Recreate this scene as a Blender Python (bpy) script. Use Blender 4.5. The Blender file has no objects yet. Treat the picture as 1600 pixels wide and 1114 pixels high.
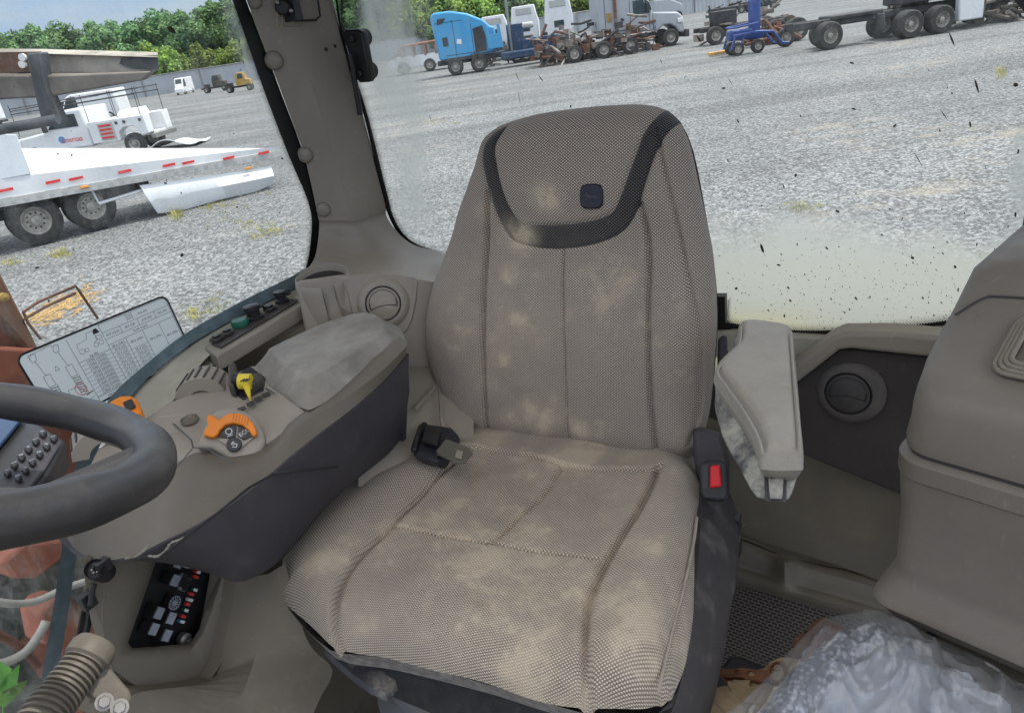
import bpy, bmesh, math, random
import numpy as np
from mathutils import Matrix, Vector, noise as mnoise
R = math.radians
random.seed(7); rng = np.random.default_rng(7)
scene = bpy.context.scene; COL = scene.collection

# ---------------------------------------------------------------- camera
CAMZ = 2.8; PITCH = R(24.2); ROLL = R(-8.5); FPX = 1150.0
cam_d = bpy.data.cameras.new('camera'); cam = bpy.data.objects.new('camera', cam_d); COL.objects.link(cam)
cam_d.sensor_width = 36.0; cam_d.lens = FPX / 1600 * 36.0
cam_d.clip_start = 0.02; cam_d.clip_end = 3000
CM = Matrix.Rotation(math.pi/2 - PITCH, 4, 'X') @ Matrix.Rotation(ROLL, 4, 'Z')
cam.matrix_world = Matrix.Translation((0, 0, CAMZ)) @ CM
scene.camera = cam

# ---------------------------------------------------------------- sky, sun, exposure
SUN_EL = R(64); SUN_AZ = R(75)        # azimuth from +Y (away from the camera) towards +X
w = bpy.data.worlds.new('World'); scene.world = w; w.use_nodes = True
nt = w.node_tree; nt.nodes.clear()
wo = nt.nodes.new('ShaderNodeOutputWorld'); bg = nt.nodes.new('ShaderNodeBackground')
sky = nt.nodes.new('ShaderNodeTexSky'); sky.sky_type = 'NISHITA'; sky.sun_disc = False
sky.sun_elevation = SUN_EL; sky.sun_rotation = SUN_AZ; sky.air_density = 1.0; sky.dust_density = 1.0; sky.ozone_density = 1.2
tcw = nt.nodes.new('ShaderNodeTexCoord'); mpw = nt.nodes.new('ShaderNodeMapping'); mpw.inputs['Scale'].default_value = (1, 1, 3.2)
nzw = nt.nodes.new('ShaderNodeTexNoise'); nzw.inputs['Scale'].default_value = 3.1; nzw.inputs['Detail'].default_value = 8; nzw.inputs['Roughness'].default_value = 0.55
crw = nt.nodes.new('ShaderNodeValToRGB'); crw.color_ramp.elements[0].position = 0.34; crw.color_ramp.elements[1].position = 0.58
mxw = nt.nodes.new('ShaderNodeMix'); mxw.data_type = 'RGBA'; mxw.inputs[7].default_value = (7.3, 7.05, 6.75, 1)
nt.links.new(tcw.outputs['Generated'], mpw.inputs[0]); nt.links.new(mpw.outputs[0], nzw.inputs['Vector'])
nt.links.new(nzw.outputs['Fac'], crw.inputs[0])
sepw = nt.nodes.new('ShaderNodeSeparateXYZ'); nt.links.new(tcw.outputs['Generated'], sepw.inputs[0])
mrw = nt.nodes.new('ShaderNodeMapRange'); mrw.inputs[1].default_value = .12; mrw.inputs[2].default_value = .5; mrw.inputs[3].default_value = .35; mrw.inputs[4].default_value = 1.0; nt.links.new(sepw.outputs[2], mrw.inputs[0])
muw = nt.nodes.new('ShaderNodeMath'); muw.operation = 'MULTIPLY'; nt.links.new(crw.outputs[0], muw.inputs[0]); nt.links.new(mrw.outputs[0], muw.inputs[1])
nt.links.new(muw.outputs[0], mxw.inputs[0])
nt.links.new(sky.outputs[0], mxw.inputs[6])
hzw = nt.nodes.new('ShaderNodeMapRange'); hzw.inputs[1].default_value = .13; hzw.inputs[2].default_value = .26; hzw.inputs[3].default_value = .86; hzw.inputs[4].default_value = 0.0; hzw.interpolation_type = 'SMOOTHSTEP'; nt.links.new(sepw.outputs[2], hzw.inputs[0])
lcw = nt.nodes.new('ShaderNodeMix'); lcw.data_type = 'RGBA'; lcw.inputs[6].default_value = (.46, .95, 2.05, 1); lcw.inputs[7].default_value = (1.0, 1.3, 1.75, 1)      # low blue grey cloud bank along the horizon
lrw = nt.nodes.new('ShaderNodeMapRange'); lrw.inputs[1].default_value = .40; lrw.inputs[2].default_value = .62; nt.links.new(nzw.outputs['Fac'], lrw.inputs[0]); nt.links.new(lrw.outputs[0], lcw.inputs[0])
fnw = nt.nodes.new('ShaderNodeMix'); fnw.data_type = 'RGBA'; nt.links.new(hzw.outputs[0], fnw.inputs[0]); nt.links.new(mxw.outputs[2], fnw.inputs[6]); nt.links.new(lcw.outputs[2], fnw.inputs[7]); nt.links.new(fnw.outputs[2], bg.inputs[0])
bg.inputs[1].default_value = 0.15
nt.links.new(bg.outputs[0], wo.inputs[0])
sun_d = bpy.data.lights.new('sun', 'SUN'); sun_d.energy = 1.7; sun_d.angle = R(0.6); sun_d.color = (1, 0.95, 0.88)
sun = bpy.data.objects.new('sun', sun_d); COL.objects.link(sun)
sd = Vector((math.sin(SUN_AZ)*math.cos(SUN_EL), math.cos(SUN_AZ)*math.cos(SUN_EL), math.sin(SUN_EL)))
sun.rotation_euler = sd.to_track_quat('Z', 'Y').to_euler(); sun.location = (0, 0, 60)
scene.view_settings.view_transform = 'Standard'; scene.view_settings.look = 'None'
scene.view_settings.exposure = 1.17; scene.view_settings.gamma = 1.0
scene.cycles.max_bounces = 10; scene.cycles.diffuse_bounces = 5; scene.cycles.transparent_max_bounces = 16
scene.cycles.glossy_bounces = 3; scene.cycles.transmission_bounces = 4
scene.cycles.caustics_reflective = False; scene.cycles.caustics_refractive = False
scene.cycles.use_denoising = True; scene.cycles.sample_clamp_indirect = 6

# ---------------------------------------------------------------- coordinate helpers
YAW = R(30)
UX = np.array([math.cos(YAW), -math.sin(YAW), 0]); VX = np.array([math.sin(YAW), math.cos(YAW), 0]); ZX = np.array([0, 0, 1.])
C0 = np.array([0, 0, CAMZ]); CMn = np.array(CM.to_3x3())
CAB = Matrix(((UX[0], VX[0], 0, 0), (UX[1], VX[1], 0, 0), (0, 0, 1, CAMZ), (0, 0, 0, 1)))   # cab frame: u to the left wall, v to the rear, z up from eye height
def ray(x, y): return CMn @ np.array([(x-800)/FPX, -(y-557)/FPX, -1.])
def rc(x, y):
    d = ray(x, y); return np.array([d @ UX, d @ VX, d[2]])
def pz(x, y, z): d = rc(x, y); return d*(z/d[2])
def pv(x, y, v): d = rc(x, y); return d*(v/d[1])
def pu(x, y, u): d = rc(x, y); return d*(u/d[0])
def pd(x, y, dist): d = rc(x, y); return d*(dist/np.linalg.norm(d))
def pp(x, y, p0, n):
    d = rc(x, y); n = np.array(n, float); return d*((np.array(p0) @ n)/(d @ n))
def G(x, y, h=0.0):            # world point at height h above the yard
    d = ray(x, y); return C0 + d*((h-CAMZ)/d[2])
def GY(x, y, Y):
    d = ray(x, y); return C0 + d*(Y/d[1])

# ---------------------------------------------------------------- objects
WM = {}
def setp(o, label=None, cat=None, group=None, kind=None):
    if label: o['label'] = label
    if cat: o['category'] = cat
    if group: o['group'] = group
    if kind: o['kind'] = kind
    return o
def thing(name, loc, label, cat, rot=0, group=None, cab=False):
    o = bpy.data.objects.new(name, None); COL.objects.link(o); o.empty_display_size = 0.1
    l = CAB @ Vector(loc) if cab else Vector(loc)
    o.location = l; o.rotation_euler = (0, 0, rot)
    WM[o.name] = Matrix.Translation(l) @ Matrix.Rotation(rot, 4, 'Z')
    return setp(o, label, cat, group)
class MB:
    def __init__(s): s.v = []; s.f = []; s.m = []; s.attr = {}
    def add(s, vs, fs, mi=0, attr=None):
        b = len(s.v); s.v += [tuple(map(float, p)) for p in vs]; s.f += [tuple(i+b for i in f) for f in fs]; s.m += [mi]*len(fs)
        if attr:
            for k, a in attr.items(): s.attr.setdefault(k, {}).update({b+i: float(x) for i, x in enumerate(a)})
        return s
    def grid(s, P, cu=False, cv=False, mi=0, attr=None, flip=False):   # P[i][j]
        P = np.asarray(P, float); n, m = P.shape[:2]; fs = []
        for i in range(n if cu else n-1):
            for j in range(m if cv else m-1):
                a, b, c, d = i*m+j, i*m+(j+1) % m, ((i+1) % n)*m+(j+1) % m, ((i+1) % n)*m+j
                fs.append((d, c, b, a) if flip else (a, b, c, d))
        return s.add(P.reshape(-1, 3), fs, mi, {k: np.asarray(x).reshape(-1) for k, x in attr.items()} if attr else None)
    def loft(s, rings, caps=True, mi=0, closed=True):
        n = len(rings[0]); s.grid(rings, cv=closed, mi=mi)
        if caps:
            b = len(s.v)-len(rings)*n
            s.f.append(tuple(b+i for i in reversed(range(n)))); s.m.append(mi)
            b = len(s.v)-n
            s.f.append(tuple(b+i for i in range(n))); s.m.append(mi)
        return s
    def prism(s, pts, vec, mi=0):
        pts = [np.array(p, float) for p in pts]; vec = np.array(vec, float)
        return s.loft([pts, [p+vec for p in pts]], True, mi)
    def box(s, c, size, rz=0, mi=0, ax=None):
        c = np.array(c, float); h = np.array(size)/2
        if ax is None: ax = np.array([[math.cos(rz), math.sin(rz), 0], [-math.sin(rz), math.cos(rz), 0], [0, 0, 1]])
        ax = np.array(ax)
        q = [c + ax.T @ (h*np.array(k)) for k in ((-1,-1,-1),(1,-1,-1),(1,1,-1),(-1,1,-1),(-1,-1,1),(1,-1,1),(1,1,1),(-1,1,1))]
        return s.add(q, [(3,2,1,0),(4,5,6,7),(0,1,5,4),(1,2,6,5),(2,3,7,6),(3,0,4,7)], mi)
    def tube(s, path, r, n=10, caps=True, mi=0, closed=False):
        path = [np.array(p, float) for p in path]; N = len(path); rings = []; up = None
        for i, p in enumerate(path):
            t = path[(i+1) % N if closed else min(i+1, N-1)] - path[(i-1) % N if closed else max(i-1, 0)]
            t = t/(np.linalg.norm(t)+1e-12)
            if up is None:
                up = np.array([0, 0, 1.]) if abs(t[2]) < .9 else np.array([1., 0, 0])
            a = up - t*(up @ t); a /= np.linalg.norm(a); b = np.cross(t, a); up = a
            rr = r[i] if hasattr(r, '__len__') else r
            rings.append([p + rr*(math.cos(2*math.pi*k/n)*a + math.sin(2*math.pi*k/n)*b) for k in range(n)])
        if closed: return s.grid(rings, True, True, mi)
        return s.loft(rings, caps, mi)
    def lathe(s, prof, c, axis, n=24, mi=0, caps=True):    # prof [(radius, height along axis)]
        c = np.array(c, float); ax = np.array(axis, float); ax /= np.linalg.norm(ax)
        t = np.array([0, 0, 1.]) if abs(ax[2]) < .9 else np.array([1., 0, 0])
        a = np.cross(t, ax); a /= np.linalg.norm(a); b = np.cross(ax, a)
        return s.loft([[c + ax*h + r*(math.cos(2*math.pi*k/n)*a + math.sin(2*math.pi*k/n)*b) for k in range(n)] for r, h in prof], caps, mi)
    def build(s, name, mats, parent=None, cab=True, local=False, smooth=None, bevel=0, seg=2, sub=0):
        me = bpy.data.meshes.new(name); V = s.v
        if not local:
            pw = WM[parent.name] if parent else None
            if cab: V = [CAB @ Vector(p) for p in V]
            else: V = [Vector(p) for p in V]
            if pw is not None:
                iv = pw.inverted(); V = [iv @ p for p in V]; base = pw
            else:
                A = np.array(V); o0 = Vector(((A[:,0].min()+A[:,0].max())/2, (A[:,1].min()+A[:,1].max())/2, A[:,2].min()))
                V = [p-o0 for p in V]; base = Matrix.Translation(o0)
        else: base = WM[parent.name] if parent else Matrix()
        me.from_pydata([tuple(p) for p in V], [], s.f)
        for k, a in s.attr.items():
            at = me.attributes.new(k, 'FLOAT', 'POINT'); at.data.foreach_set('value', [a.get(i, 0.0) for i in range(len(V))])
        o = bpy.data.objects.new(name, me); COL.objects.link(o)
        for m in (mats if isinstance(mats, (list, tuple)) else [mats]): me.materials.append(m)
        me.polygons.foreach_set('material_index', s.m)
        bm = bmesh.new(); bm.from_mesh(me)
        bmesh.ops.recalc_face_normals(bm, faces=bm.faces[:]); bm.to_mesh(me); bm.free()
        if smooth is not None:
            me.polygons.foreach_set('use_smooth', [True]*len(me.polygons)); me.set_sharp_from_angle(angle=R(smooth))
        if bevel:
            b = o.modifiers.new('bevel', 'BEVEL'); b.width = bevel; b.segments = seg; b.limit_method = 'ANGLE'; b.angle_limit = R(35); b.harden_normals = False
            if smooth is None:
                me.polygons.foreach_set('use_smooth', [True]*len(me.polygons)); me.set_sharp_from_angle(angle=R(60))
        if sub:
            m = o.modifiers.new('sub', 'SUBSURF'); m.levels = m.render_levels = sub
        if parent: o.parent = parent; WM[o.name] = WM[parent.name]
        else: o.location = base.translation; WM[o.name] = base
        return o
def copy_tree(o, loc=None, rz=None, parent=None):
    c = o.copy(); COL.objects.link(c)
    if parent: c.parent = parent
    if loc is not None: c.location = loc
    if rz is not None: c.rotation_euler = (0, 0, rz)
    for ch in list(o.children): copy_tree(ch, parent=c)
    return c

# ---------------------------------------------------------------- geometry helpers
def resample(P, n):
    P = np.array(P, float); L = np.r_[0, np.cumsum(np.linalg.norm(np.diff(P, axis=0), axis=1))]; t = np.linspace(0, L[-1], n)
    return np.stack([np.interp(t, L, P[:, k]) for k in range(P.shape[1])], 1)
def spline(P, n):               # Catmull-Rom through P
    P = [np.array(p, float) for p in P]; Q = [2*P[0]-P[1]] + P + [2*P[-1]-P[-2]]; out = []
    for i in range(1, len(Q)-2):
        for t in np.linspace(0, 1, 9)[:-1]:
            a, b, c, d = Q[i-1:i+3]
            out.append(.5*((2*b) + (-a+c)*t + (2*a-5*b+4*c-d)*t*t + (-a+3*b-3*c+d)*t**3))
    out.append(P[-1]); return resample(out, n)
def coons(bot, right, top, left, nu, nv):     # bot/top run left to right, left/right run bottom to top
    b, t = resample(bot, nu), resample(top, nu); l, r = resample(left, nv), resample(right, nv)
    s = np.linspace(0, 1, nu)[None, :, None]; q = np.linspace(0, 1, nv)[:, None, None]
    return (1-q)*b[None]+q*t[None]+(1-s)*l[:, None]+s*r[:, None]-((1-s)*(1-q)*b[0]+s*(1-q)*b[-1]+(1-s)*q*t[0]+s*q*t[-1])
def dist_poly(X, P, closed=False):
    P = np.array(P, float); D = np.full(X.shape[:-1], 1e9)
    n = len(P) if closed else len(P)-1
    for i in range(n):
        a, b = P[i], P[(i+1) % len(P)]; e = b-a; w = X-a
        t = np.clip((w @ e)/(e @ e+1e-12), 0, 1); D = np.minimum(D, np.linalg.norm(w-t[..., None]*e, axis=-1))
    return D
def inside(X, P):
    P = np.array(P, float); r = np.zeros(X.shape[:-1], bool)
    for i in range(len(P)):
        a, b = P[i], P[i-1]
        c = ((a[1] > X[..., 1]) != (b[1] > X[..., 1])) & (X[..., 0] < (b[0]-a[0])*(X[..., 1]-a[1])/(b[1]-a[1]+1e-12)+a[0]); r ^= c
    return r
class Plane:
    def __init__(s, o, ex, ey):
        s.o = np.array(o, float); s.ex = np.array(ex, float)/np.linalg.norm(ex)
        ey = np.array(ey, float); ey = ey - s.ex*(ey @ s.ex); s.ey = ey/np.linalg.norm(ey); s.en = np.cross(s.ex, s.ey)
    def px(s, x, y, n=0):
        p = pp(x, y, s.o+s.en*n, s.en)-s.o; return np.array([p @ s.ex, p @ s.ey])
    def pxs(s, L, n=0): return np.array([s.px(x, y, n) for x, y in L])
    def at(s, X, n=0):
        X = np.asarray(X, float); n = np.asarray(n, float)
        return s.o + X[..., [0]]*s.ex + X[..., [1]]*s.ey + n[..., None]*s.en
def pillow(mb, pl, curves, nu, nv, T, Rr, prof=None, attrs=None, mi=0, flat=False):
    """closed cushion-like body over the outline (curves are 2D in plane pl), top at n=0, rim at n=-T, underside at -2T"""
    bot, right, top, left = curves; X = coons(bot, right, top, left, nu, nv)
    outl = np.concatenate([resample(bot, 80), resample(right, 80), resample(top, 80)[::-1], resample(left, 80)[::-1]])
    d = np.minimum(dist_poly(X, outl, True), Rr); d[0] = d[-1] = 0; d[:, 0] = d[:, -1] = 0
    rim = T*(1-np.sqrt(np.clip(1-((Rr-d)/Rr)**2, 0, 1))) if not flat else T*np.clip(1-d/Rr, 0, 1)
    n = -rim + (prof(X, d) if prof is not None else 0)
    G3 = pl.at(X, -rim); at_ = {k: f(X) for k, f in attrs.items()} if attrs else None
    if at_ and 'fx' in at_:        # weave coordinates follow the surface round the edges
        dj = np.cumsum(np.r_[np.zeros((1, nv)), np.linalg.norm(np.diff(G3, axis=1), axis=2).T], axis=0).T; di = np.cumsum(np.r_[np.zeros((1, nu)), np.linalg.norm(np.diff(G3, axis=0), axis=2)], axis=0)
        at_['fx'] = dj-dj[:, [nu//2]]+X[:, [nu//2], 0]; at_['fy'] = di-di[[nv//2]]+X[[nv//2], :, 1]
    mb.grid(pl.at(X, n), mi=mi, attr=at_)
    Xb = coons(bot, right, top, left, 24, 24); db = np.minimum(dist_poly(Xb, outl, True), Rr); db[0] = db[-1] = 0; db[:, 0] = db[:, -1] = 0
    mb.grid(pl.at(Xb, -2*T+T*(1-np.sqrt(np.clip(1-((Rr-db)/Rr)**2, 0, 1)))), mi=mi)
    return X
def rrect(cx, cy, w, h, r, n=5):
    out = []
    for sx, sy, a0 in ((1, 1, 0), (-1, 1, 90), (-1, -1, 180), (1, -1, 270)):
        for k in range(n+1):
            a = R(a0+90*k/n); out.append((cx+sx*(w/2-r)+r*math.cos(a), cy+sy*(h/2-r)+r*math.sin(a)))
    return np.array(out)
_tc = {}
def text_mesh(mb, s, pl, org, size, ang=0.0, n=0.0005, mi=0, squeeze=1.0, align='CENTER'):
    if s not in _tc:
        cu = bpy.data.curves.new('t', 'FONT'); cu.body = s; cu.size = 1; cu.align_x = 'LEFT'; cu.resolution_u = 2
        ob = bpy.data.objects.new('t', cu); COL.objects.link(ob); bpy.context.view_layer.update()
        me = ob.to_mesh(); V = [(v.co.x, v.co.y) for v in me.vertices]; F = [tuple(p.vertices) for p in me.polygons]
        ob.to_mesh_clear(); bpy.data.objects.remove(ob); bpy.data.curves.remove(cu); _tc[s] = (np.array(V), F)
    V, F = _tc[s]; V = V.copy(); w0 = V[:, 0].max()
    if align == 'CENTER': V[:, 0] -= w0/2
    V[:, 1] -= .35
    V = V*size*np.array([squeeze, 1]); c, s_ = math.cos(ang), math.sin(ang)
    X = np.stack([V[:, 0]*c-V[:, 1]*s_+org[0], V[:, 0]*s_+V[:, 1]*c+org[1]], 1)
    mb.add(pl.at(X, np.full(len(X), n)), F, mi)
def strip2(mb, pl, P, w, n=0.0005, mi=0, closed=False):       # flat line of width w on a plane
    P = [np.array(p, float) for p in P]; m = len(P)
    for i in range(m if closed else m-1):
        a, b = P[i], P[(i+1) % m]; e = b-a; L = np.linalg.norm(e)
        if L < 1e-6: continue
        e /= L; q = np.array([-e[1], e[0]])*w/2
        mb.add(pl.at(np.array([a-q, b-q, b+q, a+q]), np.full(4, n)), [(0, 1, 2, 3)], mi)

# ---------------------------------------------------------------- materials
def nodes(name):
    m = bpy.data.materials.new(name); m.use_nodes = True; t = m.node_tree; b = t.nodes['Principled BSDF']; return m, t, b
def N(t, typ, **kw):
    n = t.nodes.new(typ)
    for k, v in kw.items():
        if k in n.inputs: n.inputs[k].default_value = v
        else: setattr(n, k, v)
    return n
def mixc(t, fac, a, b):
    n = t.nodes.new('ShaderNodeMix'); n.data_type = 'RGBA'
    for i, x in ((0, fac), (6, a), (7, b)):
        if hasattr(x, 'is_output'): t.links.new(x, n.inputs[i])
        else: n.inputs[i].default_value = x if i == 0 else (*x, 1)
    return n.outputs[2]
def ramp(t, src, lo, hi, a=0.0, b=1.0):
    n = t.nodes.new('ShaderNodeMapRange'); n.inputs[1].default_value = lo; n.inputs[2].default_value = hi; n.inputs[3].default_value = a; n.inputs[4].default_value = b
    n.interpolation_type = 'SMOOTHSTEP'; t.links.new(src, n.inputs[0]); return n.outputs[0]
def math_(t, op, a, b=None):
    n = t.nodes.new('ShaderNodeMath'); n.operation = op
    for i, x in enumerate((a, b)):
        if x is None: continue
        if hasattr(x, 'is_output'): t.links.new(x, n.inputs[i])
        else: n.inputs[i].default_value = x
    return n.outputs[0]
def surf(name, col, rough=0.6, var=0.12, scale=6, dust=0.0, dcol=(0.36, 0.31, 0.24), grain=0, gstr=0.06, metal=0, dscale=9, spec=0.4, coat=0, dlo=.48):
    m, t, b = nodes(name); tc = N(t, 'ShaderNodeTexCoord')
    n1 = N(t, 'ShaderNodeTexNoise', Scale=scale, Detail=6.0, Roughness=0.6); t.links.new(tc.outputs['Object'], n1.inputs['Vector'])
    lo = tuple(c*(1-var) for c in col); hi = tuple(min(1, c*(1+var)) for c in col)
    c = mixc(t, ramp(t, n1.outputs['Fac'], .3, .7), lo, hi)
    if dust > 0:
        n2 = N(t, 'ShaderNodeTexNoise', Scale=dscale, Detail=9.0, Roughness=0.7); t.links.new(tc.outputs['Object'], n2.inputs['Vector'])
        c = mixc(t, ramp(t, n2.outputs['Fac'], dlo, dlo+.3, 0, min(1, dust)), c, dcol)
        t.links.new(ramp(t, n2.outputs['Fac'], .4, .75, rough, min(1, rough+.25)), b.inputs['Roughness'])
    else: t.links.new(ramp(t, n1.outputs['Fac'], .3, .7, max(0, rough-.06), rough+.06), b.inputs['Roughness'])
    t.links.new(c, b.inputs['Base Color']); b.inputs['Metallic'].default_value = metal; b.inputs['Specular IOR Level'].default_value = spec
    if coat: b.inputs['Coat Weight'].default_value = coat; b.inputs['Coat Roughness'].default_value = .1
    if grain:
        mps = N(t, 'ShaderNodeMapping'); mps.inputs['Rotation'].default_value = (.4, .7, .3); mps.inputs['Scale'].default_value = (1, 9, 3); t.links.new(tc.outputs['Object'], mps.inputs[0])
        n4 = N(t, 'ShaderNodeTexNoise', Scale=16.0, Detail=4.0, Roughness=.65); t.links.new(mps.outputs[0], n4.inputs['Vector'])      # fine scuffs and scratches
        c = mixc(t, ramp(t, n4.outputs['Fac'], .60, .74, 0, .35), c, tuple(min(1, x*1.5+.03) for x in col)); t.links.new(c, b.inputs['Base Color'])
        n3 = N(t, 'ShaderNodeTexNoise', Scale=grain, Detail=3.0); t.links.new(tc.outputs['Object'], n3.inputs['Vector'])
        bp = N(t, 'ShaderNodeBump', Strength=gstr*4, Distance=0.002); t.links.new(n3.outputs['Fac'], bp.inputs['Height']); t.links.new(bp.outputs[0], b.inputs['Normal'])
    return m
M = {}
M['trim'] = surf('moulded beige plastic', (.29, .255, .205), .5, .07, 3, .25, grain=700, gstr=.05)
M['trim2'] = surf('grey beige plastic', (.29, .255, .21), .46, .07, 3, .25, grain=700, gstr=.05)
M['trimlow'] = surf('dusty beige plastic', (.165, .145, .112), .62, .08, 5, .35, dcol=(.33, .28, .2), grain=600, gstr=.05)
M['darktrim'] = surf('dark brown plastic', (.055, .047, .044), .6, .08, 4, .1, dcol=(.09, .08, .07), grain=600, gstr=.05)
M['console'] = surf('charcoal plastic', (.043, .040, .046), .55, .08, 5, .35, dcol=(.13, .12, .115), grain=600, gstr=.05, dscale=7)
M['pad'] = surf('worn grey vinyl', (.22, .20, .17), .5, .14, 14, .75, dlo=.42, dcol=(.37, .355, .325), grain=420, gstr=.10, dscale=11)
M['padlight'] = surf('grey grained vinyl', (.285, .262, .222), .55, .06, 8, .35, dcol=(.22, .18, .13), grain=420, gstr=.12)
M['mud'] = surf('dark plastic caked in dried mud', (.045, .045, .055), .6, .1, 8, 1.0, dlo=.36, dcol=(.36, .35, .29), grain=300, gstr=.1, dscale=22)
M['cooler'] = surf('taupe cooler plastic', (.155, .135, .112), .5, .05, 3, .12, grain=700, gstr=.05)
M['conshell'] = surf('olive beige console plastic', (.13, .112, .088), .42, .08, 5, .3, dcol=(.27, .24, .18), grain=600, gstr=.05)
M['ventring'] = surf('dark taupe vent plastic', (.10, .09, .082), .45, .06, 4, .15, grain=700, gstr=.04)
M['ventvane'] = surf('dark vent vane', (.06, .056, .052), .42, .06, 4, .15)
M['black'] = surf('black plastic', (.018, .018, .02), .4, .1, 8, .12, dcol=(.10, .09, .08))
M['rubber'] = surf('black rubber', (.022, .021, .022), .5, .1, 8, .12, dcol=(.09, .08, .07), grain=500)
M['wheelrim'] = surf('smooth black steering wheel skin', (.021, .021, .022), .36, .12, 10, .22, dlo=.5, dcol=(.11, .10, .085), grain=900, gstr=.03, coat=.08, dscale=10)
M['orange'] = surf('orange plastic', (.72, .21, .015), .45, .08, 20, .15, dcol=(.5, .3, .12))
M['yellow'] = surf('yellow plastic', (.72, .56, .05), .45, .08, 20)
M['red'] = surf('red plastic', (.62, .012, .018), .35, .05, 20)
M['green'] = surf('green plastic', (.01, .11, .07), .4, .1, 20)
M['steel'] = surf('dull steel', (.30, .29, .27), .4, .12, 30, .2, metal=.9)
M['light'] = surf('pale print', (.7, .7, .68), .6, .05, 30)
M['relay'] = surf('pale relay casing', (.26, .29, .33), .5, .15, 60)
M['hose'] = surf('taupe plastic conduit', (.115, .10, .078), .5, .08, 20, .2, grain=300)
M['bellows'] = surf('grey rubber bellows', (.16, .17, .18), .6, .08, 10, .3)
M['skirt'] = surf('dark grey felt', (.03, .03, .032), .9, .2, 60, .4, dcol=(.10, .09, .075), grain=900, gstr=.2)
M['suede'] = surf('brown suede leather', (.19, .085, .045), .85, .3, 25, .3, dcol=(.3, .18, .1), grain=300, gstr=.2)
M['seal'] = surf('black rubber seal', (.012, .012, .012), .45, .1, 20)
M['floor'] = surf('dusty floor mat', (.16, .14, .11), .85, .2, 10, .6, dcol=(.28, .23, .16), grain=300, gstr=.15)
def sticker():
    m, t, b = nodes('off white translucent sticker'); b.inputs['Base Color'].default_value = (.88, .90, .89, 1); b.inputs['Roughness'].default_value = .4
    tl = N(t, 'ShaderNodeBsdfTranslucent'); tl.inputs[0].default_value = (.88, .91, .90, 1); mx = N(t, 'ShaderNodeMixShader'); mx.inputs[0].default_value = .7
    t.links.new(b.outputs[0], mx.inputs[1]); t.links.new(tl.outputs[0], mx.inputs[2]); t.links.new(mx.outputs[0], t.nodes['Material Output'].inputs[0]); return m
M['decal'] = sticker()
M['ink'] = surf('black ink', (.02, .02, .022), .5, .05, 10)
M['redink'] = surf('red ink', (.6, .05, .04), .5, .05, 10)
M['edge'] = surf('blue grey glass edge', (.13, .18, .20), .3, .2, 40, .4, dcol=(.30, .33, .31), dscale=60)
M['sill'] = surf('yellowed dusty sill', (.44, .42, .34), .7, .1, 20, .5, dcol=(.35, .34, .24), dscale=30)
M['padding'] = surf('grey padding', (.42, .43, .45), .7, .1, 10)
M['brownpad'] = surf('tan rag', (.36, .27, .16), .9, .15, 12, .5, dcol=(.2, .13, .07), grain=200, gstr=.2)

def fabric(name, dark, light, band_dark=(.012, .011, .014), band_light=(.14, .135, .13), pitch=.0026):
    m, t, b = nodes(name); uvn = N(t, 'ShaderNodeAttribute', attribute_name='fx'); uvm = N(t, 'ShaderNodeAttribute', attribute_name='fy')
    k = math.pi/.0030
    nzz = N(t, 'ShaderNodeTexNoise', Scale=90.0, Detail=2.0); tc = N(t, 'ShaderNodeTexCoord'); t.links.new(tc.outputs['Object'], nzz.inputs['Vector'])
    wob = math_(t, 'MULTIPLY', nzz.outputs['Fac'], .9)
    sx = math_(t, 'SINE', math_(t, 'ADD', math_(t, 'MULTIPLY', uvn.outputs['Fac'], k), wob)); sy = math_(t, 'SINE', math_(t, 'ADD', math_(t, 'MULTIPLY', uvm.outputs['Fac'], k*1.24), wob))
    pr = math_(t, 'MULTIPLY', sx, sy); dot = ramp(t, pr, -.05, .6)
    n1 = N(t, 'ShaderNodeTexNoise', Scale=7.0, Detail=7.0, Roughness=.65); t.links.new(tc.outputs['Object'], n1.inputs['Vector'])
    n2 = N(t, 'ShaderNodeTexNoise', Scale=32.0, Detail=6.0, Roughness=.7); t.links.new(tc.outputs['Object'], n2.inputs['Vector'])
    ad = N(t, 'ShaderNodeAttribute', attribute_name='dirt'); ab = N(t, 'ShaderNodeAttribute', attribute_name='band')
    cl = mixc(t, dot, dark, light); cb = mixc(t, dot, band_dark, band_light)
    bandf = ramp(t, ab.outputs['Fac'], -.0008, .0008)
    c = mixc(t, bandf, cl, cb)
    sm = math_(t, 'ADD', math_(t, 'MULTIPLY', n1.outputs['Fac'], .65), math_(t, 'MULTIPLY', n2.outputs['Fac'], .35))
    soil = math_(t, 'MULTIPLY', math_(t, 'ADD', ramp(t, sm, .36, .64, 0, .8), .28), ad.outputs['Fac'])
    soil = math_(t, 'MINIMUM', math_(t, 'ADD', soil, math_(t, 'MULTIPLY', ramp(t, math_(t, 'ADD', sm, math_(t, 'MULTIPLY', ad.outputs['Fac'], .12)), .55, .70), .5)), .85)
    soil2 = math_(t, 'MULTIPLY', soil, math_(t, 'ADD', math_(t, 'MULTIPLY', dot, .35), .65))
    c = mixc(t, soil2, c, (.63, .53, .385))
    t.links.new(c, b.inputs['Base Color']); b.inputs['Roughness'].default_value = .92; b.inputs['Specular IOR Level'].default_value = .15
    b.inputs['Sheen Weight'].default_value = .15
    bp = N(t, 'ShaderNodeBump', Strength=.55, Distance=.0012); t.links.new(pr, bp.inputs['Height']); t.links.new(bp.outputs[0], b.inputs['Normal'])
    return m
M['fabric'] = fabric('woven seat fabric', (.135, .11, .092), (.63, .55, .465))

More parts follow.
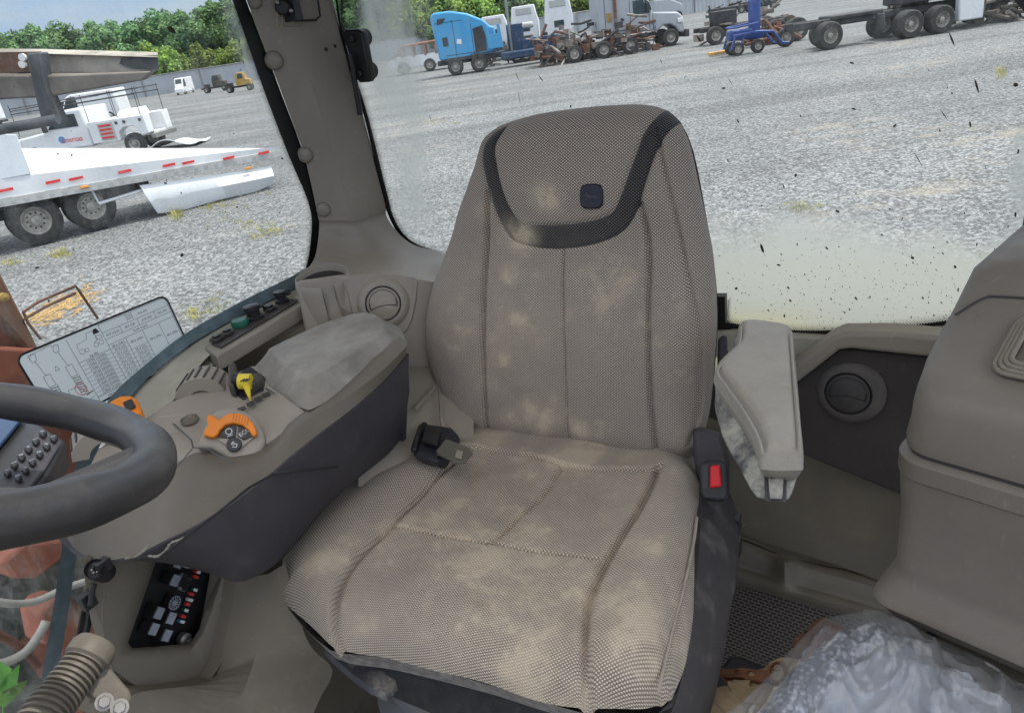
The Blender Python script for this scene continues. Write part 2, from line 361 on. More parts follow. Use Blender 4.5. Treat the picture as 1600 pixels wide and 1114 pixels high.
def glass(name):
    m = bpy.data.materials.new(name); m.use_nodes = True; t = m.node_tree; t.nodes.clear()
    out = N(t, 'ShaderNodeOutputMaterial'); tr = N(t, 'ShaderNodeBsdfTransparent'); tr.inputs[0].default_value = (.90, .94, .93, 1)
    gl = N(t, 'ShaderNodeBsdfGlossy', Roughness=.03); lw = N(t, 'ShaderNodeFresnel', IOR=1.25)
    mx = N(t, 'ShaderNodeMixShader'); t.links.new(lw.outputs[0], mx.inputs[0]); t.links.new(tr.outputs[0], mx.inputs[1]); t.links.new(gl.outputs[0], mx.inputs[2])
    a = N(t, 'ShaderNodeAttribute', attribute_name='dust'); ay = N(t, 'ShaderNodeAttribute', attribute_name='yell')
    tc = N(t, 'ShaderNodeTexCoord')
    n1 = N(t, 'ShaderNodeTexNoise', Scale=9.0, Detail=8.0, Roughness=.68); t.links.new(tc.outputs['Object'], n1.inputs['Vector'])
    mp = N(t, 'ShaderNodeMapping'); mp.inputs['Scale'].default_value = (1, 1, .12); t.links.new(tc.outputs['Object'], mp.inputs[0])
    n2 = N(t, 'ShaderNodeTexNoise', Scale=60.0, Detail=5.0, Roughness=.6); t.links.new(mp.outputs[0], n2.inputs['Vector'])
    n4 = N(t, 'ShaderNodeTexNoise', Scale=260.0, Detail=3.0, Roughness=.6); t.links.new(tc.outputs['Object'], n4.inputs['Vector'])
    f = math_(t, 'ADD', math_(t, 'MULTIPLY', n1.outputs['Fac'], .5), math_(t, 'MULTIPLY', n2.outputs['Fac'], .3)); f = math_(t, 'ADD', f, math_(t, 'MULTIPLY', n4.outputs['Fac'], .2))
    thr = math_(t, 'SUBTRACT', math_(t, 'ADD', f, math_(t, 'MULTIPLY', a.outputs['Fac'], .70)), .5)
    dust = math_(t, 'ADD', ramp(t, thr, .05, .72, 0, .90), math_(t, 'MULTIPLY', a.outputs['Fac'], .06))
    df = N(t, 'ShaderNodeBsdfDiffuse'); tl = N(t, 'ShaderNodeBsdfTranslucent')
    col = mixc(t, ay.outputs['Fac'], (.60, .635, .585), (.68, .66, .42))
    t.links.new(col, df.inputs[0]); t.links.new(col, tl.inputs[0])
    md = N(t, 'ShaderNodeMixShader'); md.inputs[0].default_value = .6; t.links.new(df.outputs[0], md.inputs[1]); t.links.new(tl.outputs[0], md.inputs[2])
    m2 = N(t, 'ShaderNodeMixShader'); t.links.new(dust, m2.inputs[0]); t.links.new(mx.outputs[0], m2.inputs[1]); t.links.new(md.outputs[0], m2.inputs[2])
    t.links.new(m2.outputs[0], out.inputs[0]); return m
M['glass'] = glass('dusty cab glass')
def frit(name):
    m, t, b = nodes(name); b.inputs['Base Color'].default_value = (.01, .01, .01, 1); b.inputs['Roughness'].default_value = .4
    ax = N(t, 'ShaderNodeAttribute', attribute_name='fx'); ay = N(t, 'ShaderNodeAttribute', attribute_name='fy')
    k = math.pi/.0022
    p = math_(t, 'MULTIPLY', math_(t, 'SINE', math_(t, 'MULTIPLY', ax.outputs['Fac'], k)), math_(t, 'SINE', math_(t, 'MULTIPLY', ay.outputs['Fac'], k)))
    al = ramp(t, math_(t, 'SUBTRACT', p, math_(t, 'MULTIPLY', ay.outputs['Fac'], 75.0)), -.55, -.25)
    t.links.new(al, b.inputs['Alpha']); return m
M['frit'] = frit('dotted black enamel')
def plastic_film():
    m = bpy.data.materials.new('clear plastic film'); m.use_nodes = True; t = m.node_tree; t.nodes.clear()
    out = N(t, 'ShaderNodeOutputMaterial'); tr = N(t, 'ShaderNodeBsdfTransparent'); tr.inputs[0].default_value = (.9, .92, .95, 1)
    gl = N(t, 'ShaderNodeBsdfGlossy', Roughness=.13); df = N(t, 'ShaderNodeBsdfDiffuse'); df.inputs[0].default_value = (.60, .62, .65, 1)
    tc = N(t, 'ShaderNodeTexCoord'); n1 = N(t, 'ShaderNodeTexNoise', Scale=4.0, Detail=2.0, Distortion=1.0); t.links.new(tc.outputs['Object'], n1.inputs['Vector'])
    bp = N(t, 'ShaderNodeBump', Strength=.22, Distance=.03); t.links.new(n1.outputs['Fac'], bp.inputs['Height'])
    t.links.new(bp.outputs[0], gl.inputs['Normal'])
    m1 = N(t, 'ShaderNodeMixShader'); t.links.new(ramp(t, n1.outputs['Fac'], .3, .7, .14, .30), m1.inputs[0]); t.links.new(tr.outputs[0], m1.inputs[1]); t.links.new(df.outputs[0], m1.inputs[2])
    fr = N(t, 'ShaderNodeFresnel', IOR=1.5); t.links.new(bp.outputs[0], fr.inputs['Normal'])
    m2 = N(t, 'ShaderNodeMixShader'); t.links.new(math_(t, 'ADD', math_(t, 'MULTIPLY', fr.outputs[0], .8), .03), m2.inputs[0]); t.links.new(m1.outputs[0], m2.inputs[1]); t.links.new(gl.outputs[0], m2.inputs[2])
    t.links.new(m2.outputs[0], out.inputs[0]); return m
M['film'] = plastic_film()

# ================================================================ YARD: ground, fence, trees
def gravel():
    m, t, b = nodes('crushed stone'); tc = N(t, 'ShaderNodeTexCoord'); src = tc.outputs['Object']
    v1 = N(t, 'ShaderNodeTexVoronoi', Scale=21.0); v2 = N(t, 'ShaderNodeTexVoronoi', Scale=52.0); v3 = N(t, 'ShaderNodeTexVoronoi', Scale=5.0)
    nz = N(t, 'ShaderNodeTexNoise', Scale=9.0, Detail=3.0); t.links.new(src, nz.inputs['Vector'])
    wv = mixc(t, .06, (0, 0, 0), (0, 0, 0)); add = N(t, 'ShaderNodeVectorMath', operation='ADD')
    sc = N(t, 'ShaderNodeVectorMath', operation='SCALE'); sc.inputs[3].default_value = .07; t.links.new(nz.outputs['Color'], sc.inputs[0]); t.links.new(src, add.inputs[0]); t.links.new(sc.outputs[0], add.inputs[1])
    for v in (v1, v2, v3): t.links.new(add.outputs[0], v.inputs['Vector'])
    sp = N(t, 'ShaderNodeSeparateColor'); t.links.new(v1.outputs['Color'], sp.inputs[0]); sp2 = N(t, 'ShaderNodeSeparateColor'); t.links.new(v2.outputs['Color'], sp2.inputs[0])
    br = math_(t, 'ADD', math_(t, 'MULTIPLY', sp.outputs[0], .6), math_(t, 'MULTIPLY', sp2.outputs[1], .4))
    gap = ramp(t, v1.outputs['Distance'], .42, .72, 0, 1)
    br2 = math_(t, 'MULTIPLY', br, math_(t, 'SUBTRACT', 1.0, math_(t, 'MULTIPLY', gap, .55)))
    c = mixc(t, ramp(t, br2, .02, .85), (.07, .071, .072), (.305, .312, .315))
    nb = N(t, 'ShaderNodeTexNoise', Scale=.22, Detail=6.0, Roughness=.6); t.links.new(src, nb.inputs['Vector'])
    nm = N(t, 'ShaderNodeTexNoise', Scale=1.6, Detail=5.0, Roughness=.65); t.links.new(src, nm.inputs['Vector'])
    sand = math_(t, 'MULTIPLY', ramp(t, nb.outputs['Fac'], .53, .70), ramp(t, nm.outputs['Fac'], .42, .68))
    c = mixc(t, math_(t, 'MULTIPLY', sand, .55), c, (.34, .29, .21))
    mpt = N(t, 'ShaderNodeMapping'); mpt.inputs['Rotation'].default_value = (0, 0, .35); mpt.inputs['Scale'].default_value = (.035, .42, 1); t.links.new(src, mpt.inputs[0])
    ntk = N(t, 'ShaderNodeTexNoise', Scale=1.0, Detail=5.0, Roughness=.55, Distortion=.6); t.links.new(mpt.outputs[0], ntk.inputs['Vector'])      # long vehicle tracks pressed into the stone
    dk = math_(t, 'MULTIPLY', ramp(t, nb.outputs['Fac'], .3, .6, .88, 1.06), ramp(t, ntk.outputs['Fac'], .36, .62, .80, 1.08))
    hv = N(t, 'ShaderNodeHueSaturation'); t.links.new(c, hv.inputs['Color']); t.links.new(dk, hv.inputs['Value'])
    t.links.new(hv.outputs[0], b.inputs['Base Color']); b.inputs['Roughness'].default_value = .9; b.inputs['Specular IOR Level'].default_value = .2
    h = math_(t, 'ADD', math_(t, 'MULTIPLY', v1.outputs['Distance'], -1.0), math_(t, 'MULTIPLY', v2.outputs['Distance'], -.35))
    bp = N(t, 'ShaderNodeBump', Strength=.5, Distance=.04); t.links.new(h, bp.inputs['Height']); t.links.new(bp.outputs[0], b.inputs['Normal'])
    return m
g = MB(); g.grid([[(x, y, .0) for y in np.linspace(-60, 900, 30)] for x in np.linspace(-700, 700, 30)])
setp(g.build('gravel_yard', gravel(), cab=False), kind='structure')
# grass and weeds growing through the gravel
def leafmat(name, col, var=.35, sc=.6):
    m, t, b = nodes(name); tc = N(t, 'ShaderNodeTexCoord'); oi = N(t, 'ShaderNodeObjectInfo')
    n1 = N(t, 'ShaderNodeTexNoise', Scale=sc, Detail=4.0); t.links.new(tc.outputs['Object'], n1.inputs['Vector'])
    lo = tuple(c*(1-var) for c in col); hi = (col[0]*(1+var)*1.15, col[1]*(1+var), col[2]*(1+var)*.8)
    c = mixc(t, ramp(t, n1.outputs['Fac'], .35, .65), lo, hi); hv = N(t, 'ShaderNodeHueSaturation'); t.links.new(c, hv.inputs['Color'])
    t.links.new(ramp(t, oi.outputs['Random'], 0, 1, .7, 1.25), hv.inputs['Value']); t.links.new(ramp(t, oi.outputs['Random'], 0, 1, .485, .515), hv.inputs['Hue'])
    t.links.new(hv.outputs[0], b.inputs['Base Color']); b.inputs['Roughness'].default_value = .7; b.inputs['Specular IOR Level'].default_value = .25
    t.links.new(hv.outputs[0], b.inputs['Subsurface Radius']) if False else None
    tl = N(t, 'ShaderNodeBsdfTranslucent'); t.links.new(hv.outputs[0], tl.inputs[0]); mx = N(t, 'ShaderNodeMixShader'); mx.inputs[0].default_value = .3
    t.links.new(b.outputs[0], mx.inputs[1]); t.links.new(tl.outputs[0], mx.inputs[2]); t.links.new(mx.outputs[0], t.nodes['Material Output'].inputs[0]); return m
M['weed'] = leafmat('weeds', (.34, .34, .15), .3, 3)
mb = MB()
def tufts(px, py, rx, ry, n, h=.12):
    for k in range(n):
        x = random.gauss(px, rx); y = random.gauss(py, ry); 
        p = G(x, y)
        if np.linalg.norm(p) > 90: continue
        for q in range(7):
            a = random.random()*6.28; l = h*.55*random.uniform(.4, 1.2); d = np.array([math.cos(a), math.sin(a), 0]); s = np.array([-d[1], d[0], 0])*.007
            o = p+d*random.random()*.10
            mb.add([o-s, o+s, o+d*l*.5+np.array([0, 0, l])], [(0, 1, 2)])
for a in ((330, 322, 28, 5, 60), (380, 300, 20, 5, 40), (95, 397, 10, 4, 40), (15, 412, 10, 3, 20), (390, 355, 25, 8, 30), (275, 335, 5, 6, 25, .3), (420, 362, 12, 5, 20), (1250, 325, 14, 4, 25), (1565, 115, 3, 6, 20, .25), (800, 118, 40, 2, 30),
          (690, 190, 30, 5, 18), (340, 480, 15, 8, 12), (305, 492, 8, 6, 14), (1090, 52, 18, 2, 40)):
    tufts(*a)
setp(mb.build('grass', M['weed'], cab=False), 'pale weeds sprouting through the grey gravel', 'weeds', kind='stuff')
M['straw'] = surf('orange sand and straw', (.50, .32, .13), .9, .3, 6)
mb = MB()
for k in range(260):      # loose straw and splinters
    q = random.random(); p = G(48+95*q+random.gauss(0, 7), 503-44*q+random.gauss(0, 8), .012); a = random.gauss(.6, .7); l = random.uniform(.04, .16); d = np.array([math.cos(a), math.sin(a), random.uniform(-.05, .1)])
    mb.box(p+np.array([0, 0, .02]), (l, .012, .008), ax=[d/np.linalg.norm(d), [-math.sin(a), math.cos(a), 0], [0, 0, 1]])
setp(mb.build('straw_pile', M['straw'], cab=False), 'orange patch of straw on the gravel beside the rusty machine', 'straw', kind='stuff')

# sheet metal fence
M['fence'] = surf('weathered galvanised sheet', (.33, .35, .38), .55, .10, .3, .2, (.42, .42, .42), metal=.2)
FL = [(-190, 102), (-30, 122), (-4, 126), (16, 120), (66, 150), (150, 210)]
ft = thing('sheet_fence', (0, 118, 0), 'long grey corrugated metal fence along the far edge of the yard', 'fence')
mb = MB(); P = resample(np.array(FL, float), 1500); rows = []
nrm = np.gradient(P, axis=0); nrm = np.stack([-nrm[:, 1], nrm[:, 0]], 1); nrm /= np.linalg.norm(nrm, axis=1)[:, None]
off = np.where(np.arange(1500) % 4 < 2, 0.0, .05)
Q = P+nrm*off[:, None]
mb.grid([[(x, y, .05), (x, y, 2.75)] for x, y in Q]); mb.build('sheet_panel', M['fence'], ft, cab=False)
mb = MB(); mb.tube([(x, y-.06, 2.74) for x, y in P[::12]], .06, 6); mb.build('top_rail', M['steel'], ft, cab=False)
for x, y in P[::34][:60]:
    if abs(x) < 120:
        mb = MB(); mb.box((x, y-.12, 1.45), (.12, .12, 2.9)); mb.build('post', M['steel'], ft, cab=False)

# trees beyond the fence
M['bark'] = surf('grey bark', (.10, .085, .065), .9, .3, 8)
M['leaf'] = leafmat('deciduous leaves', (.145, .27, .13)); M['leafl'] = leafmat('fresh light leaves', (.20, .31, .085)); M['leafd'] = leafmat('dark leaves', (.11, .205, .115))  # leaf greens lightened in colour to stand in for distance haze
def tree_mesh(kind, seed, mat, h, wd, n):
    r = random.Random(seed); root = thing(kind[0], (0, 0, 0), kind[1], 'tree', group=kind[2])
    tk = MB(); tk.tube([(0, 0, 0), (.1, .05, h*.25), (-.1, .1, h*.55), (0, 0, h*.85)], [h*.022, h*.018, h*.007, .03], 7)
    for k in range(7):
        a = r.random()*6.28; z0 = h*r.uniform(.2, .6); l = wd*r.uniform(.5, .9)
        tk.tube([(0, 0, z0), (math.cos(a)*l*.5, math.sin(a)*l*.5, z0+h*.1), (math.cos(a)*l, math.sin(a)*l, z0+h*.22)], [h*.009, h*.006, .02], 5)
    tk.build('trunk', M['bark'], root, cab=False)
    cr = MB(); cl = []
    for k in range(26):
        q = r.random(); z = h*(.16+.80*q); rad = wd*(math.sin(math.pi*min(1, .18+q*.8))**.7)*r.uniform(.35, 1.0); a = r.random()*6.28
        cl.append((math.cos(a)*rad*.75, math.sin(a)*rad*.75, z, r.uniform(.22, .40)*wd))
    for k in range(n):
        x, y, z, s = r.choice(cl); d = Vector((r.gauss(0, 1), r.gauss(0, 1), r.gauss(0, 1))).normalized(); p = Vector((x, y, z))+d*s*r.uniform(.55, 1.08)
        nn = (d+Vector((r.gauss(0, .6), r.gauss(0, .6), r.gauss(.3, .6)))).normalized(); t1 = nn.orthogonal().normalized(); t1.rotate(Matrix.Rotation(r.random()*6.28, 3, nn)); t2 = nn.cross(t1)
        e = r.uniform(.20, .42)*(.5+h/24)
        cr.add([p+t1*e, p+t2*e*.6, p-t1*e, p-t2*e*.6], [(0, 1, 2, 3)])
    cr.build('crown', mat, root, cab=False); return root
KT = ('leafy_tree', 'tall mid green broadleaf tree in the wood behind the far fence', 'tall trees behind the fence')
KD = ('leafy_tree', 'tall dark green tree at the back of the wood behind the fence', 'dark trees at the back of the wood')
KL = ('young_tree', 'bright yellow green young tree in front of the darker wood', 'bright young trees by the fence')
protoT = [tree_mesh(KT, 1, M['leaf'], 12.5, 4.2, 5200), tree_mesh(KT, 2, M['leaf'], 11, 3.8, 4600)]
protoD = [tree_mesh(KD, 4, M['leafd'], 15, 4.6, 5200), tree_mesh(KD, 5, M['leafd'], 13.5, 4.8, 5200)]
protoL = [tree_mesh(KL, 7, M['leafl'], 6.5, 3.0, 3600), tree_mesh(KL, 8, M['leafl'], 5.2, 2.8, 3200)]
used = set()
def plant(protos, x, y, s):
    p = random.choice(protos)
    if p.name not in used: used.add(p.name); o = p
    else: o = copy_tree(p)
    o.location = (x, y, -.1); o.rotation_euler = (0, 0, random.random()*6.28); o.scale = (s*random.uniform(.9, 1.1), s*random.uniform(.9, 1.1), s)
    return o
def fence_y(x): return np.interp(x, [f[0] for f in FL], [f[1] for f in FL])
def az_x(px, py, Y):
    d = ray(px, py); return d[0]/d[1]*Y
LP = [(-60, 64), (-25, 60), (14, 60), (48, 54), (83, 42), (106, 46), (128, 54), (150, 46), (170, 40), (198, 46), (220, 36), (240, 22), (262, 27), (285, 30), (306, 22), (326, 17), (350, 12), (375, 20), (402, 24)]
for px, top in LP:       # skyline of the left part: each tree reaches the height it has in the photograph
    Y = random.uniform(134, 142); d = ray(px, top); x = d[0]/d[1]*Y; H = CAMZ+d[2]/d[1]*Y
    plant(protoT, x, Y, H/11.2)
for k, px in enumerate(np.linspace(-50, 410, 19)):
    Y = random.uniform(146, 156); d = ray(px, np.interp(px, [a for a, b in LP], [b for a, b in LP])+8); plant(protoD, d[0]/d[1]*Y, Y, (CAMZ+d[2]/d[1]*Y)/13.5)
for px in np.linspace(-50, 400, 18):
    Y = random.uniform(127, 131); plant(protoL, az_x(px, 110, Y), Y, random.uniform(.75, 1.15))
for px in np.linspace(545, 1010, 12):
    Y = random.uniform(132, 146)+max(0, px-800)*.05; plant(protoT, az_x(px, 40, Y), Y, random.uniform(1.1, 1.45))
for px in np.linspace(540, 1000, 10):
    Y = random.uniform(150, 160); plant(protoD, az_x(px, 30, Y), Y, random.uniform(1.2, 1.5))
for px in np.linspace(640, 1010, 14):
    Y = random.uniform(126, 130)+max(0, px-750)*.06; plant(protoL, az_x(px, 40, Y), Y, random.uniform(.95, 1.5))
for p in protoT+protoD+protoL:
    if p.name not in used:
        for c in list(p.children): bpy.data.objects.remove(c)
        bpy.data.objects.remove(p)

# ================================================================ VEHICLES AND SCRAP IN THE YARD
def paint(name, c, dirt=.3, rough=.4, dcol=(.25, .2, .15), ds=3): return surf(name, c, rough, .06, 1.5, dirt, dcol=dcol, dscale=ds)
M['white'] = paint('white paint', (.70, .71, .72), .35, .4, (.36, .33, .28), 2); M['bluepaint'] = paint('bright blue paint', (.05, .30, .56), .3); M['grey'] = paint('silver grey paint', (.36, .38, .41), .15)
M['navy'] = paint('dark blue paint', (.02, .05, .11), .5); M['tblue'] = paint('royal blue paint', (.02, .06, .24), .35); M['rust'] = surf('rusty steel', (.13, .065, .042), .85, .4, 4, .6, dcol=(.10, .08, .07))
M['chassis'] = surf('dark chassis steel', (.03, .03, .033), .6, .3, 3, .5, dcol=(.14, .12, .10)); M['tyre'] = surf('dusty tyre', (.035, .034, .034), .85, .2, 6, .55, dcol=(.17, .16, .15)); M['rim'] = surf('dirty aluminium rim', (.34, .32, .29), .5, .2, 10, .5, dcol=(.12, .11, .10), metal=.5)
M['autoglass'] = surf('dark vehicle glass', (.03, .045, .05), .08, .2, 1); M['scrap'] = surf('mixed scrap', (.22, .19, .17), .7, .6, 1.4, .6, dcol=(.12, .05, .03), dscale=2)
M['trailer'] = paint('white trailer sheet', (.66, .68, .70), .4, .45, (.40, .38, .34)); M['trailergrey'] = surf('grey aluminium rail', (.42, .42, .41), .5, .1, 3, .3)
M['tape'] = surf('red reflective tape', (.65, .03, .03), .4, .1, 10); M['amber'] = surf('amber lens', (.75, .28, .03), .3, .1, 10); M['wreckbrown'] = surf('burnt brown paint', (.26, .12, .07), .8, .4, 1.5, .5, dcol=(.4, .38, .35)); M['ochre'] = surf('faded yellow paint', (.36, .23, .06), .7, .3, 2, .5, dcol=(.1, .07, .05)); M['wood'] = surf('timber', (.50, .28, .09), .8, .25, 5)
M['olive'] = surf('dark olive wreck', (.06, .055, .045), .8, .4, 2, .4, dcol=(.2, .15, .1)); M['beam'] = surf('weathered steel beam', (.44, .41, .36), .75, .3, 2.2, .6, dcol=(.16, .13, .11), dscale=3)
M['redmach'] = surf('dull red machine paint', (.20, .055, .028), .7, .35, 3, .5, dcol=(.09, .06, .045), dscale=6); M['bluegrey'] = surf('dark blue grey steel', (.06, .065, .075), .55, .3, 4, .3)

def wheel(root, x, y, r, w, z=None, dual=False):
    z = r if z is None else z; t = MB()
    t.lathe([(r*.56, -w/2), (r*.9, -w/2), (r*.985, -w*.40), (r, -w*.2), (r, w*.2), (r*.985, w*.40), (r*.9, w/2), (r*.56, w/2)], (x, y, z), (0, 1, 0), 28, caps=False)
    o = t.build('wheel', M['tyre'], root, local=True, smooth=40)
    q = MB(); q.lathe([(r*.58, -w*.46), (r*.54, -w*.46), (r*.44, -w*.30), (r*.40, -w*.22), (r*.20, -w*.22), (r*.19, -w*.42), (r*.10, -w*.46), (.001, -w*.46), ], (x, y, z), (0, 1, 0), 28, caps=False)
    q.lathe([(r*.56, w*.3), (.001, w*.3)], (x, y, z), (0, 1, 0), 28, caps=False)
    q.build('rim', M['rim'], o, local=True, smooth=35)
    if r > .42:
        q = MB()
        for k in range(10):
            a = k*.628; q.lathe([(r*.045, -w*.235), (.001, -w*.235)], (x+math.cos(a)*r*.31, y, z+math.sin(a)*r*.31), (0, 1, 0), 8, caps=False)
        q.build('bolt_circle', M['chassis'], o, local=True)
    return o
def body(root, name, prof, y0, y1, mat, bevel=.05, inset=0.0):      # side profile (x,z) extruded across y
    mb = MB()
    if inset:
        c = np.mean(np.array(prof), 0); q = [(x, z) for x, z in prof]
        ring = lambda y, s: [(c[0]+(x-c[0])*s, y, c[1]+(z-c[1])*s) for x, z in prof]
        mb.loft([ring(y0, 1-inset), ring(y0+.12, 1), ring(y1-.12, 1), ring(y1, 1-inset)])
    else: mb.prism([(x, y0, z) for x, z in prof], (0, y1-y0, 0))
    return mb.build(name, mat, root, local=True, bevel=bevel)
def panel(root, name, prof, y, mat, th=.015, par=None):
    mb = MB(); mb.prism([(x, y-th, z) for x, z in prof], (0, th*2, 0)); return mb.build(name, mat, root, local=True)
def bxs(root, name, L, mat, bevel=.02):
    mb = MB()
    for c, s in L: mb.box(c, s)
    return mb.build(name, mat, root, local=True, bevel=bevel)
def sticks(mb, n, x0, x1, y0, y1, z1, rr, seed):
    r = random.Random(seed)
    for k in range(n):
        c = np.array([r.uniform(x0, x1), r.uniform(y0, y1), r.uniform(.1, z1)*r.uniform(.4, 1)]); d = np.array([r.gauss(0, 1), r.gauss(0, .6), r.gauss(0, .45)]); d /= np.linalg.norm(d); l = r.uniform(.25, .9)
        if r.random() < .5: mb.tube([c-d*l, c, c+d*l+np.array([0, 0, r.uniform(-.2, .2)])], r.uniform(*rr), 6)
        else: mb.box(c, (r.uniform(.15, .6), r.uniform(.15, .5), r.uniform(.08, .45)), r.random()*3)

# ---- wrecked white trailer
TD = np.array([.8, .6, 0]); TN = np.array([.6, -.8, 0]); TP = np.array([-9.2, 14.75, 0])
tr = thing('wrecked_trailer', (TP[0], TP[1], 0), 'wrecked white trailer with red reflective tape and a crumpled side skirt', 'trailer', rot=math.atan2(.6, .8))
# local x runs along the trailer, y away from the camera
def dz(x): return -.043*x
def zfar(x):      # height of the deck's far edge
    X = TP+TD*x-TN*2.4; lo, hi = .2, 2.6
    for k in range(30):
        z = (lo+hi)/2; q = CMn.T @ np.array([X[0], X[1], z-CAMZ]); lo, hi = (lo, z) if 557-FPX*q[1]/-q[2] < 232 else (z, hi)
    return z
mb = MB(); rows = []
for x in np.linspace(-4, 5.6, 40):
    k = np.clip((x+.2)/5.8, 0, 1); h = .30*(1-k)+.10
    wv = .02*math.sin(x*2.1)+.015*math.sin(x*5.3)
    zf = zfar(x); zn = 1.04+dz(x)+h; rows.append([(x, 0, .98+dz(x)), (x, -.015+wv, zn), (x, .35, zn*.86+zf*.14+wv), (x, 2.4, zf), (x, 2.45, zf-.3)])
mb.loft([r for r in rows]); mb.build('body_shell', M['trailer'], tr, local=True, smooth=40)
mb = MB(); mb.prism([(x, -.03, z+dz(x)) for x, z in ((-4, .90), (5.65, .90), (5.65, 1.06), (-4, 1.06))], (0, .05, 0)); mb.build('bottom_rail', M['trailergrey'], tr, local=True, bevel=.01)
mb = MB()
for x in np.arange(-1, 5.6, .22):
    for q in (0, .05): mb.box((x+q, -.034, .98+dz(x)), (.02, .012, .06))
mb.build('rivet_row', M['trailergrey'], tr, local=True)
for px, py in ((8, 297), (82, 284), (118, 279), (194, 268), (263, 258), (293, 254), (356, 247), (411, 239)):
    d = ray(px, py); Nn = np.array([TN[0], TN[1], 0]); X = C0+d*(((TP-C0) @ Nn)/(d @ Nn)); lx = (X-TP) @ TD
    mb = MB(); mb.box((lx, -.05, X[2]), (.26, .012, .05)); mb.build('tape', M['tape'], tr, local=True)
for px, py in ((386, 263), (131, 292)):
    d = ray(px, py); Nn = np.array([TN[0], TN[1], 0]); X = C0+d*(((TP-C0) @ Nn)/(d @ Nn)); lx = (X-TP) @ TD
    mb = MB(); mb.box((lx, -.06, X[2]), (.16, .04, .05)); mb.build('marker_lamp', M['amber'], tr, local=True, bevel=.01)
mb = MB(); mb.prism([(-4, .05, 1.05), (.15, .05, 1.05), (-.15, .05, 2.35), (-4, .05, 2.35)], (0, .12, 0)); mb.build('side_wall', M['trailer'], tr, local=True, bevel=.02)
def tr_pt(px, py, off=0):
    Nn = TN; d = ray(px, py); P0 = TP-TN*off; X = C0+d*(((P0-C0) @ Nn)/(d @ Nn)); return np.array([(X-TP) @ TD, off, X[2]])
SK = [(220, 292), (250, 333), (300, 327), (330, 318), (380, 308), (427, 289), (420, 262), (380, 268), (300, 280)]
mb = MB(); mb.prism([tr_pt(x, y, -.01) for x, y in ((-60, 205), (26, 211), (49, 272), (-60, 292))], (0, .06, 0)); mb.build('front_wall', paint('blue white panel', (.62, .66, .70), .3, .4, (.45, .45, .45)), tr, local=True, bevel=.01)
mb = MB(); top = [tr_pt(x, y, .05) for x, y in ((218, 290), (262, 284), (330, 275), (390, 266), (424, 260))]; mid = [tr_pt(x, y, -.12) for x, y in ((232, 312), (275, 304), (340, 293), (395, 282), (428, 275))]; bot = [tr_pt(x, y, .02) for x, y in ((247, 334), (285, 329), (345, 312), (400, 300), (427, 287))]
mb.grid([resample(top, 20), resample(mid, 20), resample(bot, 20)]); mb.grid([[p+np.array([0, .03, 0]) for p in resample(q, 20)] for q in (top, mid, bot)]); mb.build('side_skirt', M['trailer'], tr, local=True, smooth=60)
for px, py, rr in ((55, 344, .49), (141, 322, .48)):
    p = tr_pt(px, py, .30); o = wheel(tr, p[0], p[1], rr, .30, z=max(p[2], .45)); wheel(tr, p[0], p[1]+.36, rr, .30, z=max(p[2], .45))
bxs(tr, 'axle_frame', [((.2, .9, .66), (5.2, .12, .22)), ((.2, 1.9, .66), (5.2, .12, .22)), ((1.9, .4, .72), (.9, .3, .35)), ((-1.2, .5, .6), (.7, .5, .4))], M['chassis'])
mb = MB(); mb.tube([(1.5, .15, .95), (1.55, .1, .55), (2.6, .12, .62)], .035, 6); mb.build('skirt_brace', M['trailer'], tr, local=True)

# crumpled white hood panel lying behind the trailer
mb = MB(); p = G(275, 231); X = np.linspace(0, 1, 16)
mb.grid([[(p[0]-1.0+2.1*x, p[1]+1.2*y, p[2]+.08+.26*math.sin(math.pi*min(1, x*1.1))*(1-y*.6)*(1-x*.5)+.05*math.sin(9*x+4*y)) for x in X] for y in np.linspace(-.5, 1, 10)])
o = mb.build('fender_panel', M['trailer'], cab=False, smooth=60); setp(o, 'crumpled white fender panel lying on gravel behind the trailer', 'body panel'); s = o.modifiers.new('s', 'SOLIDIFY'); s.thickness = .03

# ---- white service truck (faces left)
p = G(149, 251); st = thing('service_truck', (p[0], p[1], 0), 'white service truck with tool boxes, a ladder rack and a red door decal', 'truck', rot=R(-5))
S = lambda x, z: (x, z)
body(st, 'body', [(-3.2, .55), (-3.2, 1.02), (-2.9, 1.18), (-1.75, 1.30), (-1.1, 1.95), (-.85, 2.02), (.12, 2.02), (.16, .55)], 0, 2.0, M['white'], .07)
panel(st, 'side_window', [(-1.45, 1.38), (-1.02, 1.86), (-.18, 1.86), (-.18, 1.38)], -.01, M['autoglass'])
mb = MB(); mb.add([(-1.80, .2, 1.33), (-1.80, 1.8, 1.33), (-1.16, 1.75, 1.93), (-1.16, .25, 1.93)], [(0, 1, 2, 3)]); mb.build('windshield', M['autoglass'], st, local=True)
body(st, 'tool_box', [(.22, .62), (.22, 1.46), (2.58, 1.46), (2.58, .75), (2.26, .7), (2.23, .95), (2.0, 1.10), (1.66, 1.10), (1.42, .95), (1.38, .62)], -.08, .45, M['white'], .03)
body(st, 'tool_box', [(.22, .62), (.22, 1.46), (2.58, 1.46), (2.58, .7)], 1.55, 2.08, M['white'], .03)
bxs(st, 'bed_floor', [((1.4, 1.0, .7), (2.3, 1.1, .12))], M['white'])
panel(st, 'striped_panel', [(.62, .72), (.62, 1.36), (1.25, 1.36), (1.25, .72)], -.09, M['trailergrey'])
for k in range(4):
    mb = MB(); mb.box((.93, -.115, 1.26-.15*k), (.5, .02, .07)); mb.build('red_strip', M['tape'], st, local=True)
for x in (1.42, 1.75, 2.4): 
    mb = MB(); mb.box((x, -.1, 1.30), (.1, .03, .1)); mb.build('latch', M['chassis'], st, local=True)
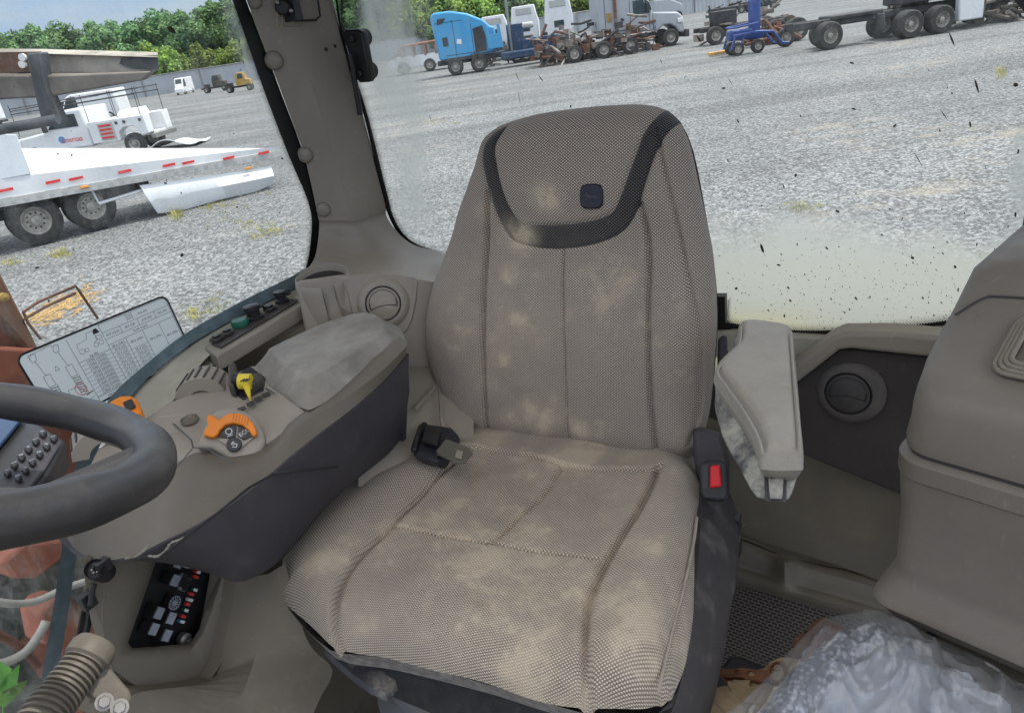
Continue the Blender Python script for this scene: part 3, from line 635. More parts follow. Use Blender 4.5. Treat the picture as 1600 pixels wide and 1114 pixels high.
pl = Plane((-.9, -.013, .95), (1, 0, 0), (0, 0, 1)); mb = MB(); text_mesh(mb, 'Americas', pl, (.25, -.02), .30, squeeze=.8, n=.004); mb.v = [tuple(v) for v in mb.v]; mb.build('decal_text', M['tape'], st, local=True)
mb = MB(); mb.lathe([(.14, 0), (.14, .012), (.001, .012)], (-1.05, -.002, .95), (0, -1, 0), 16); mb.build('round_emblem', M['bluepaint'], st, local=True)
for x, y in ((-2.35, .12), (1.83, .12), (-2.35, 1.75), (1.83, 1.75)): wheel(st, x, y, .42, .28)
mb = MB()
for y in (.0, 2.0):
    mb.tube([(-2.7, y, 2.35), (2.5, y, 2.45)], .018, 6); mb.tube([(-2.7, y, 2.15), (2.5, y, 2.25)], .02, 6)
    for x in (-2.7, -1.3, .3, 1.5, 2.45): mb.tube([(x, y, 1.3 if x < -1.4 else 1.44), (x, y, 2.5)], .015, 6)
for x in np.linspace(-2.7, 2.5, 7): mb.tube([(x, 0, 2.36+.034*x), (x, 2, 2.36+.034*x)], .02, 6)
mb.build('ladder_rack', M['chassis'], st, local=True)
mb = MB(); mb.box((-1.45, -.22, 1.45), (.14, .2, .28)); mb.build('mirror', M['chassis'], st, local=True, bevel=.03)
bxs(st, 'bumper', [((2.68, 1.0, .62), (.2, 1.9, .18)), ((-2.58, 1.0, .6), (.15, 1.9, .25))], M['steel'])
mb = MB(); mb.prism([(1.0, .6, 1.4), (2.3, .6, 1.4), (2.1, .8, 1.72), (1.2, .8, 1.7)], (0, .6, 0)); mb.build('tarp_cover', M['white'], st, local=True, bevel=.05)

def small_car(name, x, y, rot, label, cat, mat, L=4.6, H=1.5, van=False):
    c = thing(name, (x, y, 0), label, cat, rot=rot)
    if van: pr = [(-L/2, .35), (-L/2, .95), (-L/2+.5, 1.15), (-L/2+1.2, H-.15), (-L/2+1.6, H), (L/2, H), (L/2, .35)]
    else: pr = [(-L/2, .35), (-L/2, .8), (-L/2+1.2, .95), (-L/2+1.9, H), (L/2-1.3, H), (L/2-.6, 1.0), (L/2, .95), (L/2, .35)]
    body(c, 'body', pr, 0, 1.85, mat, .10)
    if van: panel(c, 'side_window', [(-L/2+.75, 1.25), (-L/2+1.3, H-.2), (-L/2+2.0, H-.2), (-L/2+2.0, 1.25)], -.01, M['autoglass'])
    else: panel(c, 'side_window', [(-L/2+1.45, 1.0), (-L/2+1.95, H-.1), (L/2-1.35, H-.1), (L/2-.9, 1.0)], -.01, M['autoglass'])
    mb = MB(); q = pr[3] if van else pr[3]; q0 = pr[2]
    mb.add([(q0[0]-.03+.1, .2, q0[1]+.08), (q0[0]-.03+.1, 1.65, q0[1]+.08), (q[0]-.04, 1.6, q[1]), (q[0]-.04, .25, q[1])], [(0, 1, 2, 3)]); mb.build('windshield', M['autoglass'], c, local=True)
    for wx in (-L/2+.85, L/2-.85):
        for wy in (.1, 1.7): wheel(c, wx, wy, .36, .22)
    return c
p = G(150, 182); small_car('pickup_truck', p[0]-2.0, p[1], R(-4), 'white pickup parked directly behind the service truck and its rack', 'pickup', M['white'], 5.4, 1.8)
p = G(60, 215); small_car('delivery_van', p[0], p[1]+8, R(-6), 'pale van half hidden by the steel post at the left', 'van', M['white'], 5.2, 2.3, True)
p = G(6, 200); bt = thing('box_truck', (p[0]-2.2, p[1]-2, 0), 'white box truck at the far left edge beneath the beam', 'truck', rot=R(-5)); body(bt, 'cargo_box', [(-3.2, .9), (-3.2, 3.2), (2.6, 3.2), (2.6, .9)], 0, 2.3, M['white'], .04); bxs(bt, 'frame', [((0, 1.1, .7), (6.5, .9, .2))], M['chassis']); [wheel(bt, x, y, .45, .28) for x in (-1.6, 1.6) for y in (.15, 2.1)]
p = G(298, 141); v = small_car('panel_van', p[0]*.86, p[1]*.86, R(84), 'white high roof van alone beside the far fence', 'van', M['white'], 5.6, 2.6, True); v.scale = (.62, .62, .78); v.location.x -= 0.2
for k, (px, py, lab, mt) in enumerate(((340, 140, 'dark stripped truck wreck right of the far white van', 'olive'), (378, 139, 'faded yellow wreck by the fence next to the pillar', 'ochre'))):
    p = G(px, py); s = .62 if k else .7; c = thing('wrecked_truck', (p[0]*.9, p[1]*.9, 0), lab, 'truck wreck'); c.scale = (.52, .52, .64)
    body(c, 'cab', [(-.9, .9), (-.9, 2.1), (-.5, 2.9), (.9, 2.9), (1.1, 1.9), (2.0, 1.7), (2.1, .9)], 0, 2.0, M[mt], .1); panel(c, 'side_window', [(-.4, 2.0), (-.2, 2.7), (.7, 2.7), (.7, 2.0)], -.01, M['autoglass'])
    bxs(c, 'chassis', [((-1.6, 1, .8), (4.5, .9, .3)), ((-2.4, 1, 1.2), (1.0, 1.2, .6))], M['chassis']); [wheel(c, x, y, .55, .35) for x in (-2.6, 1.5) for y in (.1, 1.8)]
mb = MB(); p = G(360, 122, 1)
# ---- blue semi cab on a stripped chassis
def at(px, py): q = G(px, py); return (q[0], q[1], 0)
c = thing('semi_truck', at(722, 117), 'bright blue sleeper cab standing on a stripped semi chassis', 'semi truck', rot=R(0))
body(c, 'sleeper_cab', [(-1.35, 1.05), (-1.55, 3.75), (-1.3, 4.02), (-.2, 4.0), (.9, 3.72), (1.9, 3.2), (2.35, 2.75), (2.6, 2.7), (2.75, 1.5), (2.3, 1.15), (.9, 1.15), (.7, .95)], -.1, 2.3, M['bluepaint'], .12)
panel(c, 'door_opening', [(1.15, 1.25), (1.15, 2.75), (1.8, 2.85), (1.95, 2.2), (1.9, 1.3)], -.115, M['chassis'])
panel(c, 'side_window', [(-.95, 1.9), (-.95, 2.45), (-.6, 2.45), (-.6, 1.9)], -.115, M['autoglass']); panel(c, 'vent_window', [(-1.15, 3.25), (-1.1, 3.6), (-.55, 3.6), (-.8, 3.3)], -.115, M['chassis'])
panel(c, 'white_patch', [(-.05, 1.95), (.02, 2.25), (.3, 2.2), (.28, 1.9)], -.115, M['white'])
mb = MB(); mb.prism([(2.0, -.5, 1.35), (2.0, -.5, 2.75), (2.15, -.5, 2.8), (2.15, -.5, 2.2), (2.75, -.5, 2.25), (2.75, -.5, 2.8), (2.95, -.5, 2.8), (3.05, -.5, 1.35)], (0, .08, 0)); mb.build('open_door', M['bluepaint'], c, local=True, bevel=.02); mb = MB(); [mb.box(a, b) for a, b in (((-.15, -.112, 2.3), (.025, .02, 2.3)), ((1.05, -.112, 2.1), (.025, .02, 1.9)), ((.4, -.112, 1.3), (2.6, .02, .03)), ((-.4, -.112, 3.35), (1.9, .02, .025)))]; mb.build('panel_gap', M['chassis'], c, local=True); bxs(c, 'side_skirt', [((.3, -.08, 1.02), (2.6, .1, .22))], M['chassis'], .03)
bxs(c, 'frame_rail', [((3.2, .5, .85), (9.5, .15, .3)), ((3.2, 1.5, .85), (9.5, .15, .3))], M['chassis'])
for x in (-.35, 1.25):
    for y in (.05, 1.9): wheel(c, x, y, .54, .5)
bxs(c, 'fuel_tank', [((4.6, -.1, .75), (3.6, .6, .5))], M['navy'], .1); bxs(c, 'engine_block', [((4.0, 1.0, 1.7), (1.1, 1.1, 1.9)), ((5.6, 1.0, 1.25), (2.6, 1.2, .8))], M['navy'], .06)
mb = MB(); mb.tube([(3.6, .3, 1.0), (3.6, .3, 4.3)], .09, 10); mb.build('exhaust_stack', M['steel'], c, local=True)
bxs(c, 'engine_cover', [((4.8, .9, 2.45), (1.0, .9, .4))], M['trailergrey'], .15)
# ---- burnt motorhome behind the blue cab
c = thing('burnt_bus', at(650, 121), 'burnt out bus shell with rusty window arches left of the blue cab', 'bus wreck')
c.location.y += 6; WM[c.name] = Matrix.Translation(c.location)
body(c, 'lower_body', [(-2.4, .5), (-2.5, 1.0), (-1.9, 1.35), (3.0, 1.35), (3.0, .5)], 0, 2.2, M['white'], .06)
mb = MB(); arch = [(-1.9, 1.35), (-1.2, 2.15), (3.0, 2.25)]
for y in (0, 2.2):
    mb.tube([(x, y, z) for x, z in arch], .10, 6)
    for x in (-1.2, -.3, .7, 1.6, 2.5, 3.0): mb.tube([(x, y, 1.3), (x, y, 2.2)], .10, 6)
mb.grid([[(x, y, 2.18+.02*x+.05*math.sin(x*3+y)) for y in np.linspace(0, 2.2, 5)] for x in np.linspace(-1.2, 3, 12)]); mb.build('burnt_roof', M['wreckbrown'], c, local=True)
[wheel(c, x, y, .5, .3) for x in (-1.3, .9) for y in (.05, 2.0)]
bxs(c, 'underframe', [((.3, 1.1, .7), (5.4, 1.2, .3)), ((-1.9, 1.0, .85), (.9, 1.3, .5))], M['chassis'])
# ---- three white cabs seen end on, behind the scrap
for k, (px, yb, lab) in enumerate(((782, 96, 'white semi cab beside the tall exhaust stack, lowest of the three rear facing cabs'), (832, 90, 'white semi cab with a green rear window behind the scrap'), (888, 84, 'tall white semi cab nearest the grey semi truck'))):
    p = G(px, yb); c = thing('semi_cab', (p[0], p[1]+4, 0), lab, 'semi truck', rot=R(-8), group='white semi cabs seen from behind')
    H = (3.5, 3.9, 4.1)[k]
    mb = MB(); mb.loft([[(-1.1, 0, 1.1), (1.1, 0, 1.1), (1.15, 0, 2.6), (.95, 0, H), (-.95, 0, H), (-1.15, 0, 2.6)], [(-1.1, 1.9, 1.1), (1.1, 1.9, 1.1), (1.15, 1.9, 2.6), (.95, 2.4, H-.7), (-.95, 2.4, H-.7), (-1.15, 1.9, 2.6)]]); mb.build('cab_shell', M['white'], c, local=True, bevel=.08)
    mb = MB(); mb.box((0, -.02, 2.15), (.8, .04, .5)); mb.build('rear_window', M['autoglass'], c, local=True, bevel=.02)
    mb = MB(); mb.box((0, -.03, H-.45), (1.3, .05, .5)); mb.build('roof_recess', M['trailergrey'], c, local=True, bevel=.03)
    bxs(c, 'chassis', [((0, -1.5, .8), (.9, 5, .3)), ((0, -1.2, 1.1), (1.4, .5, .5))], M['chassis']); [wheel(c, x, 0, .52, .4) for x in ()]
    o = wheel(c, 0, 0, .52, .5); o.location = (-.9, -2, 0); o.rotation_euler = (0, 0, R(90)); o = wheel(c, 0, 0, .52, .5); o.location = (.9, -2, 0); o.rotation_euler = (0, 0, R(90))
# ---- grey semi truck facing right
c = thing('semi_truck', at(1000, 80), 'silver grey semi truck with a long hood facing right', 'semi truck', rot=R(2))
body(c, 'sleeper_cab', [(-2.6, 1.1), (-2.6, 3.9), (-1.9, 4.1), (.2, 3.4), (.75, 2.85), (.95, 2.3), (.95, 1.1)], 0, 2.4, M['grey'], .10)
body(c, 'hood', [(.97, 1.0), (.97, 2.15), (2.6, 1.95), (2.95, 1.6), (3.0, .75), (2.6, .75), (2.45, 1.05), (2.1, 1.3), (1.6, 1.3), (1.3, 1.05)], .05, 2.35, M['grey'], .10)
panel(c, 'side_window', [(-.3, 2.15), (-.3, 2.95), (.35, 2.95), (.7, 2.15)], -.015, M['autoglass']); panel(c, 'windshield', [(.5, 2.3), (.45, 3.0), (.75, 2.75), (.9, 2.3)], -.02, M['autoglass'])
mb = MB(); mb.box((-1.85, -.03, 2.2), (.3, .03, .5)); mb.build('emblem_plate', M['ochre'], c, local=True); mb = MB(); [mb.box(a, b) for a, b in (((-.5, -.012, 2.1), (.025, .02, 1.9)), ((.72, -.012, 1.7), (.025, .02, 1.1)), ((-1.2, -.012, 1.35), (2.6, .02, .03)), ((-2.1, -.012, 2.6), (.025, .02, 2.4)))]; mb.build('panel_gap', M['chassis'], c, local=True)
mb = MB(); mb.box((.6, -.25, 2.45), (.2, .15, .6)); mb.build('mirror', M['chassis'], c, local=True, bevel=.03)
mb = MB(); mb.box((2.7, -.02, 1.45), (.35, .06, .25)); mb.build('headlight', M['light'], c, local=True, bevel=.03)
for x in (2.05, -4.2, -2.9): [wheel(c, x, y, .52, .35) for y in (.1, 2.1)]
bxs(c, 'chassis', [((-1.2, 1.2, .8), (8.4, .9, .3)), ((-.7, .1, .7), (2.4, .5, .6))], M['chassis'], .08); mb = MB(); mb.tube([(-1.45, -.12, 1.0), (-1.45, -.12, 4.2)], .10, 10); mb.build('exhaust_stack', M['rust'], c, local=True)
bxs(c, 'bumper', [((3.15, 1.2, .65), (.25, 2.4, .45))], M['chassis'], .05)
mb = MB(); mb.lathe([(.3, -.7), (.32, -.6), (.32, .6), (.3, .7)], (-2.2, -.15, .85), (1, 0, 0), 16); mb.build('fuel_tank', M['light'], c, local=True, smooth=40)
# ---- heap of burnt engine and axle scrap
sc = thing('scrap_heap', at(920, 95), 'heap of burnt axles and engine parts in front of the grey semi', 'scrap')
for k, (mt, nm) in enumerate((('chassis', 'dark_scrap'), ('scrap', 'pale_scrap'), ('rust', 'rusty_scrap'))):
    mb = MB(); sticks(mb, 74, -3.2, 4.4, -.2, 3.0, 2.3, (.025, .09), 30+k); mb.build(nm, M[mt], sc, local=True)
[wheel(sc, x, y, .5, .3) for x, y in ((-.9, -.3), (.9, -.4), (2.6, 0))]
for px, py, yy, lab, mt in ((800, 104, 3, 'stripped dark truck chassis with an upright engine behind the blue cab', 'navy'), (860, 96, 4, 'burnt truck frame between the scrap heap and the white cabs', 'olive'), (1250, 66, 7, 'stripped axle frame standing behind the rusty cutter', 'chassis'), (1520, 44, 2, 'heap of wrecked truck frames at the far right of the yard', 'olive')):
    q = G(px, py); c = thing('wrecked_chassis', (q[0], q[1]+yy, 0), lab, 'truck wreck', rot=R(4))
    bxs(c, 'frame_rail', [((0, .4, .85), (5.6, .15, .26)), ((0, 1.4, .85), (5.6, .15, .26)), ((-1.2, .9, 1.35), (1.3, 1.0, .8))], M[mt], .05); mb = MB(); sticks(mb, 40, -2.6, 2.6, 0, 1.8, 2.1, (.03, .09), int(px)); mb.build('loose_part', M['scrap'], c, local=True)
    for x in (-2.0, 1.3, 2.4): wheel(c, x, .1, .5, .35)
# ---- grey truck nose and far wrecks at the fence
c = thing('truck_nose', at(1048, 24), 'dark wrecked truck by the fence above the grey hood', 'truck wreck'); c.location.y = min(c.location.y, 108); c.location.x *= 108/G(1048, 24)[1]; WM[c.name] = Matrix.Translation(c.location)
body(c, 'hood', [(-2, .9), (-2, 2.8), (0, 2.7), (1.6, 1.9), (1.7, .9)], 0, 2.2, M['grey'], .1); [wheel(c, x, 0, .55, .35) for x in (-1.4, 1.0)]
for px, py, lab in ((1140, 20, 'low dark flattened wreck at the right end of the fence'), (1190, 12, 'small dark wreck furthest right beyond the fence end')):
    q = G(px, py); s = 95/q[1]; c = thing('car_wreck', (q[0]*s, 95, 0), lab, 'car wreck'); mb = MB(); sticks(mb, 34, -2.2, 2.2, 0, 2.2, 1.6, (.05, .12), int(px)); mb.build('crushed_body', M['olive'], c, local=True); bxs(c, 'chassis', [((0, 1, .7), (4.2, 1.6, .5))], M['chassis'], .1); [wheel(c, x, 0, .4, .3) for x in (-1.4, 1.4)]
# ---- small blue tractor with loader
c = thing('compact_tractor', at(1178, 84), 'small blue compact tractor with a front loader frame', 'tractor', rot=R(0)); c.scale = (.84, .84, .82)
bxs(c, 'hood', [((-.6, .55, 1.05), (1.3, .6, .55)), ((.25, .55, .9), (.9, .5, .4))], M['tblue'], .1); bxs(c, 'canopy_post', [((.22, .55, 1.9), (.55, .5, 1.7))], M['tblue'], .08)
mb = MB()
for y in (-.1, 1.2):
    mb.tube([(-1.25, y, .35), (-1.05, y, 1.05), (.1, y, 1.1), (1.0, y, 1.0)], .08, 6); mb.tube([(-1.1, y, 1.45), (.2, y, 1.55)], .05, 6); mb.tube([(1.0, y, 1.0), (1.5, y, .35), (1.9, y, .3)], .07, 6)
    mb.tube([(-.75, y, .5), (-.55, y, 1.05)], .05, 6)
mb.tube([(-1.05, -.1, 1.05), (-1.05, 1.2, 1.05)], .06, 6); mb.tube([(-1.1, -.1, 1.45), (-1.1, 1.2, 1.45)], .05, 6); mb.build('loader_frame', M['tblue'], c, local=True)
wheel(c, -.9, .0, .35, .25); wheel(c, .2, .0, .36, .25); wheel(c, -.9, 1.0, .35, .25); wheel(c, 2.2, 1.2, .5, .35)
c = thing('rusty_cutter', (G(1235, 70)[0], G(1235, 70)[1]+1.5, 0), 'rusty brown rotary cutter behind the blue tractor', 'implement')
mb = MB(); sticks(mb, 30, -1.2, 1.2, 0, 1.2, 1.1, (.05, .1), 5); mb.build('cutter_body', M['rust'], c, local=True); wheel(c, 1.0, .2, .55, .4); wheel(c, 0.4, 1.3, .55, .4)
q = G(1130, 86); o = MB(); o.box((q[0], q[1], .12), (1.5, .35, .14), R(12)); o.box((q[0]+.6, q[1]+.2, .10), (1.2, .2, .1), R(25)); setp(o.build('timber_plank', M['wood'], cab=False, bevel=.03), 'orange brown timber planks lying in front of the blue tractor', 'timber')
# ---- stripped tandem semi chassis on the right
c = thing('semi_chassis', at(1405, 62), 'stripped black semi chassis with big tandem wheels and a white hood piece', 'semi chassis', rot=R(2))
for x, y in ((.25, -.1), (-2.9, .3), (1.55, -.1), (-2.3, 1.9), (.25, 1.9), (1.55, 1.9)): wheel(c, x, y, .54, .6)
bxs(c, 'frame_rail', [((0, .6, 1.0), (8.4, .18, .3)), ((0, 1.5, 1.0), (8.4, .18, .3)), ((-1.6, 1.0, 1.15), (2.2, 1.2, .18)), ((-.85, 0, .75), (.12, .5, .7)), ((1.5, 1, 1.5), (2.6, 1.6, .45))], M['chassis'], .05)
body(c, 'hood_piece', [(2.35, .35), (2.3, 1.15), (2.1, 1.5), (2.5, 1.55), (3.35, 1.75), (3.4, .35)], -.2, .1, M['white'], .06)
mb = MB(); sticks(mb, 40, 3.2, 8.0, 0, 2.0, 1.5, (.05, .12), 77); mb.build('engine_scrap', M['olive'], c, local=True); mb = MB(); sticks(mb, 22, 3.4, 7.6, -.1, 1.6, 1.5, (.05, .1), 78); mb.build('pale_scrap', M['scrap'], c, local=True)
bxs(c, 'wreck_cab', [((2.5, 1.4, 2.1), (3.2, 1.6, .9)), ((5.4, 1.4, 1.3), (3.6, 1.6, 1.0))], M['chassis'], .1)

# ---- steel beam rig close to the cab on the left
Yb = 4.6
b = thing('steel_beam', tuple(GY(-70, 300, Yb)*np.array([1, 1, 0])), 'weathered steel I beam on a dark post with a black pipe, by the trees', 'beam')
P3 = lambda x, y, dY=0: GY(x, y, Yb+dY)
mb = MB(); mb.loft([[P3(-120, 88), P3(-120, 75, .15), P3(-120, 75, .35), P3(-120, 95, .35)], [P3(62, 84), P3(62, 77, .15), P3(62, 77, .35), P3(62, 92, .35)], [P3(247, 90), P3(246, 82, .15), P3(246, 82, .35), P3(247, 100, .35)]]); mb.build('top_flange', surf('pale grimy steel flange', (.30, .27, .23), .7, .35, 3, .7, dcol=(.10, .08, .07), dscale=5), b, cab=False); mb = MB(); mb.prism([P3(x, y, -.012) for x, y in ((-120, 84), (64, 81), (56, 112), (-120, 122))], (0, .006, 0)); mb.build('rusty_plate', M['rust'], b, cab=False)
mb = MB(); mb.loft([[P3(-120, 90, .05), P3(-120, 90, .15), P3(-120, 160, .15), P3(-120, 160, .05)], [P3(70, 86, .05), P3(70, 86, .15), P3(84, 118, .15), P3(84, 118, .05)], [P3(246, 88, .05), P3(246, 88, .15), P3(248, 110, .15), P3(248, 110, .05)]]); mb.build('web', M['beam'], b, cab=False); mb = MB(); mb.prism([P3(x, y, .03) for x, y in ((192, 88), (246, 87), (248, 109), (200, 106), (186, 100))], (0, .006, 0)); mb.build('burnt_patch', M['bluegrey'], b, cab=False)
mb = MB(); mb.loft([[P3(-120, 118, -.12), P3(-120, 112, .3), P3(-120, 160, .3), P3(-120, 162, -.12)], [P3(80, 118, -.12), P3(92, 106, .3), P3(85, 150, .3), P3(78, 152, -.12)], [P3(235, 112, -.05), P3(247, 108, .3), P3(230, 124, .3), P3(224, 126, -.05)]]); mb.build('bottom_flange', surf('grimy brown steel', (.17, .15, .13), .75, .4, 2.5, .5, dcol=(.05, .05, .05), dscale=4), b, cab=False, bevel=.01)
mb = MB(); mb.prism([P3(40, 84, -.16), P3(62, 82, -.16), P3(72, 140, -.16), P3(95, 192, -.16), P3(66, 196, -.16), P3(54, 150, -.16)], (0, .10, 0)); mb.build('post', M['bluegrey'], b, cab=False, bevel=.01)
mb = MB(); mb.tube([P3(-140, 229, -.2), P3(0, 203, -.2), P3(90, 187, -.2)], .028, 12); mb.build('pipe', M['bluegrey'], b, cab=False, smooth=50)
mb = MB()
for x, y in ((37, 90), (37, 101)): mb.lathe([(.02, 0), (.02, .02), (.001, .02)], P3(x, y, -.02), (0, -1, 0), 10)
mb.build('bolt', M['light'], b, cab=False)
mb = MB(); mb.box((*P3(-420, 100, .2)[:2], 1.4), (.18, .18, 2.9)); mb.tube([P3(-420, 118, .2), P3(-118, 118, .2)], .09, 8); mb.build('leg', M['bluegrey'], b, cab=False)

# ================================================================ THE TRACTOR CAB
FZ = -1.36
tc_ = thing('tractor_cab', (-.5, .6, FZ), 'beige trimmed tractor cab with dusty windows around the seat', 'tractor cab', cab=True)
def cpart(mb, name, mat, parent=None, **k): return mb.build(name, M[mat] if isinstance(mat, str) else mat, parent or tc_, **k)
cpart(MB().box((-.5, .45, FZ-.03), (1.5, 2.1, .06)), 'floor', 'floor')
# unseen roof: overhang added to block sun, open hatch sized to let skylight in
mb = MB(); zr = .40
for c, s in (((-.36, 1.23, zr), (2.0, 1.06, .10)), ((-.36, -.86, zr), (2.0, .3, .10)), ((-1.22, -.01, zr), (.22, 1.40, .10)), ((.54, -.01, zr), (.20, 1.40, .10))): mb.box(c, s)
cpart(mb, 'roof', 'trim2', bevel=.02)
# cab corner posts that carry the roof in front
mb = MB(); mb.tube([(-1.18, -.85, FZ), (-1.18, -.9, .36)], .05, 8); mb.tube([(.2, -.85, FZ), (.2, -.9, .36)], .05, 8); mb.tube([(.22, 1.35, FZ), (.22, 1.38, .36)], .05, 8)
cpart(mb, 'front_post', 'seal')

# ---- windows: glass sheets whose dust follows the photographed stains
def px_of(p):
    w = UX*p[0]+VX*p[1]+ZX*p[2]; q = CMn.T @ w
    return (800+FPX*q[0]/-q[2], 557-FPX*q[1]/-q[2]) if q[2] < -.01 else (-9999, -9999)
def glass_sheet(name, gen, nu, nv, dustf, yellf):
    P = np.array([[gen(a, b) for a in np.linspace(0, 1, nu)] for b in np.linspace(0, 1, nv)]); D = np.zeros((nv, nu)); Y = np.zeros((nv, nu))
    for i in range(nv):
        for j in range(nu):
            x, y = px_of(P[i, j]); D[i, j] = dustf(x, y); Y[i, j] = yellf(x, y)
    mb = MB(); mb.grid(P, attr={'dust': D, 'yell': Y}); return cpart(mb, name, 'glass', smooth=80)
ss = lambda a, b, x: (lambda t: t*t*(3-2*t))(min(1, max(0, (x-a)/(b-a))))
def dust_rear(x, y):
    d = .16
    wob = 18*math.sin(x*.013+1)+10*math.sin(x*.05)
    yb = 372+wob if x > 1050 else 700
    if x > 1050: d = max(d, .16+.98*ss(yb-95, yb+75, y)**1.2*ss(1050, 1110, x))
    if x > 1540: d = max(d, .75*ss(1550, 1600, x)*ss(150, 230, y))
    xl = 588+ (y*.14); wl = 52*(1 if y < 190 else .75)
    strip = ss(xl-40, xl-10, x)*(1-ss(xl+wl-20, xl+wl+25, x)); 
    d = max(d, .16+.56*strip*(1-ss(230, 420, y)*.45))
    blot = math.exp(-(((x-608)/36)**2+((y-215)/48)**2)); d = d*(1-.6*blot)
    if 600 < x < 720: d = max(d, .45*(1-ss(30, 110, y))*(1-ss(650, 720, x)))
    d = max(d, .55*ss(330, 400, y)*(1-ss(660, 760, x)))
    return d
def yell_rear(x, y): return .22*ss(330, 430, y)+.6*ss(470, 505, y)*(1-ss(1180, 1330, x))*ss(1090, 1140, x)+.5*math.exp(-(((x-580)/14)**2+((y-190)/70)**2))+.25*ss(495, 520, y)
rg = glass_sheet('rear_window', lambda a, b: (-1.14+1.75*a, 1.43+.06*math.sin(math.pi*a), -.80+1.15*b), 110, 76, dust_rear, yell_rear)
def dust_right(x, y):
    # light film, heavier next to the pillar and near the lower edge
    xe = np.interp(y, [0, 150, 330, 420], [368, 418, 484, 482]); d = .17
    d = max(d, .50*ss(xe-48, xe-8, x) if y < 410 and x < xe else d)
    if x < 140 and y > 820: d = .24
    return d
wg = glass_sheet('side_window', lambda a, b: (-1.20-.03*math.sin(math.pi*b), -.3+1.70*a, -1.35+1.75*b), 90, 90, dust_right, lambda x, y: .25 if y > 480 else 0)
# specks of dirt stuck on the panes
def specks(par, n, gen, sz, seed):
    r = random.Random(seed); mb = MB()
    for k in range(n):
        x, y, lx, a = gen(r); s = sz*r.lognormvariate(0, .5); P, e1, e2 = par_pt(par, x, y)
        m = 6; st = lx; mb.add([P+(math.cos(t)*s*st*math.cos(a)-math.sin(t)*s*math.sin(a))*e1+(math.cos(t)*s*st*math.sin(a)+math.sin(t)*s*math.cos(a))*e2 for t in np.linspace(0, 6.28, m, endpoint=False)], [tuple(range(m))])
    o = cpart(mb, 'dirt_speck', 'specks', par); o['kind'] = 'stuff'; return o
M['specks'] = surf('dry mud specks', (.065, .05, .032), .9, .5, 60)
def par_pt(par, x, y):
    if par is rg: return pv(x, y, 1.415), np.array([1., 0, 0]), np.array([0, 0, 1.])
    return pu(x, y, -1.185), np.array([0, 1., 0]), np.array([0, 0, 1.])
specks(rg, 900, lambda r: (r.uniform(1110, 1600), 520-abs(r.gauss(0, 90)), r.uniform(1, 2.6), r.gauss(-1.2, .5)), .00048, 3)
specks(rg, 70, lambda r: (r.uniform(650, 1600), r.uniform(60, 500), r.uniform(1, 4), r.gauss(-1.1, .5)), .0008, 4)
BIG = [(1526, 135, 14, 3.5, -1.2), (1487, 62, 14, 3, -1.1), (1435, 250, 16, 1.5, -1), (1475, 180, 12, 1.5, -.9), (1092, 62, 9, 3, -.9), (845, 123, 9, 2, -.9), (808, 120, 9, 1.5, -1.2), (811, 152, 14, 1, -1.5), (1334, 171, 5, 3, -.3), (1331, 99, 5, 3, -.3), (1153, 190, 5, 3, -1), (1033, 97, 6, 1.2, -1.1), (1141, 128, 9, 1, -1.0), (672, 184, 8, 1.2, -1.4), (1540, 262, 6, 1, -1.3)]
mb = MB()
for x, y, L, wd, a in BIG:
    P, e1, e2 = par_pt(rg, x, y); k = np.linalg.norm(P)/FPX; l, w_ = L*k*.75, wd*k*.42; ca, sa = math.cos(a), math.sin(a)
    ts = np.linspace(-1, 1, 7); q = [P+(t*l*ca-w_*(1-t*t)*sa)*e1*.9+(-t*l*sa*-1+w_*(1-t*t)*ca)*e2 for t in ts]+[P+(t*l*ca+w_*(1-t*t)*.8*sa)*e1*.9+(t*l*sa-w_*(1-t*t)*.8*ca)*e2 for t in ts[::-1]]
    mb.add(q, [tuple(range(14))])
o = cpart(mb, 'mud_streak', 'specks', rg); o['kind'] = 'stuff'
specks(wg, 75, lambda r: (r.uniform(-20, 450), r.uniform(0, 500), r.uniform(1, 2.2), r.uniform(-1.5, 1.5)), .0010, 5)

# ---- black gaskets around the panes
def strip_px(L, Rr_, f, th, n=60):        # band between two pixel polylines on a surface, given thickness towards the camera
    a, b = spline(L, n), spline(Rr_, n); rings = []
    for p, q in zip(a, b):
        A, B = f(*p), f(*q); A2, B2 = A*(1-th/np.linalg.norm(A)), B*(1-th/np.linalg.norm(B)); rings.append([A, A2, B2, B])
    return MB().loft(rings)
mb = strip_px([(345, -45), (363, 0), (412, 140), (450, 240), (482, 317), (487, 362), (478, 419), (462, 440)], [(366, -45), (384, 0), (437, 140), (474, 240), (499, 335), (500, 380), (489, 428), (476, 445)], lambda x, y: pu(x, y, -1.19), .03)
cpart(mb, 'window_gasket', 'seal', wg, smooth=40)
mb = strip_px([(519, -45), (533, 57), (568, 180), (594, 290), (606, 335), (628, 372), (668, 396), (720, 413)], [(522, -45), (537, 57), (574, 180), (604, 300), (617, 345), (640, 375), (680, 393), (724, 405)], lambda x, y: pv(x, y, 1.395), .02)
mb2 = strip_px([(1100, 500), (1140, 505), (1220, 515), (1300, 516), (1400, 510), (1480, 501), (1620, 480)], [(1100, 520), (1140, 518), (1220, 526), (1300, 528), (1400, 522), (1480, 513), (1620, 494)], lambda x, y: pv(x, y, 1.395), .02)
cpart(mb2, 'window_gasket', 'seal', rg, smooth=40); cpart(MB().prism([pv(x, y, 1.393) for x, y in ((1118, 458), (1136, 458), (1137, 500), (1150, 512), (1118, 512))], (0, -.02, 0)), 'gasket_block', 'seal', rg)
cpart(mb, 'window_gasket', 'seal', rg, smooth=40)
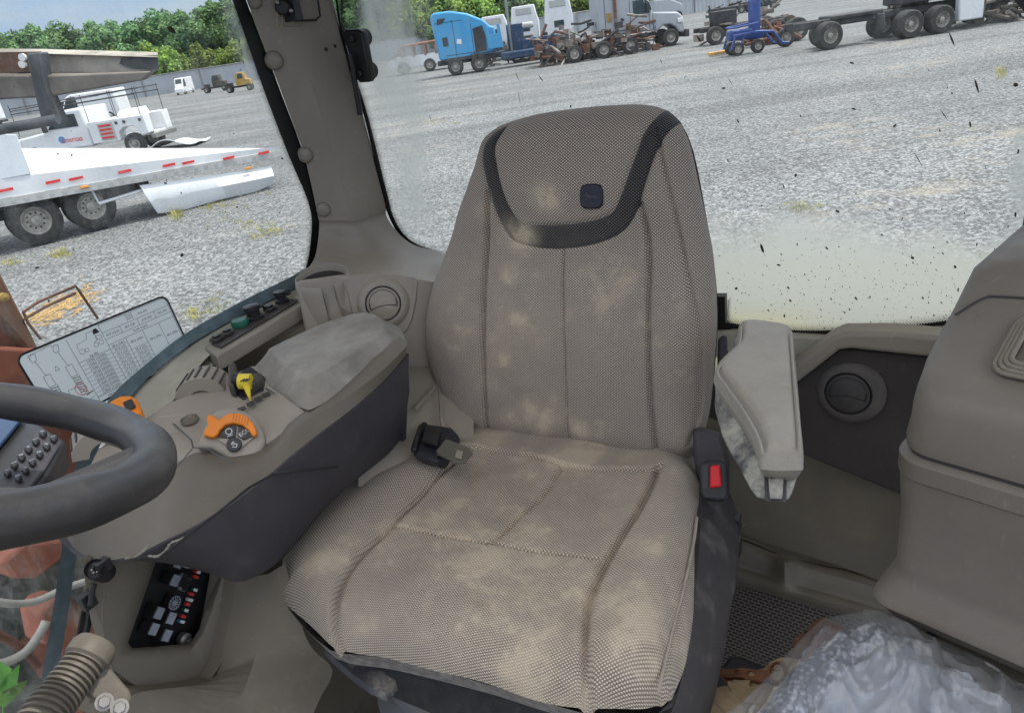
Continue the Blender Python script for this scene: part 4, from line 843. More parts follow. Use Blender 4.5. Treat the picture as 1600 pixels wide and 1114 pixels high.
mb = strip_px([(1560, -30), (1583, 0), (1620, 40)], [(1578, -30), (1600, -2), (1640, 30)], lambda x, y: pv(x, y, 1.39), .03); cpart(mb, 'wiper_arm', 'seal', rg)
# dotted enamel borders of the panes
def frit_strip(edge, outw, f, par):
    a = spline(edge, 90); cen = [f(*p) for p in a]; P = []; fx = []; fy = []; s = 0
    for i, p in enumerate(a):
        q = f(p[0]+outw(i/89)[0], p[1]+outw(i/89)[1]); s += np.linalg.norm(cen[i]-cen[i-1]) if i else 0
        P.append([cen[i]+(q-cen[i])*t for t in (0, .33, .66, 1)]); fx.append([s]*4); fy.append([np.linalg.norm(q-cen[i])*t for t in (0, .33, .66, 1)])
    mb = MB(); mb.grid(P, attr={'fx': np.array(fx), 'fy': np.array(fy)}); cpart(mb, 'dotted_border', 'frit', par)
frit_strip([(350, -45), (365, 0), (414, 140), (452, 240), (484, 318), (488, 362), (480, 419)], lambda t: (-20, 3), lambda x, y: pu(x, y, -1.195), wg)
frit_strip([(533, -45), (536, 57), (573, 180), (603, 300), (616, 345), (640, 377), (680, 395), (724, 407)], lambda t: (16*(1-t)+4*t, -3*(1-t)-16*t), lambda x, y: pv(x, y, 1.405), rg)
frit_strip([(1137, 470), (1138, 500), (1150, 508), (1220, 517), (1300, 518), (1400, 512), (1480, 503), (1620, 482)], lambda t: (12*(1-min(1, t*4)), -18), lambda x, y: pv(x, y, 1.405), rg)
# blue grey lower edge of the side pane and the yellowed sill inside it
ED = [(480, 428), (455, 443), (400, 470), (340, 502), (290, 532), (235, 575), (185, 625), (145, 690), (120, 770), (108, 860), (95, 950), (80, 1040), (62, 1140)]
mb = strip_px([(x-3, y-9) for x, y in ED[:6]]+[(x-11, y-6) for x, y in ED[6:]], [(x+3, y+9) for x, y in ED[:6]]+[(x+12, y+4) for x, y in ED[6:]], lambda x, y: pu(x, y, -1.18), .02); cpart(mb, 'glass_edge', 'edge', wg, smooth=40)
mb = MB(); a = spline([(480, 437), (455, 453), (400, 480), (340, 512), (290, 543), (240, 583), (200, 622), (160, 690)], 40); b = spline([(490, 455), (470, 468), (420, 495), (360, 530), (322, 560), (290, 600), (262, 640), (230, 720)], 40)
mb.grid([[pu(*p, -1.178) for p in a], [pu(*q, -1.10) for q in b]]); mb.grid([[pu(*p, -1.178)-[0, 0, .02] for p in a], [pu(*q, -1.10)-[0, 0, .02] for q in b]]); cpart(mb, 'window_sill', 'sill', smooth=60)

# ---- corner pillar cover
def pil(y):
    xl = np.interp(y, [-45, 0, 140, 240, 349], [368, 385, 438, 475, 500]); xr = np.interp(y, [-45, 0, 57, 180, 335], [508, 518, 531, 563, 602]); xm = np.interp(y, [-45, 38, 351], [450, 467, 559]); return xl, xm, xr
rings = []
for k in np.linspace(0, 1, 30):
    y = -45+394*k; xl, xm, xr = pil(y); A = pu(xl, y+(3 if k > .9 else 0), -1.165); B = pv(xr, y-14*k, 1.375); Md = pd(xm, y+2*k, (np.linalg.norm(A)+np.linalg.norm(B))/2-.035)
    L1 = A+(Md-A)*.5; L2 = A+(Md-A)*.88; R1 = Md+(B-Md)*.12; R2 = Md+(B-Md)*.55
    bk = np.array([-.03, .05, 0]); rings.append([A, L1, L2, Md*1.003, R1, R2, B, B+np.array([-.02, .03, 0]), A+np.array([-.02, .03, 0])])
mb = MB().loft(rings); pc = cpart(mb, 'pillar_cover', 'trim2', smooth=30)
def pil_pt(x, y):      # point on the left facet of the pillar
    xl, xm, xr = pil(y); A = pu(xl, y, -1.165); B = pv(xr, y, 1.375); Md = pd(xm, y, (np.linalg.norm(A)+np.linalg.norm(B))/2-.035)
    if x <= xm: return A+(Md-A)*(x-xl)/(xm-xl)
    return Md+(B-Md)*(x-xm)/(xr-xm)
nl = np.cross(pil_pt(450, 250)-pil_pt(480, 250), pil_pt(478, 300)-pil_pt(478, 200)); nl /= np.linalg.norm(nl); nl *= -np.sign(nl @ pil_pt(478, 250))
nr = np.cross(pil_pt(580, 250)-pil_pt(560, 250), pil_pt(560, 300)-pil_pt(560, 200)); nr /= np.linalg.norm(nr); nr *= -np.sign(nr @ pil_pt(560, 250))
for x, y, rr in ((398, 3, .012), (428, 95, .0165), (477, 242, .0155), (506, 327, .0145)):
    p = pil_pt(x, y); cpart(MB().lathe([(rr*1.15, -.002), (rr*1.1, .006), (rr*.95, .010), (rr*.5, .0125), (.001, .013)], p, nl, 20, caps=False), 'plug', 'trim2', pc, smooth=50)
mb = MB()
for x, y, d in ((508, 78, 1), (522, 73, 0), (562, 271, 1), (573, 266, 0)):
    p = pil_pt(x, y); pl = Plane(p+nr*.001, np.cross([0, 0, 1.], nr), [0, 0, 1]); mb.prism([pl.at(np.array(q), np.array(0.)) for q in rrect(0, 0, .008, .007, .002, 2)], nr*.0008)
cpart(mb, 'slot', 'black', pc)
# recess at the top of the pillar with a latch, a cable and a bead chain
mb = MB(); pl = Plane(pil_pt(462, 15)+nl*.0, np.cross([0, 0, 1.], nl), [0, 0, 1])
mb.prism([pil_pt(x, y)+nl*.002 for x, y in ((430, -30), (470, -30), (474, 34), (468, 41), (446, 42), (436, 30))], nl*.003); cpart(mb, 'latch_recess', 'trim', pc, bevel=.002)
mb = MB(); p = pil_pt(446, 12)+nl*.006; mb.lathe([(.016, 0), (.016, .018), (.011, .024), (.001, .024)], p, nl, 18); mb.box(p+np.array([.012, .005, -.004]), (.03, .02, .045)); lk = cpart(mb, 'latch', 'black', pc, smooth=40)
mb = MB(); [mb.lathe([(.0035, 0), (.0035, .004), (.001, .005)], pil_pt(x, y)+nl*.034, nl, 8) for x, y in ((440, 4), (461, 17))]; cpart(mb, 'screw', 'steel', lk)
mb = MB()
for t in np.linspace(0, 6.28, 26): q = pil_pt(441+4*math.sin(t), 29-14*math.cos(t))+nl*.024; mb.lathe([(.0002, -.0014), (.0013, -.0007), (.0013, .0007), (.0002, .0014)], q, nl, 6)
cpart(mb, 'bead_chain', M['yellow'] if False else surf('brass beads', (.55, .48, .28), .35, .1, 30, metal=.8), lk)
cpart(MB().tube([pil_pt(x, y)+nr*.006 for x, y in ((448, 30), (460, 34), (490, 33), (497, 26), (490, -20))], .002, 6), 'cable', 'seal', lk)

# ---- window hinge bracket on the rear pane
hp = lambda x, y, v=1.36: pv(x, y, v)
mb = MB(); mb.prism([hp(x, y) for x, y in ((534, 52), (540, 47), (558, 46), (566, 52), (579, 122), (577, 129), (561, 130), (556, 124))], (0, .02, 0)); hb = cpart(mb, 'hinge_bracket', 'seal', rg, bevel=.004)
for x, y in ((562, 60), (572, 112)): cpart(MB().lathe([(.018, -.02), (.018, .02)], hp(x, y, 1.385), (0, -1, 0), 18), 'hinge_boss', 'rubber', hb)
mb = MB(); [mb.lathe([(.008, 0), (.007, .006), (.001, .007)], hp(x, y, 1.359), (0, -1, 0), 12) for x, y in ((551, 61), (563, 115))]; cpart(mb, 'bolt', 'black', hb)
cpart(MB().tube([hp(x, y, 1.345) for x, y in ((546, 85), (551, 105), (553, 120), (558, 150), (563, 180))], .006, 8), 'hinge_cable', 'rubber', hb)

# ---- lower corner trim: flared pillar foot, shelf, wall with the right hand vent
def gridpx(rows, nu=16, nv=14):          # rows of (x, y, dist) control points -> smooth grid
    Rw = [spline([pd(*p) for p in r], nu) for r in rows]; A = np.array(Rw); return np.array([spline(list(A[:, j]), nv) for j in range(nu)])
D0 = lambda p: float(np.linalg.norm(p))
dl, dm, dr = D0(pu(500, 350, -1.165)), D0(pil_pt(559, 345))-.01, D0(pv(602, 335, 1.375))
rows = [[(497, 341, dl+.012), (530, 343, (dl+dm)/2+.01), (559, 344, dm+.012), (580, 337, (dm+dr)/2+.012), (604, 328, dr+.012)],
        [(499, 350, dl-.012), (530, 352, (dl+dm)/2-.016), (559, 353, dm-.014), (580, 345, (dm+dr)/2-.014), (603, 336, dr-.012)],
        [(497, 375, dl-.02), (528, 377, dm+.0), (562, 378, dm-.02), (588, 371, dm-.01), (616, 357, dr-.02)],
        [(492, 402, dl-.04), (526, 405, dm-.03), (566, 405, dm-.05), (605, 396, dm-.05), (645, 382, dr-.05)],
        [(480, 422, dl-.06), (528, 422, dm-.09), (575, 424, dm-.13), (640, 418, dm-.14), (712, 405, dr-.14)],
        [(470, 440, dl-.09), (532, 432, dm-.14), (580, 432, dm-.19), (650, 436, dm-.20), (715, 444, dr-.22)]]
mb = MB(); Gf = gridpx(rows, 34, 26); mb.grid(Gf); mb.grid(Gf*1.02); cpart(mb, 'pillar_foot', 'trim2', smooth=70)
# main rear right wall under the shelf
dW = dm-.20
wallpts = [(462, 440), (532, 430), (580, 430), (650, 436), (722, 446), (722, 600), (640, 590), (560, 560), (480, 540)]
wp = Plane(pd(600, 480, dW), np.array([.80, .60, 0]), [0, .30, 1]);
if wp.en @ pd(600, 480, 1) > 0: wp.en = -wp.en
def wpt(x, y, n=0): return pp(x, y, wp.o+wp.en*n, wp.en)
mb = MB(); mb.prism([wpt(x, y) for x, y in wallpts], -wp.en*.02); cpart(mb, 'corner_wall', 'trim2', bevel=.006)
mb = MB(); VP = [(539, 440), (550, 432), (572, 429), (600, 428), (626, 430), (648, 434), (653, 440), (650, 470), (645, 497), (636, 516), (620, 528), (570, 530), (553, 500)]
mb.prism([wpt(x, y, 0) for x, y in VP], wp.en*.004); vp_ = cpart(mb, 'vent_panel', 'trim2', bevel=.002)
vc = wpt(599, 474, .003); k = np.linalg.norm(vc)/FPX
def vent(c, axis, r, parent, name='air_vent', m1='trim2', m2='trim'):
    mb = MB(); mb.lathe([(r*1.6, -.002), (r*1.42, r*.22), (r*1.18, r*.36), (r*1.06, r*.34), (r*1.03, r*.15)], c, axis, 40, caps=False); v = cpart(mb, name, m1, parent, smooth=60)
    a = np.array(axis)/np.linalg.norm(axis); t = np.cross([0, 0, 1.], a); t /= np.linalg.norm(t); u = np.cross(a, t)
    cpart(MB().lathe([(r*1.03, r*.14), (.001, r*.14)], c, axis, 30, caps=False), 'vent_gap', 'black', v)
    mb = MB(); mb.lathe([(r*.97, r*.15), (r*.95, r*.30), (r*.86, r*.34), (.001, r*.36)], c, axis, 36, caps=False); vn = cpart(mb, 'vane_disc', m2, v, smooth=50)
    P = Plane(c+a*r*.375, t, u); mb = MB(); lp = [np.array([x*r, (-.12+.14*(1-(x/.75)**2)-.12)*r]) for x in np.linspace(-.75, .75, 14)]; strip2(mb, P, lp, r*.05, 0.0)
    arc = [np.array([.82*r*math.cos(q), .82*r*math.sin(q)]) for q in np.linspace(-.35, 3.5, 30)]; strip2(mb, P, arc, r*.035, -.0001); strip2(mb, P, [(-.76*r, -.25*r), (-.78*r, .2*r)], r*.035, -.0001); strip2(mb, P, [(.76*r, -.25*r), (.78*r, .2*r)], r*.035, -.0001)
    o = cpart(mb, 'vane_groove', 'black', v); return v
vent(vc, wp.en, 26*k, tc_)
mb = MB(); p = wpt(640, 412, -.0); 
# lighter fender shelf beside the seat back
mb = MB(); A = [pd(x, y, dd) for x, y, dd in ((560, 572, dW-.02), (640, 574, dW), (740, 580, dW+.02))]; B = [pd(x, y, dd) for x, y, dd in ((560, 640, dW-.14), (640, 650, dW-.12), (740, 665, dW-.08))]; C_ = [pd(x, y, dd) for x, y, dd in ((560, 760, dW-.2), (640, 770, dW-.18), (740, 770, dW-.14))]
mb.grid([spline(A, 10), spline(B, 10), spline(C_, 10)]); cpart(mb, 'fender_shelf', 'trim', smooth=60)
cpart(MB().tube([pd(648, 640, dW-.13), pd(685, 600, dW-.05), pd(690, 655, dW-.13), pd(700, 700, dW-.16)], .004, 6), 'shelf_bead', 'trim2')

# ---- side console with switches, cup holder and pockets
zt = -.465
def ct(x, y, z=zt): return pz(x, y, z)
top = [ct(x, y) for x, y in ((319, 543), (326, 535), (452, 464), (478, 464), (484, 470), (350, 549), (338, 556))]
mb = MB(); mb.prism(top, (0, 0, -.03)); sc_ = cpart(mb, 'outlet_strip', 'trim2', bevel=.003)
pan = [ct(x, y, zt+.002) for x, y in ((330, 538), (452, 469), (465, 468), (463, 473), (345, 544))]; cpart(MB().prism(pan, (0, 0, .002)), 'outlet_plate', 'darktrim', sc_)
# sloping inner face
F1 = [(338, 556, 0), (350, 549, 0), (420, 508, 0), (484, 470, 0), (520, 470, 0), (560, 500, 0)]; F2 = [(330, 590), (355, 590), (430, 570), (500, 560), (560, 560), (600, 560)]
A = np.array([pz(x, y, zt-.005) for x, y, _ in F1]); Bq = np.array([pz(x, y, zt-.11) for x, y in F2]); Cq = Bq+np.array([.06, .0, -.28])
mb = MB(); mb.grid(np.array([resample(A, 24), resample(Bq*.5+A*.5+np.array([-.008, 0, .006]), 24), resample(Bq, 24), resample(Cq, 24)])); cpart(mb, 'console_face', 'trim2', smooth=50)
pl = Plane(ct(400, 505, zt+.005), ct(452, 469)-ct(330, 541), np.cross([0, 0, 1.], ct(452, 469)-ct(330, 541)))
def onp(x, y, n=0): return pl.at(pl.px(x, y), np.array(float(n)))
for nm, x, y, w_, h_, mt in (('rocker_switch', 340, 531, .026, .020, 'darktrim'), ('rocker_switch', 356, 522, .022, .020, 'darktrim'), ('rocker_switch', 422, 484, .024, .02, 'darktrim')):
    q = pl.px(x, y); mb = MB(); mb.prism([pl.at(np.array([q[0]+a, q[1]+b]), np.array(0.)) for a, b in rrect(0, 0, w_, h_, .004, 3)], pl.en*.006); s_ = cpart(mb, nm, mt, sc_, bevel=.002)
    mb = MB(); mb.prism([pl.at(np.array([q[0]+a, q[1]+b]), np.array(.006)) for a, b in rrect(0, 0, w_*.6, h_*.6, .003, 3)], pl.en*.004); mb.build('switch_key', M['black'], None if False else s_, bevel=.001) if False else cpart(mb, 'rocker_key', 'black', sc_, bevel=.001)
q = onp(376, 508); mb = MB(); mb.lathe([(.017, 0), (.017, .008), (.015, .012), (.001, .013)], q, pl.en, 24); cpart(mb, 'socket_cap', 'green', sc_, smooth=40)
q = onp(398, 497); mb = MB(); mb.lathe([(.018, 0), (.018, .004), (.013, .006), (.013, .016), (.016, .018), (.016, .026), (.010, .028), (.001, .028)], q, pl.en, 24); mb.tube([q+pl.en*.02, q+pl.en*.014+pl.ex*.03, q+pl.en*.004+pl.ex*.034], .003, 6); cpart(mb, 'power_socket', 'black', sc_, smooth=40)
q = onp(441, 472); mb = MB(); mb.lathe([(.014, 0), (.014, .006), (.010, .008), (.010, .016), (.013, .017), (.013, .024), (.001, .025)], q, pl.en, 20); cpart(mb, 'power_socket', 'black', sc_, smooth=40)
cpart(MB().tube([onp(448+8*math.cos(t), 465+4*math.sin(t), .012) for t in np.linspace(0, 5.5, 14)], .002, 6), 'cap_strap', 'black', sc_)
# cup holder: open ring with a slot towards the seat
cc = pd(503, 432, D0(pu(503, 432, -1.08))-.06); rr = np.linalg.norm(cc)/FPX*40
acam = math.atan2(-cc[1], -cc[0])
def ringpt(a, r, z): return cc+np.array([math.cos(a)*r, math.sin(a)*r, z-(.20*r*math.cos(a-acam) if z > -.1 else 0)])
def px_angle(x, y): q = pz(x, y, cc[2])-cc; return math.atan2(q[1], q[0])
a0 = math.atan2(-.9, .30)+.30; a1 = a0+.5; rings = []
for t in np.linspace(a1, a0+2*math.pi, 64): rings.append([ringpt(t, rr*1.0, 0), ringpt(t, rr*1.04, -.012), ringpt(t, rr*1.06, -.13), ringpt(t, rr*.88, -.13), ringpt(t, rr*.9, -.005), ringpt(t, rr*.95, .003)])
ch = cpart(MB().loft(rings), 'cup_holder', 'trim2', smooth=40); cpart(MB().grid([[ringpt(t, rr*.87, -.012), ringpt(t, rr*.87, -.128)] for t in np.linspace(a1, a0+2*math.pi, 48)]), 'cup_shade', 'darktrim', ch, smooth=60); cpart(MB().lathe([(rr*.95, -.126), (.001, -.126)], cc, (0, 0, 1), 24, caps=False), 'cup_floor', 'trim2', ch)  # dark inner wall added, its colour stands for the shade inside the cup
mb = MB(); mb.box(ringpt(a0+.3, rr*.55, -.075), (.03, .03, .03), .5); cpart(mb, 'connector', 'green', ch, bevel=.002)
# storage pocket in front of the console
mb = MB(); pk = [(222, 612), (258, 585), (300, 552), (345, 556), (352, 566), (318, 610), (290, 640), (240, 660)]
mb.prism([pz(x, y, -.55) for x, y in pk], (0, 0, -.25)); cpart(mb, 'pocket_body', 'trim2', bevel=.006)
mb = MB(); mb.prism([pz(x, y, -.548) for x, y in ((240, 612), (268, 590), (304, 562), (328, 562), (312, 582), (285, 612), (268, 636), (248, 640))], (0, 0, .0015)); cpart(mb, 'pocket_shade', 'darktrim')  # flat dark plate on top, coloured as the shaded inside of the pocket

# ---- lower right: fuse box housing and body panels
Xf = -.93
fb = lambda x, y, n=0: pu(x, y, Xf+n)
HOUSE = [(135, 868), (180, 862), (300, 840), (420, 850), (400, 890), (378, 900), (352, 1000), (332, 1058), (300, 1066), (215, 1078), (176, 1050), (150, 960)]
OPEN = [(246, 870), (333, 878), (340, 905), (310, 985), (296, 1005), (240, 1010), (206, 1012), (200, 1004), (215, 960), (222, 940)]
mb = MB(); n = 72; 
def loop(P, n): P = np.array(P+[P[0]], float); return resample(P, n+1)[:-1]
cen = np.array([270, 945]); n = 180
def radial(P):      # outline sampled along rays from the middle, so both loops line up
    P = np.array(P, float)-cen; out = []
    for a in np.linspace(0, 2*math.pi, n, endpoint=False):
        d = np.array([math.cos(a), math.sin(a)]); best = 0
        for i in range(len(P)):
            p, q = P[i-1], P[i]; e = q-p; den = d[0]*e[1]-d[1]*e[0]
            if abs(den) < 1e-9: continue
            t = (p[0]*e[1]-p[1]*e[0])/den; u = (p[0]*d[1]-p[1]*d[0])/den
            if 0 <= u <= 1 and t > best: best = t
        out.append(cen+d*best)
    return np.array(out)
o3 = radial(HOUSE); i3 = radial(OPEN)
i2 = i3+(i3-cen)/np.linalg.norm(i3-cen, axis=1)[:, None]*22
side = lambda P, n: [fb(x, y, n) for x, y in P]
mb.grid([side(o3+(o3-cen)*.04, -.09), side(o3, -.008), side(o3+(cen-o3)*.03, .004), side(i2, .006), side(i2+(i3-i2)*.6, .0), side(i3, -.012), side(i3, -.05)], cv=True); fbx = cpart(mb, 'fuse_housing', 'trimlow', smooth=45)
cpart(MB().prism(side(i3+(i3-cen)*.1, -.046), (-.003, 0, 0)), 'fuse_tray', 'black', fbx)
FP = Plane(fb(262, 940, -.040), pu(215, 990, Xf)-pu(285, 870, Xf), [0, 0, 1]); FP = Plane(fb(262, 940, -.040), [0, 1, 0], [0, 0, 1])
if FP.en[0] < 0: FP.en = -FP.en
dirv = np.array(FP.px(205, 1000)-FP.px(262, 880)); dirv /= np.linalg.norm(dirv)
def obox(x, y, l, w_, h, mat, name, par, topmat=None):     # block standing on the tray, aligned with the slanted rows
    c = FP.px(x, y, .02); e1 = dirv; e2 = np.array([-e1[1], e1[0]])
    q = [c+a*e1*l/2+b*e2*w_/2 for a, b in ((-1, -1), (1, -1), (1, 1), (-1, 1))]
    mb = MB(); mb.prism([FP.at(p, np.array(0.)) for p in q], FP.en*h); o = cpart(mb, name, mat, par, bevel=.001)
    if topmat: cpart(MB().prism([FP.at(c+(p-c)*.88, np.array(h+.0006)) for p in q], FP.en*.0006), name+'_label' if False else 'casing_top', topmat, par)
for x, y in ((272, 906), (247, 957), (266, 965), (239, 982), (259, 992), (278, 878)): obox(x, y, .019, .016, .022, 'black', 'relay', fbx, 'relay')
obox(276, 944, .02, .017, .018, 'black', 'flasher_unit', fbx); 
mb = MB(); c = FP.px(274, 942, .02)
for t in (0, .52, 1.05, 1.57, 2.1, 2.6): strip2(mb, FP, [c+.011*np.array([math.cos(t), math.sin(t)]), c-.011*np.array([math.cos(t), math.sin(t)])], .0014, .0188)
strip2(mb, FP, [c+.010*np.array([math.cos(t), math.sin(t)]) for t in np.linspace(0, 6.28, 16)], .0014, .0189); cpart(mb, 'cooling_grid', 'relay', fbx)
cols = ['orange', 'light', 'suede', 'redink', 'redink', 'green', 'redink', 'light', 'redink', 'green', 'redink', 'bluepaint']
for i, (x, y) in enumerate(((293, 884), (300, 887), (308, 889), (318, 896), (316, 904), (313, 924), (309, 931), (306, 940), (303, 947), (299, 956), (296, 966), (293, 974))): obox(x, y, .0048, .009, .008, cols[i], 'fuse', fbx, 'light' if i % 2 else None)
for x, y in ((296, 905), (302, 912), (292, 914), (297, 920)): obox(x, y, .012, .013, .008, 'relay', 'socket_grid', fbx, 'black')
mb = MB(); mb.lathe([(.011, 0), (.011, .01), (.006, .012), (.004, .02), (.001, .02)], FP.at(FP.px(281, 996), np.array(.005)), FP.en, 18); cpart(mb, 'terminal_bolt', 'steel', fbx, smooth=40)
# big body panel right of the fuse box, going down to the floor
mb = MB(); A = [pu(x, y, -.90) for x, y in ((370, 905), (352, 1000), (330, 1062), (215, 1082), (150, 1120))]; B = [pu(x, y, -.84) for x, y in ((420, 896), (405, 1000), (380, 1080), (350, 1120), (300, 1180))]; Cc = [pu(x, y, -.78) for x, y in ((446, 880), (480, 1000), (520, 1046), (500, 1090), (470, 1160))]; Dd = [pu(x, y, -.86) for x, y in ((500, 900), (540, 1000), (560, 1046), (520, 1100), (490, 1170))]
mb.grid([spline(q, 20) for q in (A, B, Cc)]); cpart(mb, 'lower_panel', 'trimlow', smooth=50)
mb = MB(); mb.grid([spline([p*1.0+np.array([-.06, 0, 0]) for p in A], 12), spline(A, 12)]); cpart(mb, 'panel_return', 'trimlow')
mb = MB(); mb.grid([spline([pu(x, y, -.935) for x, y in ((128, 868), (140, 960), (160, 1050), (120, 1130))], 14), spline([pu(x, y, -.925) for x, y in ((180, 866), (160, 960), (180, 1055), (230, 1150))], 14)]); cpart(mb, 'edge_panel', 'trimlow', smooth=40)
for a in (((155, 889), 17, 'round_connector'),):
    (x, y), rp, nm = a; c = pu(x-6, y, -.90); k = np.linalg.norm(c)/FPX; ax = -c/np.linalg.norm(c)+np.array([-.5, 0, 0]); mb = MB(); mb.lathe([(rp*k*.8, -.03), (rp*k*.8, 0), (rp*k*.75, .004), (rp*k*.7, -.002), (.001, -.002)], c, ax, 20, caps=False); mb.box(c+np.array([.004, .008, 0]), (.012, .018, .016)); rcn = cpart(mb, nm, 'black', smooth=40)
    mb = MB(); a_ = ax/np.linalg.norm(ax); t_ = np.cross([0, 0, 1.], a_); u_ = np.cross(a_, t_)
    for q in np.linspace(0, 6.28, 7)[:-1]: mb.lathe([(.0014, 0), (.0014, .003), (.0002, .003)], c+a_*(-.002)+.0065*(math.cos(q)*t_+math.sin(q)*u_), a_, 6)
    cpart(mb, 'pin', 'steel', rcn)
mb = MB(); mb.tube([pu(x, y, -.92) for x, y in ((147, 912), (144, 922), (141, 945))], .004, 8); mb.box(pu(137, 938, -.93), (.010, .018, .022)); cpart(mb, 'cable_plug', 'rubber')
mb = MB(); rk = [pu(x, y, -.95) for x, y in ((140, 945), (136, 975), (130, 1000), (127, 1010))]; mb.tube(rk, .006, 6)
for t in np.linspace(0, 1, 26): p = rk[0]+(rk[-1]-rk[0])*t; mb.box(p+np.array([.0, -.007, 0]), (.004, .010, .0022))
cpart(mb, 'toothed_rail', 'rubber')

# ---- rear wall and left side: vent panel, ledge, grille
v0 = 1.36
wl = lambda x, y, v=v0: pv(x, y, v)
mb = MB(); mb.prism([wl(x, y) for x, y in ((1085, 522), (1140, 519), (1300, 529), (1480, 514), (1700, 482), (1700, 560), (1085, 560))], (0, .03, 0)); cpart(mb, 'window_ledge', 'sill', bevel=.004)
mb = MB(); P = [(1225, 580), (1244, 568), (1300, 528), (1320, 520), (1400, 520), (1480, 528), (1600, 540), (1600, 575), (1460, 560), (1330, 546), (1312, 548), (1250, 596), (1225, 612)]
mb.prism([wl(x, y, 1.30) for x, y in P], (0, .05, 0)); cpart(mb, 'vent_frame', 'trim2', bevel=.008, seg=3)
mb = MB(); mb.prism([wl(x, y, 1.322) for x, y in ((1100, 600), (1250, 592), (1312, 545), (1460, 557), (1600, 570), (1600, 840), (1405, 772), (1255, 711), (1100, 650))], (0, .02, 0)); dp = cpart(mb, 'dark_panel', 'darktrim', bevel=.004)
c = wl(1327, 612, 1.32); k = np.linalg.norm(c)/FPX; vent(c, (-.12, -1, .12), 30*k, tc_, 'air_vent', 'ventring', 'ventvane')
mb = MB(); L = [pd(x, y, dd) for x, y, dd in ((1085, 640, 1.75), (1255, 708, 1.70), (1400, 770, 1.62), (1560, 850, 1.55))]; L2 = [pd(x, y, dd) for x, y, dd in ((1085, 800, 1.72), (1180, 842, 1.70), (1300, 880, 1.66), (1520, 960, 1.58))]
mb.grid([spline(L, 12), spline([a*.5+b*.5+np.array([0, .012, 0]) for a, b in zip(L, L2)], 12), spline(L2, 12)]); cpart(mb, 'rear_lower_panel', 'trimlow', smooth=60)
# moulded ledge: two shallow trays with a rib between them
lg = lambda x, y, v=1.30: pv(x, y, v)
rowsL = [[(1085, 812), (1160, 838), (1240, 868), (1375, 892), (1500, 920)], [(1085, 835), (1160, 852), (1232, 878), (1370, 912), (1500, 945)], [(1085, 880), (1150, 900), (1225, 920), (1365, 960), (1500, 1000)], [(1085, 900), (1150, 914), (1225, 935), (1365, 975), (1500, 1020)]]
mb = MB(); Rr = np.array([spline([lg(*p, v) for p in r], 60) for r, v in zip(rowsL, (1.30, 1.21, 1.19, 1.22))]); Rr = np.array([spline(list(Rr[:, j]), 24) for j in range(60)])
for j in range(60):
    for i in range(24):
        a = i/23; xx = px_of(Rr[j, i])[0]-(1240-22*a); bump = math.exp(-(xx/16)**2); tray = ss(.18, .30, a)*(1-ss(.62, .74, a)); Rr[j, i] *= 1+.022*tray*(1-bump)-.006*bump
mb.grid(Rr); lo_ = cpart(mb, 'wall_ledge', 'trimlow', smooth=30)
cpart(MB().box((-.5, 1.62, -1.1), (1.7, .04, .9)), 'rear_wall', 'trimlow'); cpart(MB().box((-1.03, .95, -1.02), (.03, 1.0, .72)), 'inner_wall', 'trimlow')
def grille_mat():
    m, t, b = nodes('perforated dark panel'); fx = N(t, 'ShaderNodeAttribute', attribute_name='fx'); fy = N(t, 'ShaderNodeAttribute', attribute_name='fy')
    bt = N(t, 'ShaderNodeTexBrick'); bt.inputs['Scale'].default_value = 1; bt.inputs['Mortar Size'].default_value = .0016; bt.inputs['Brick Width'].default_value = .013; bt.inputs['Row Height'].default_value = .0068; bt.inputs['Mortar Smooth'].default_value = .3
    cx = N(t, 'ShaderNodeCombineXYZ'); t.links.new(fx.outputs['Fac'], cx.inputs[0]); t.links.new(fy.outputs['Fac'], cx.inputs[1]); t.links.new(cx.outputs[0], bt.inputs['Vector'])
    bt.inputs['Color1'].default_value = (.012, .010, .009, 1); bt.inputs['Color2'].default_value = (.016, .013, .011, 1); bt.inputs['Mortar'].default_value = (.13, .11, .085, 1)
    t.links.new(bt.outputs['Color'], b.inputs['Base Color']); b.inputs['Roughness'].default_value = .7; bp = N(t, 'ShaderNodeBump', Strength=.6, Distance=.003); t.links.new(bt.outputs['Fac'], bp.inputs['Height']); t.links.new(bp.outputs[0], b.inputs['Normal']); return m
M['grille'] = grille_mat()
gp = Plane(lg(1230, 990, 1.24), lg(1365, 972, 1.24)-lg(1150, 912, 1.24), [0, .2, 1])
Q = [[lg(1070, 880, 1.24), lg(1450, 1000, 1.24)], [lg(1070, 1140, 1.10), lg(1450, 1240, 1.10)]]
A = [Q[0][0]+(Q[0][1]-Q[0][0])*t for t in np.linspace(0, 1, 8)]; B = [Q[1][0]+(Q[1][1]-Q[1][0])*t for t in np.linspace(0, 1, 8)]
Gg = np.array([A, [(a+b)/2 for a, b in zip(A, B)], B]); e1 = (Q[0][1]-Q[0][0]); e1 = e1/np.linalg.norm(e1); e2 = Q[1][0]-Q[0][0]; e2 = e2-e1*(e1 @ e2); e2 = e2/np.linalg.norm(e2)
mb = MB(); mb.grid(Gg, attr={'fx': Gg @ e1, 'fy': Gg @ e2}); cpart(mb, 'speaker_grille', 'grille')
# sill plate along the left edge under the cooler
mb = MB(); zs = -1.0
mb.prism([pz(x, y, -.80) for x, y in ((1348, 948), (1400, 955), (1600, 1040), (1760, 1110), (1760, 1300), (1600, 1200), (1370, 1010))], (0, 0, -.02)); cpart(mb, 'sill_plate', 'trimlow', bevel=.004)
cpart(MB().lathe([(.007, 0), (.006, .003), (.001, .004)], pz(1455, 993, -.80), (0, 0, 1), 14), 'screw', 'black')

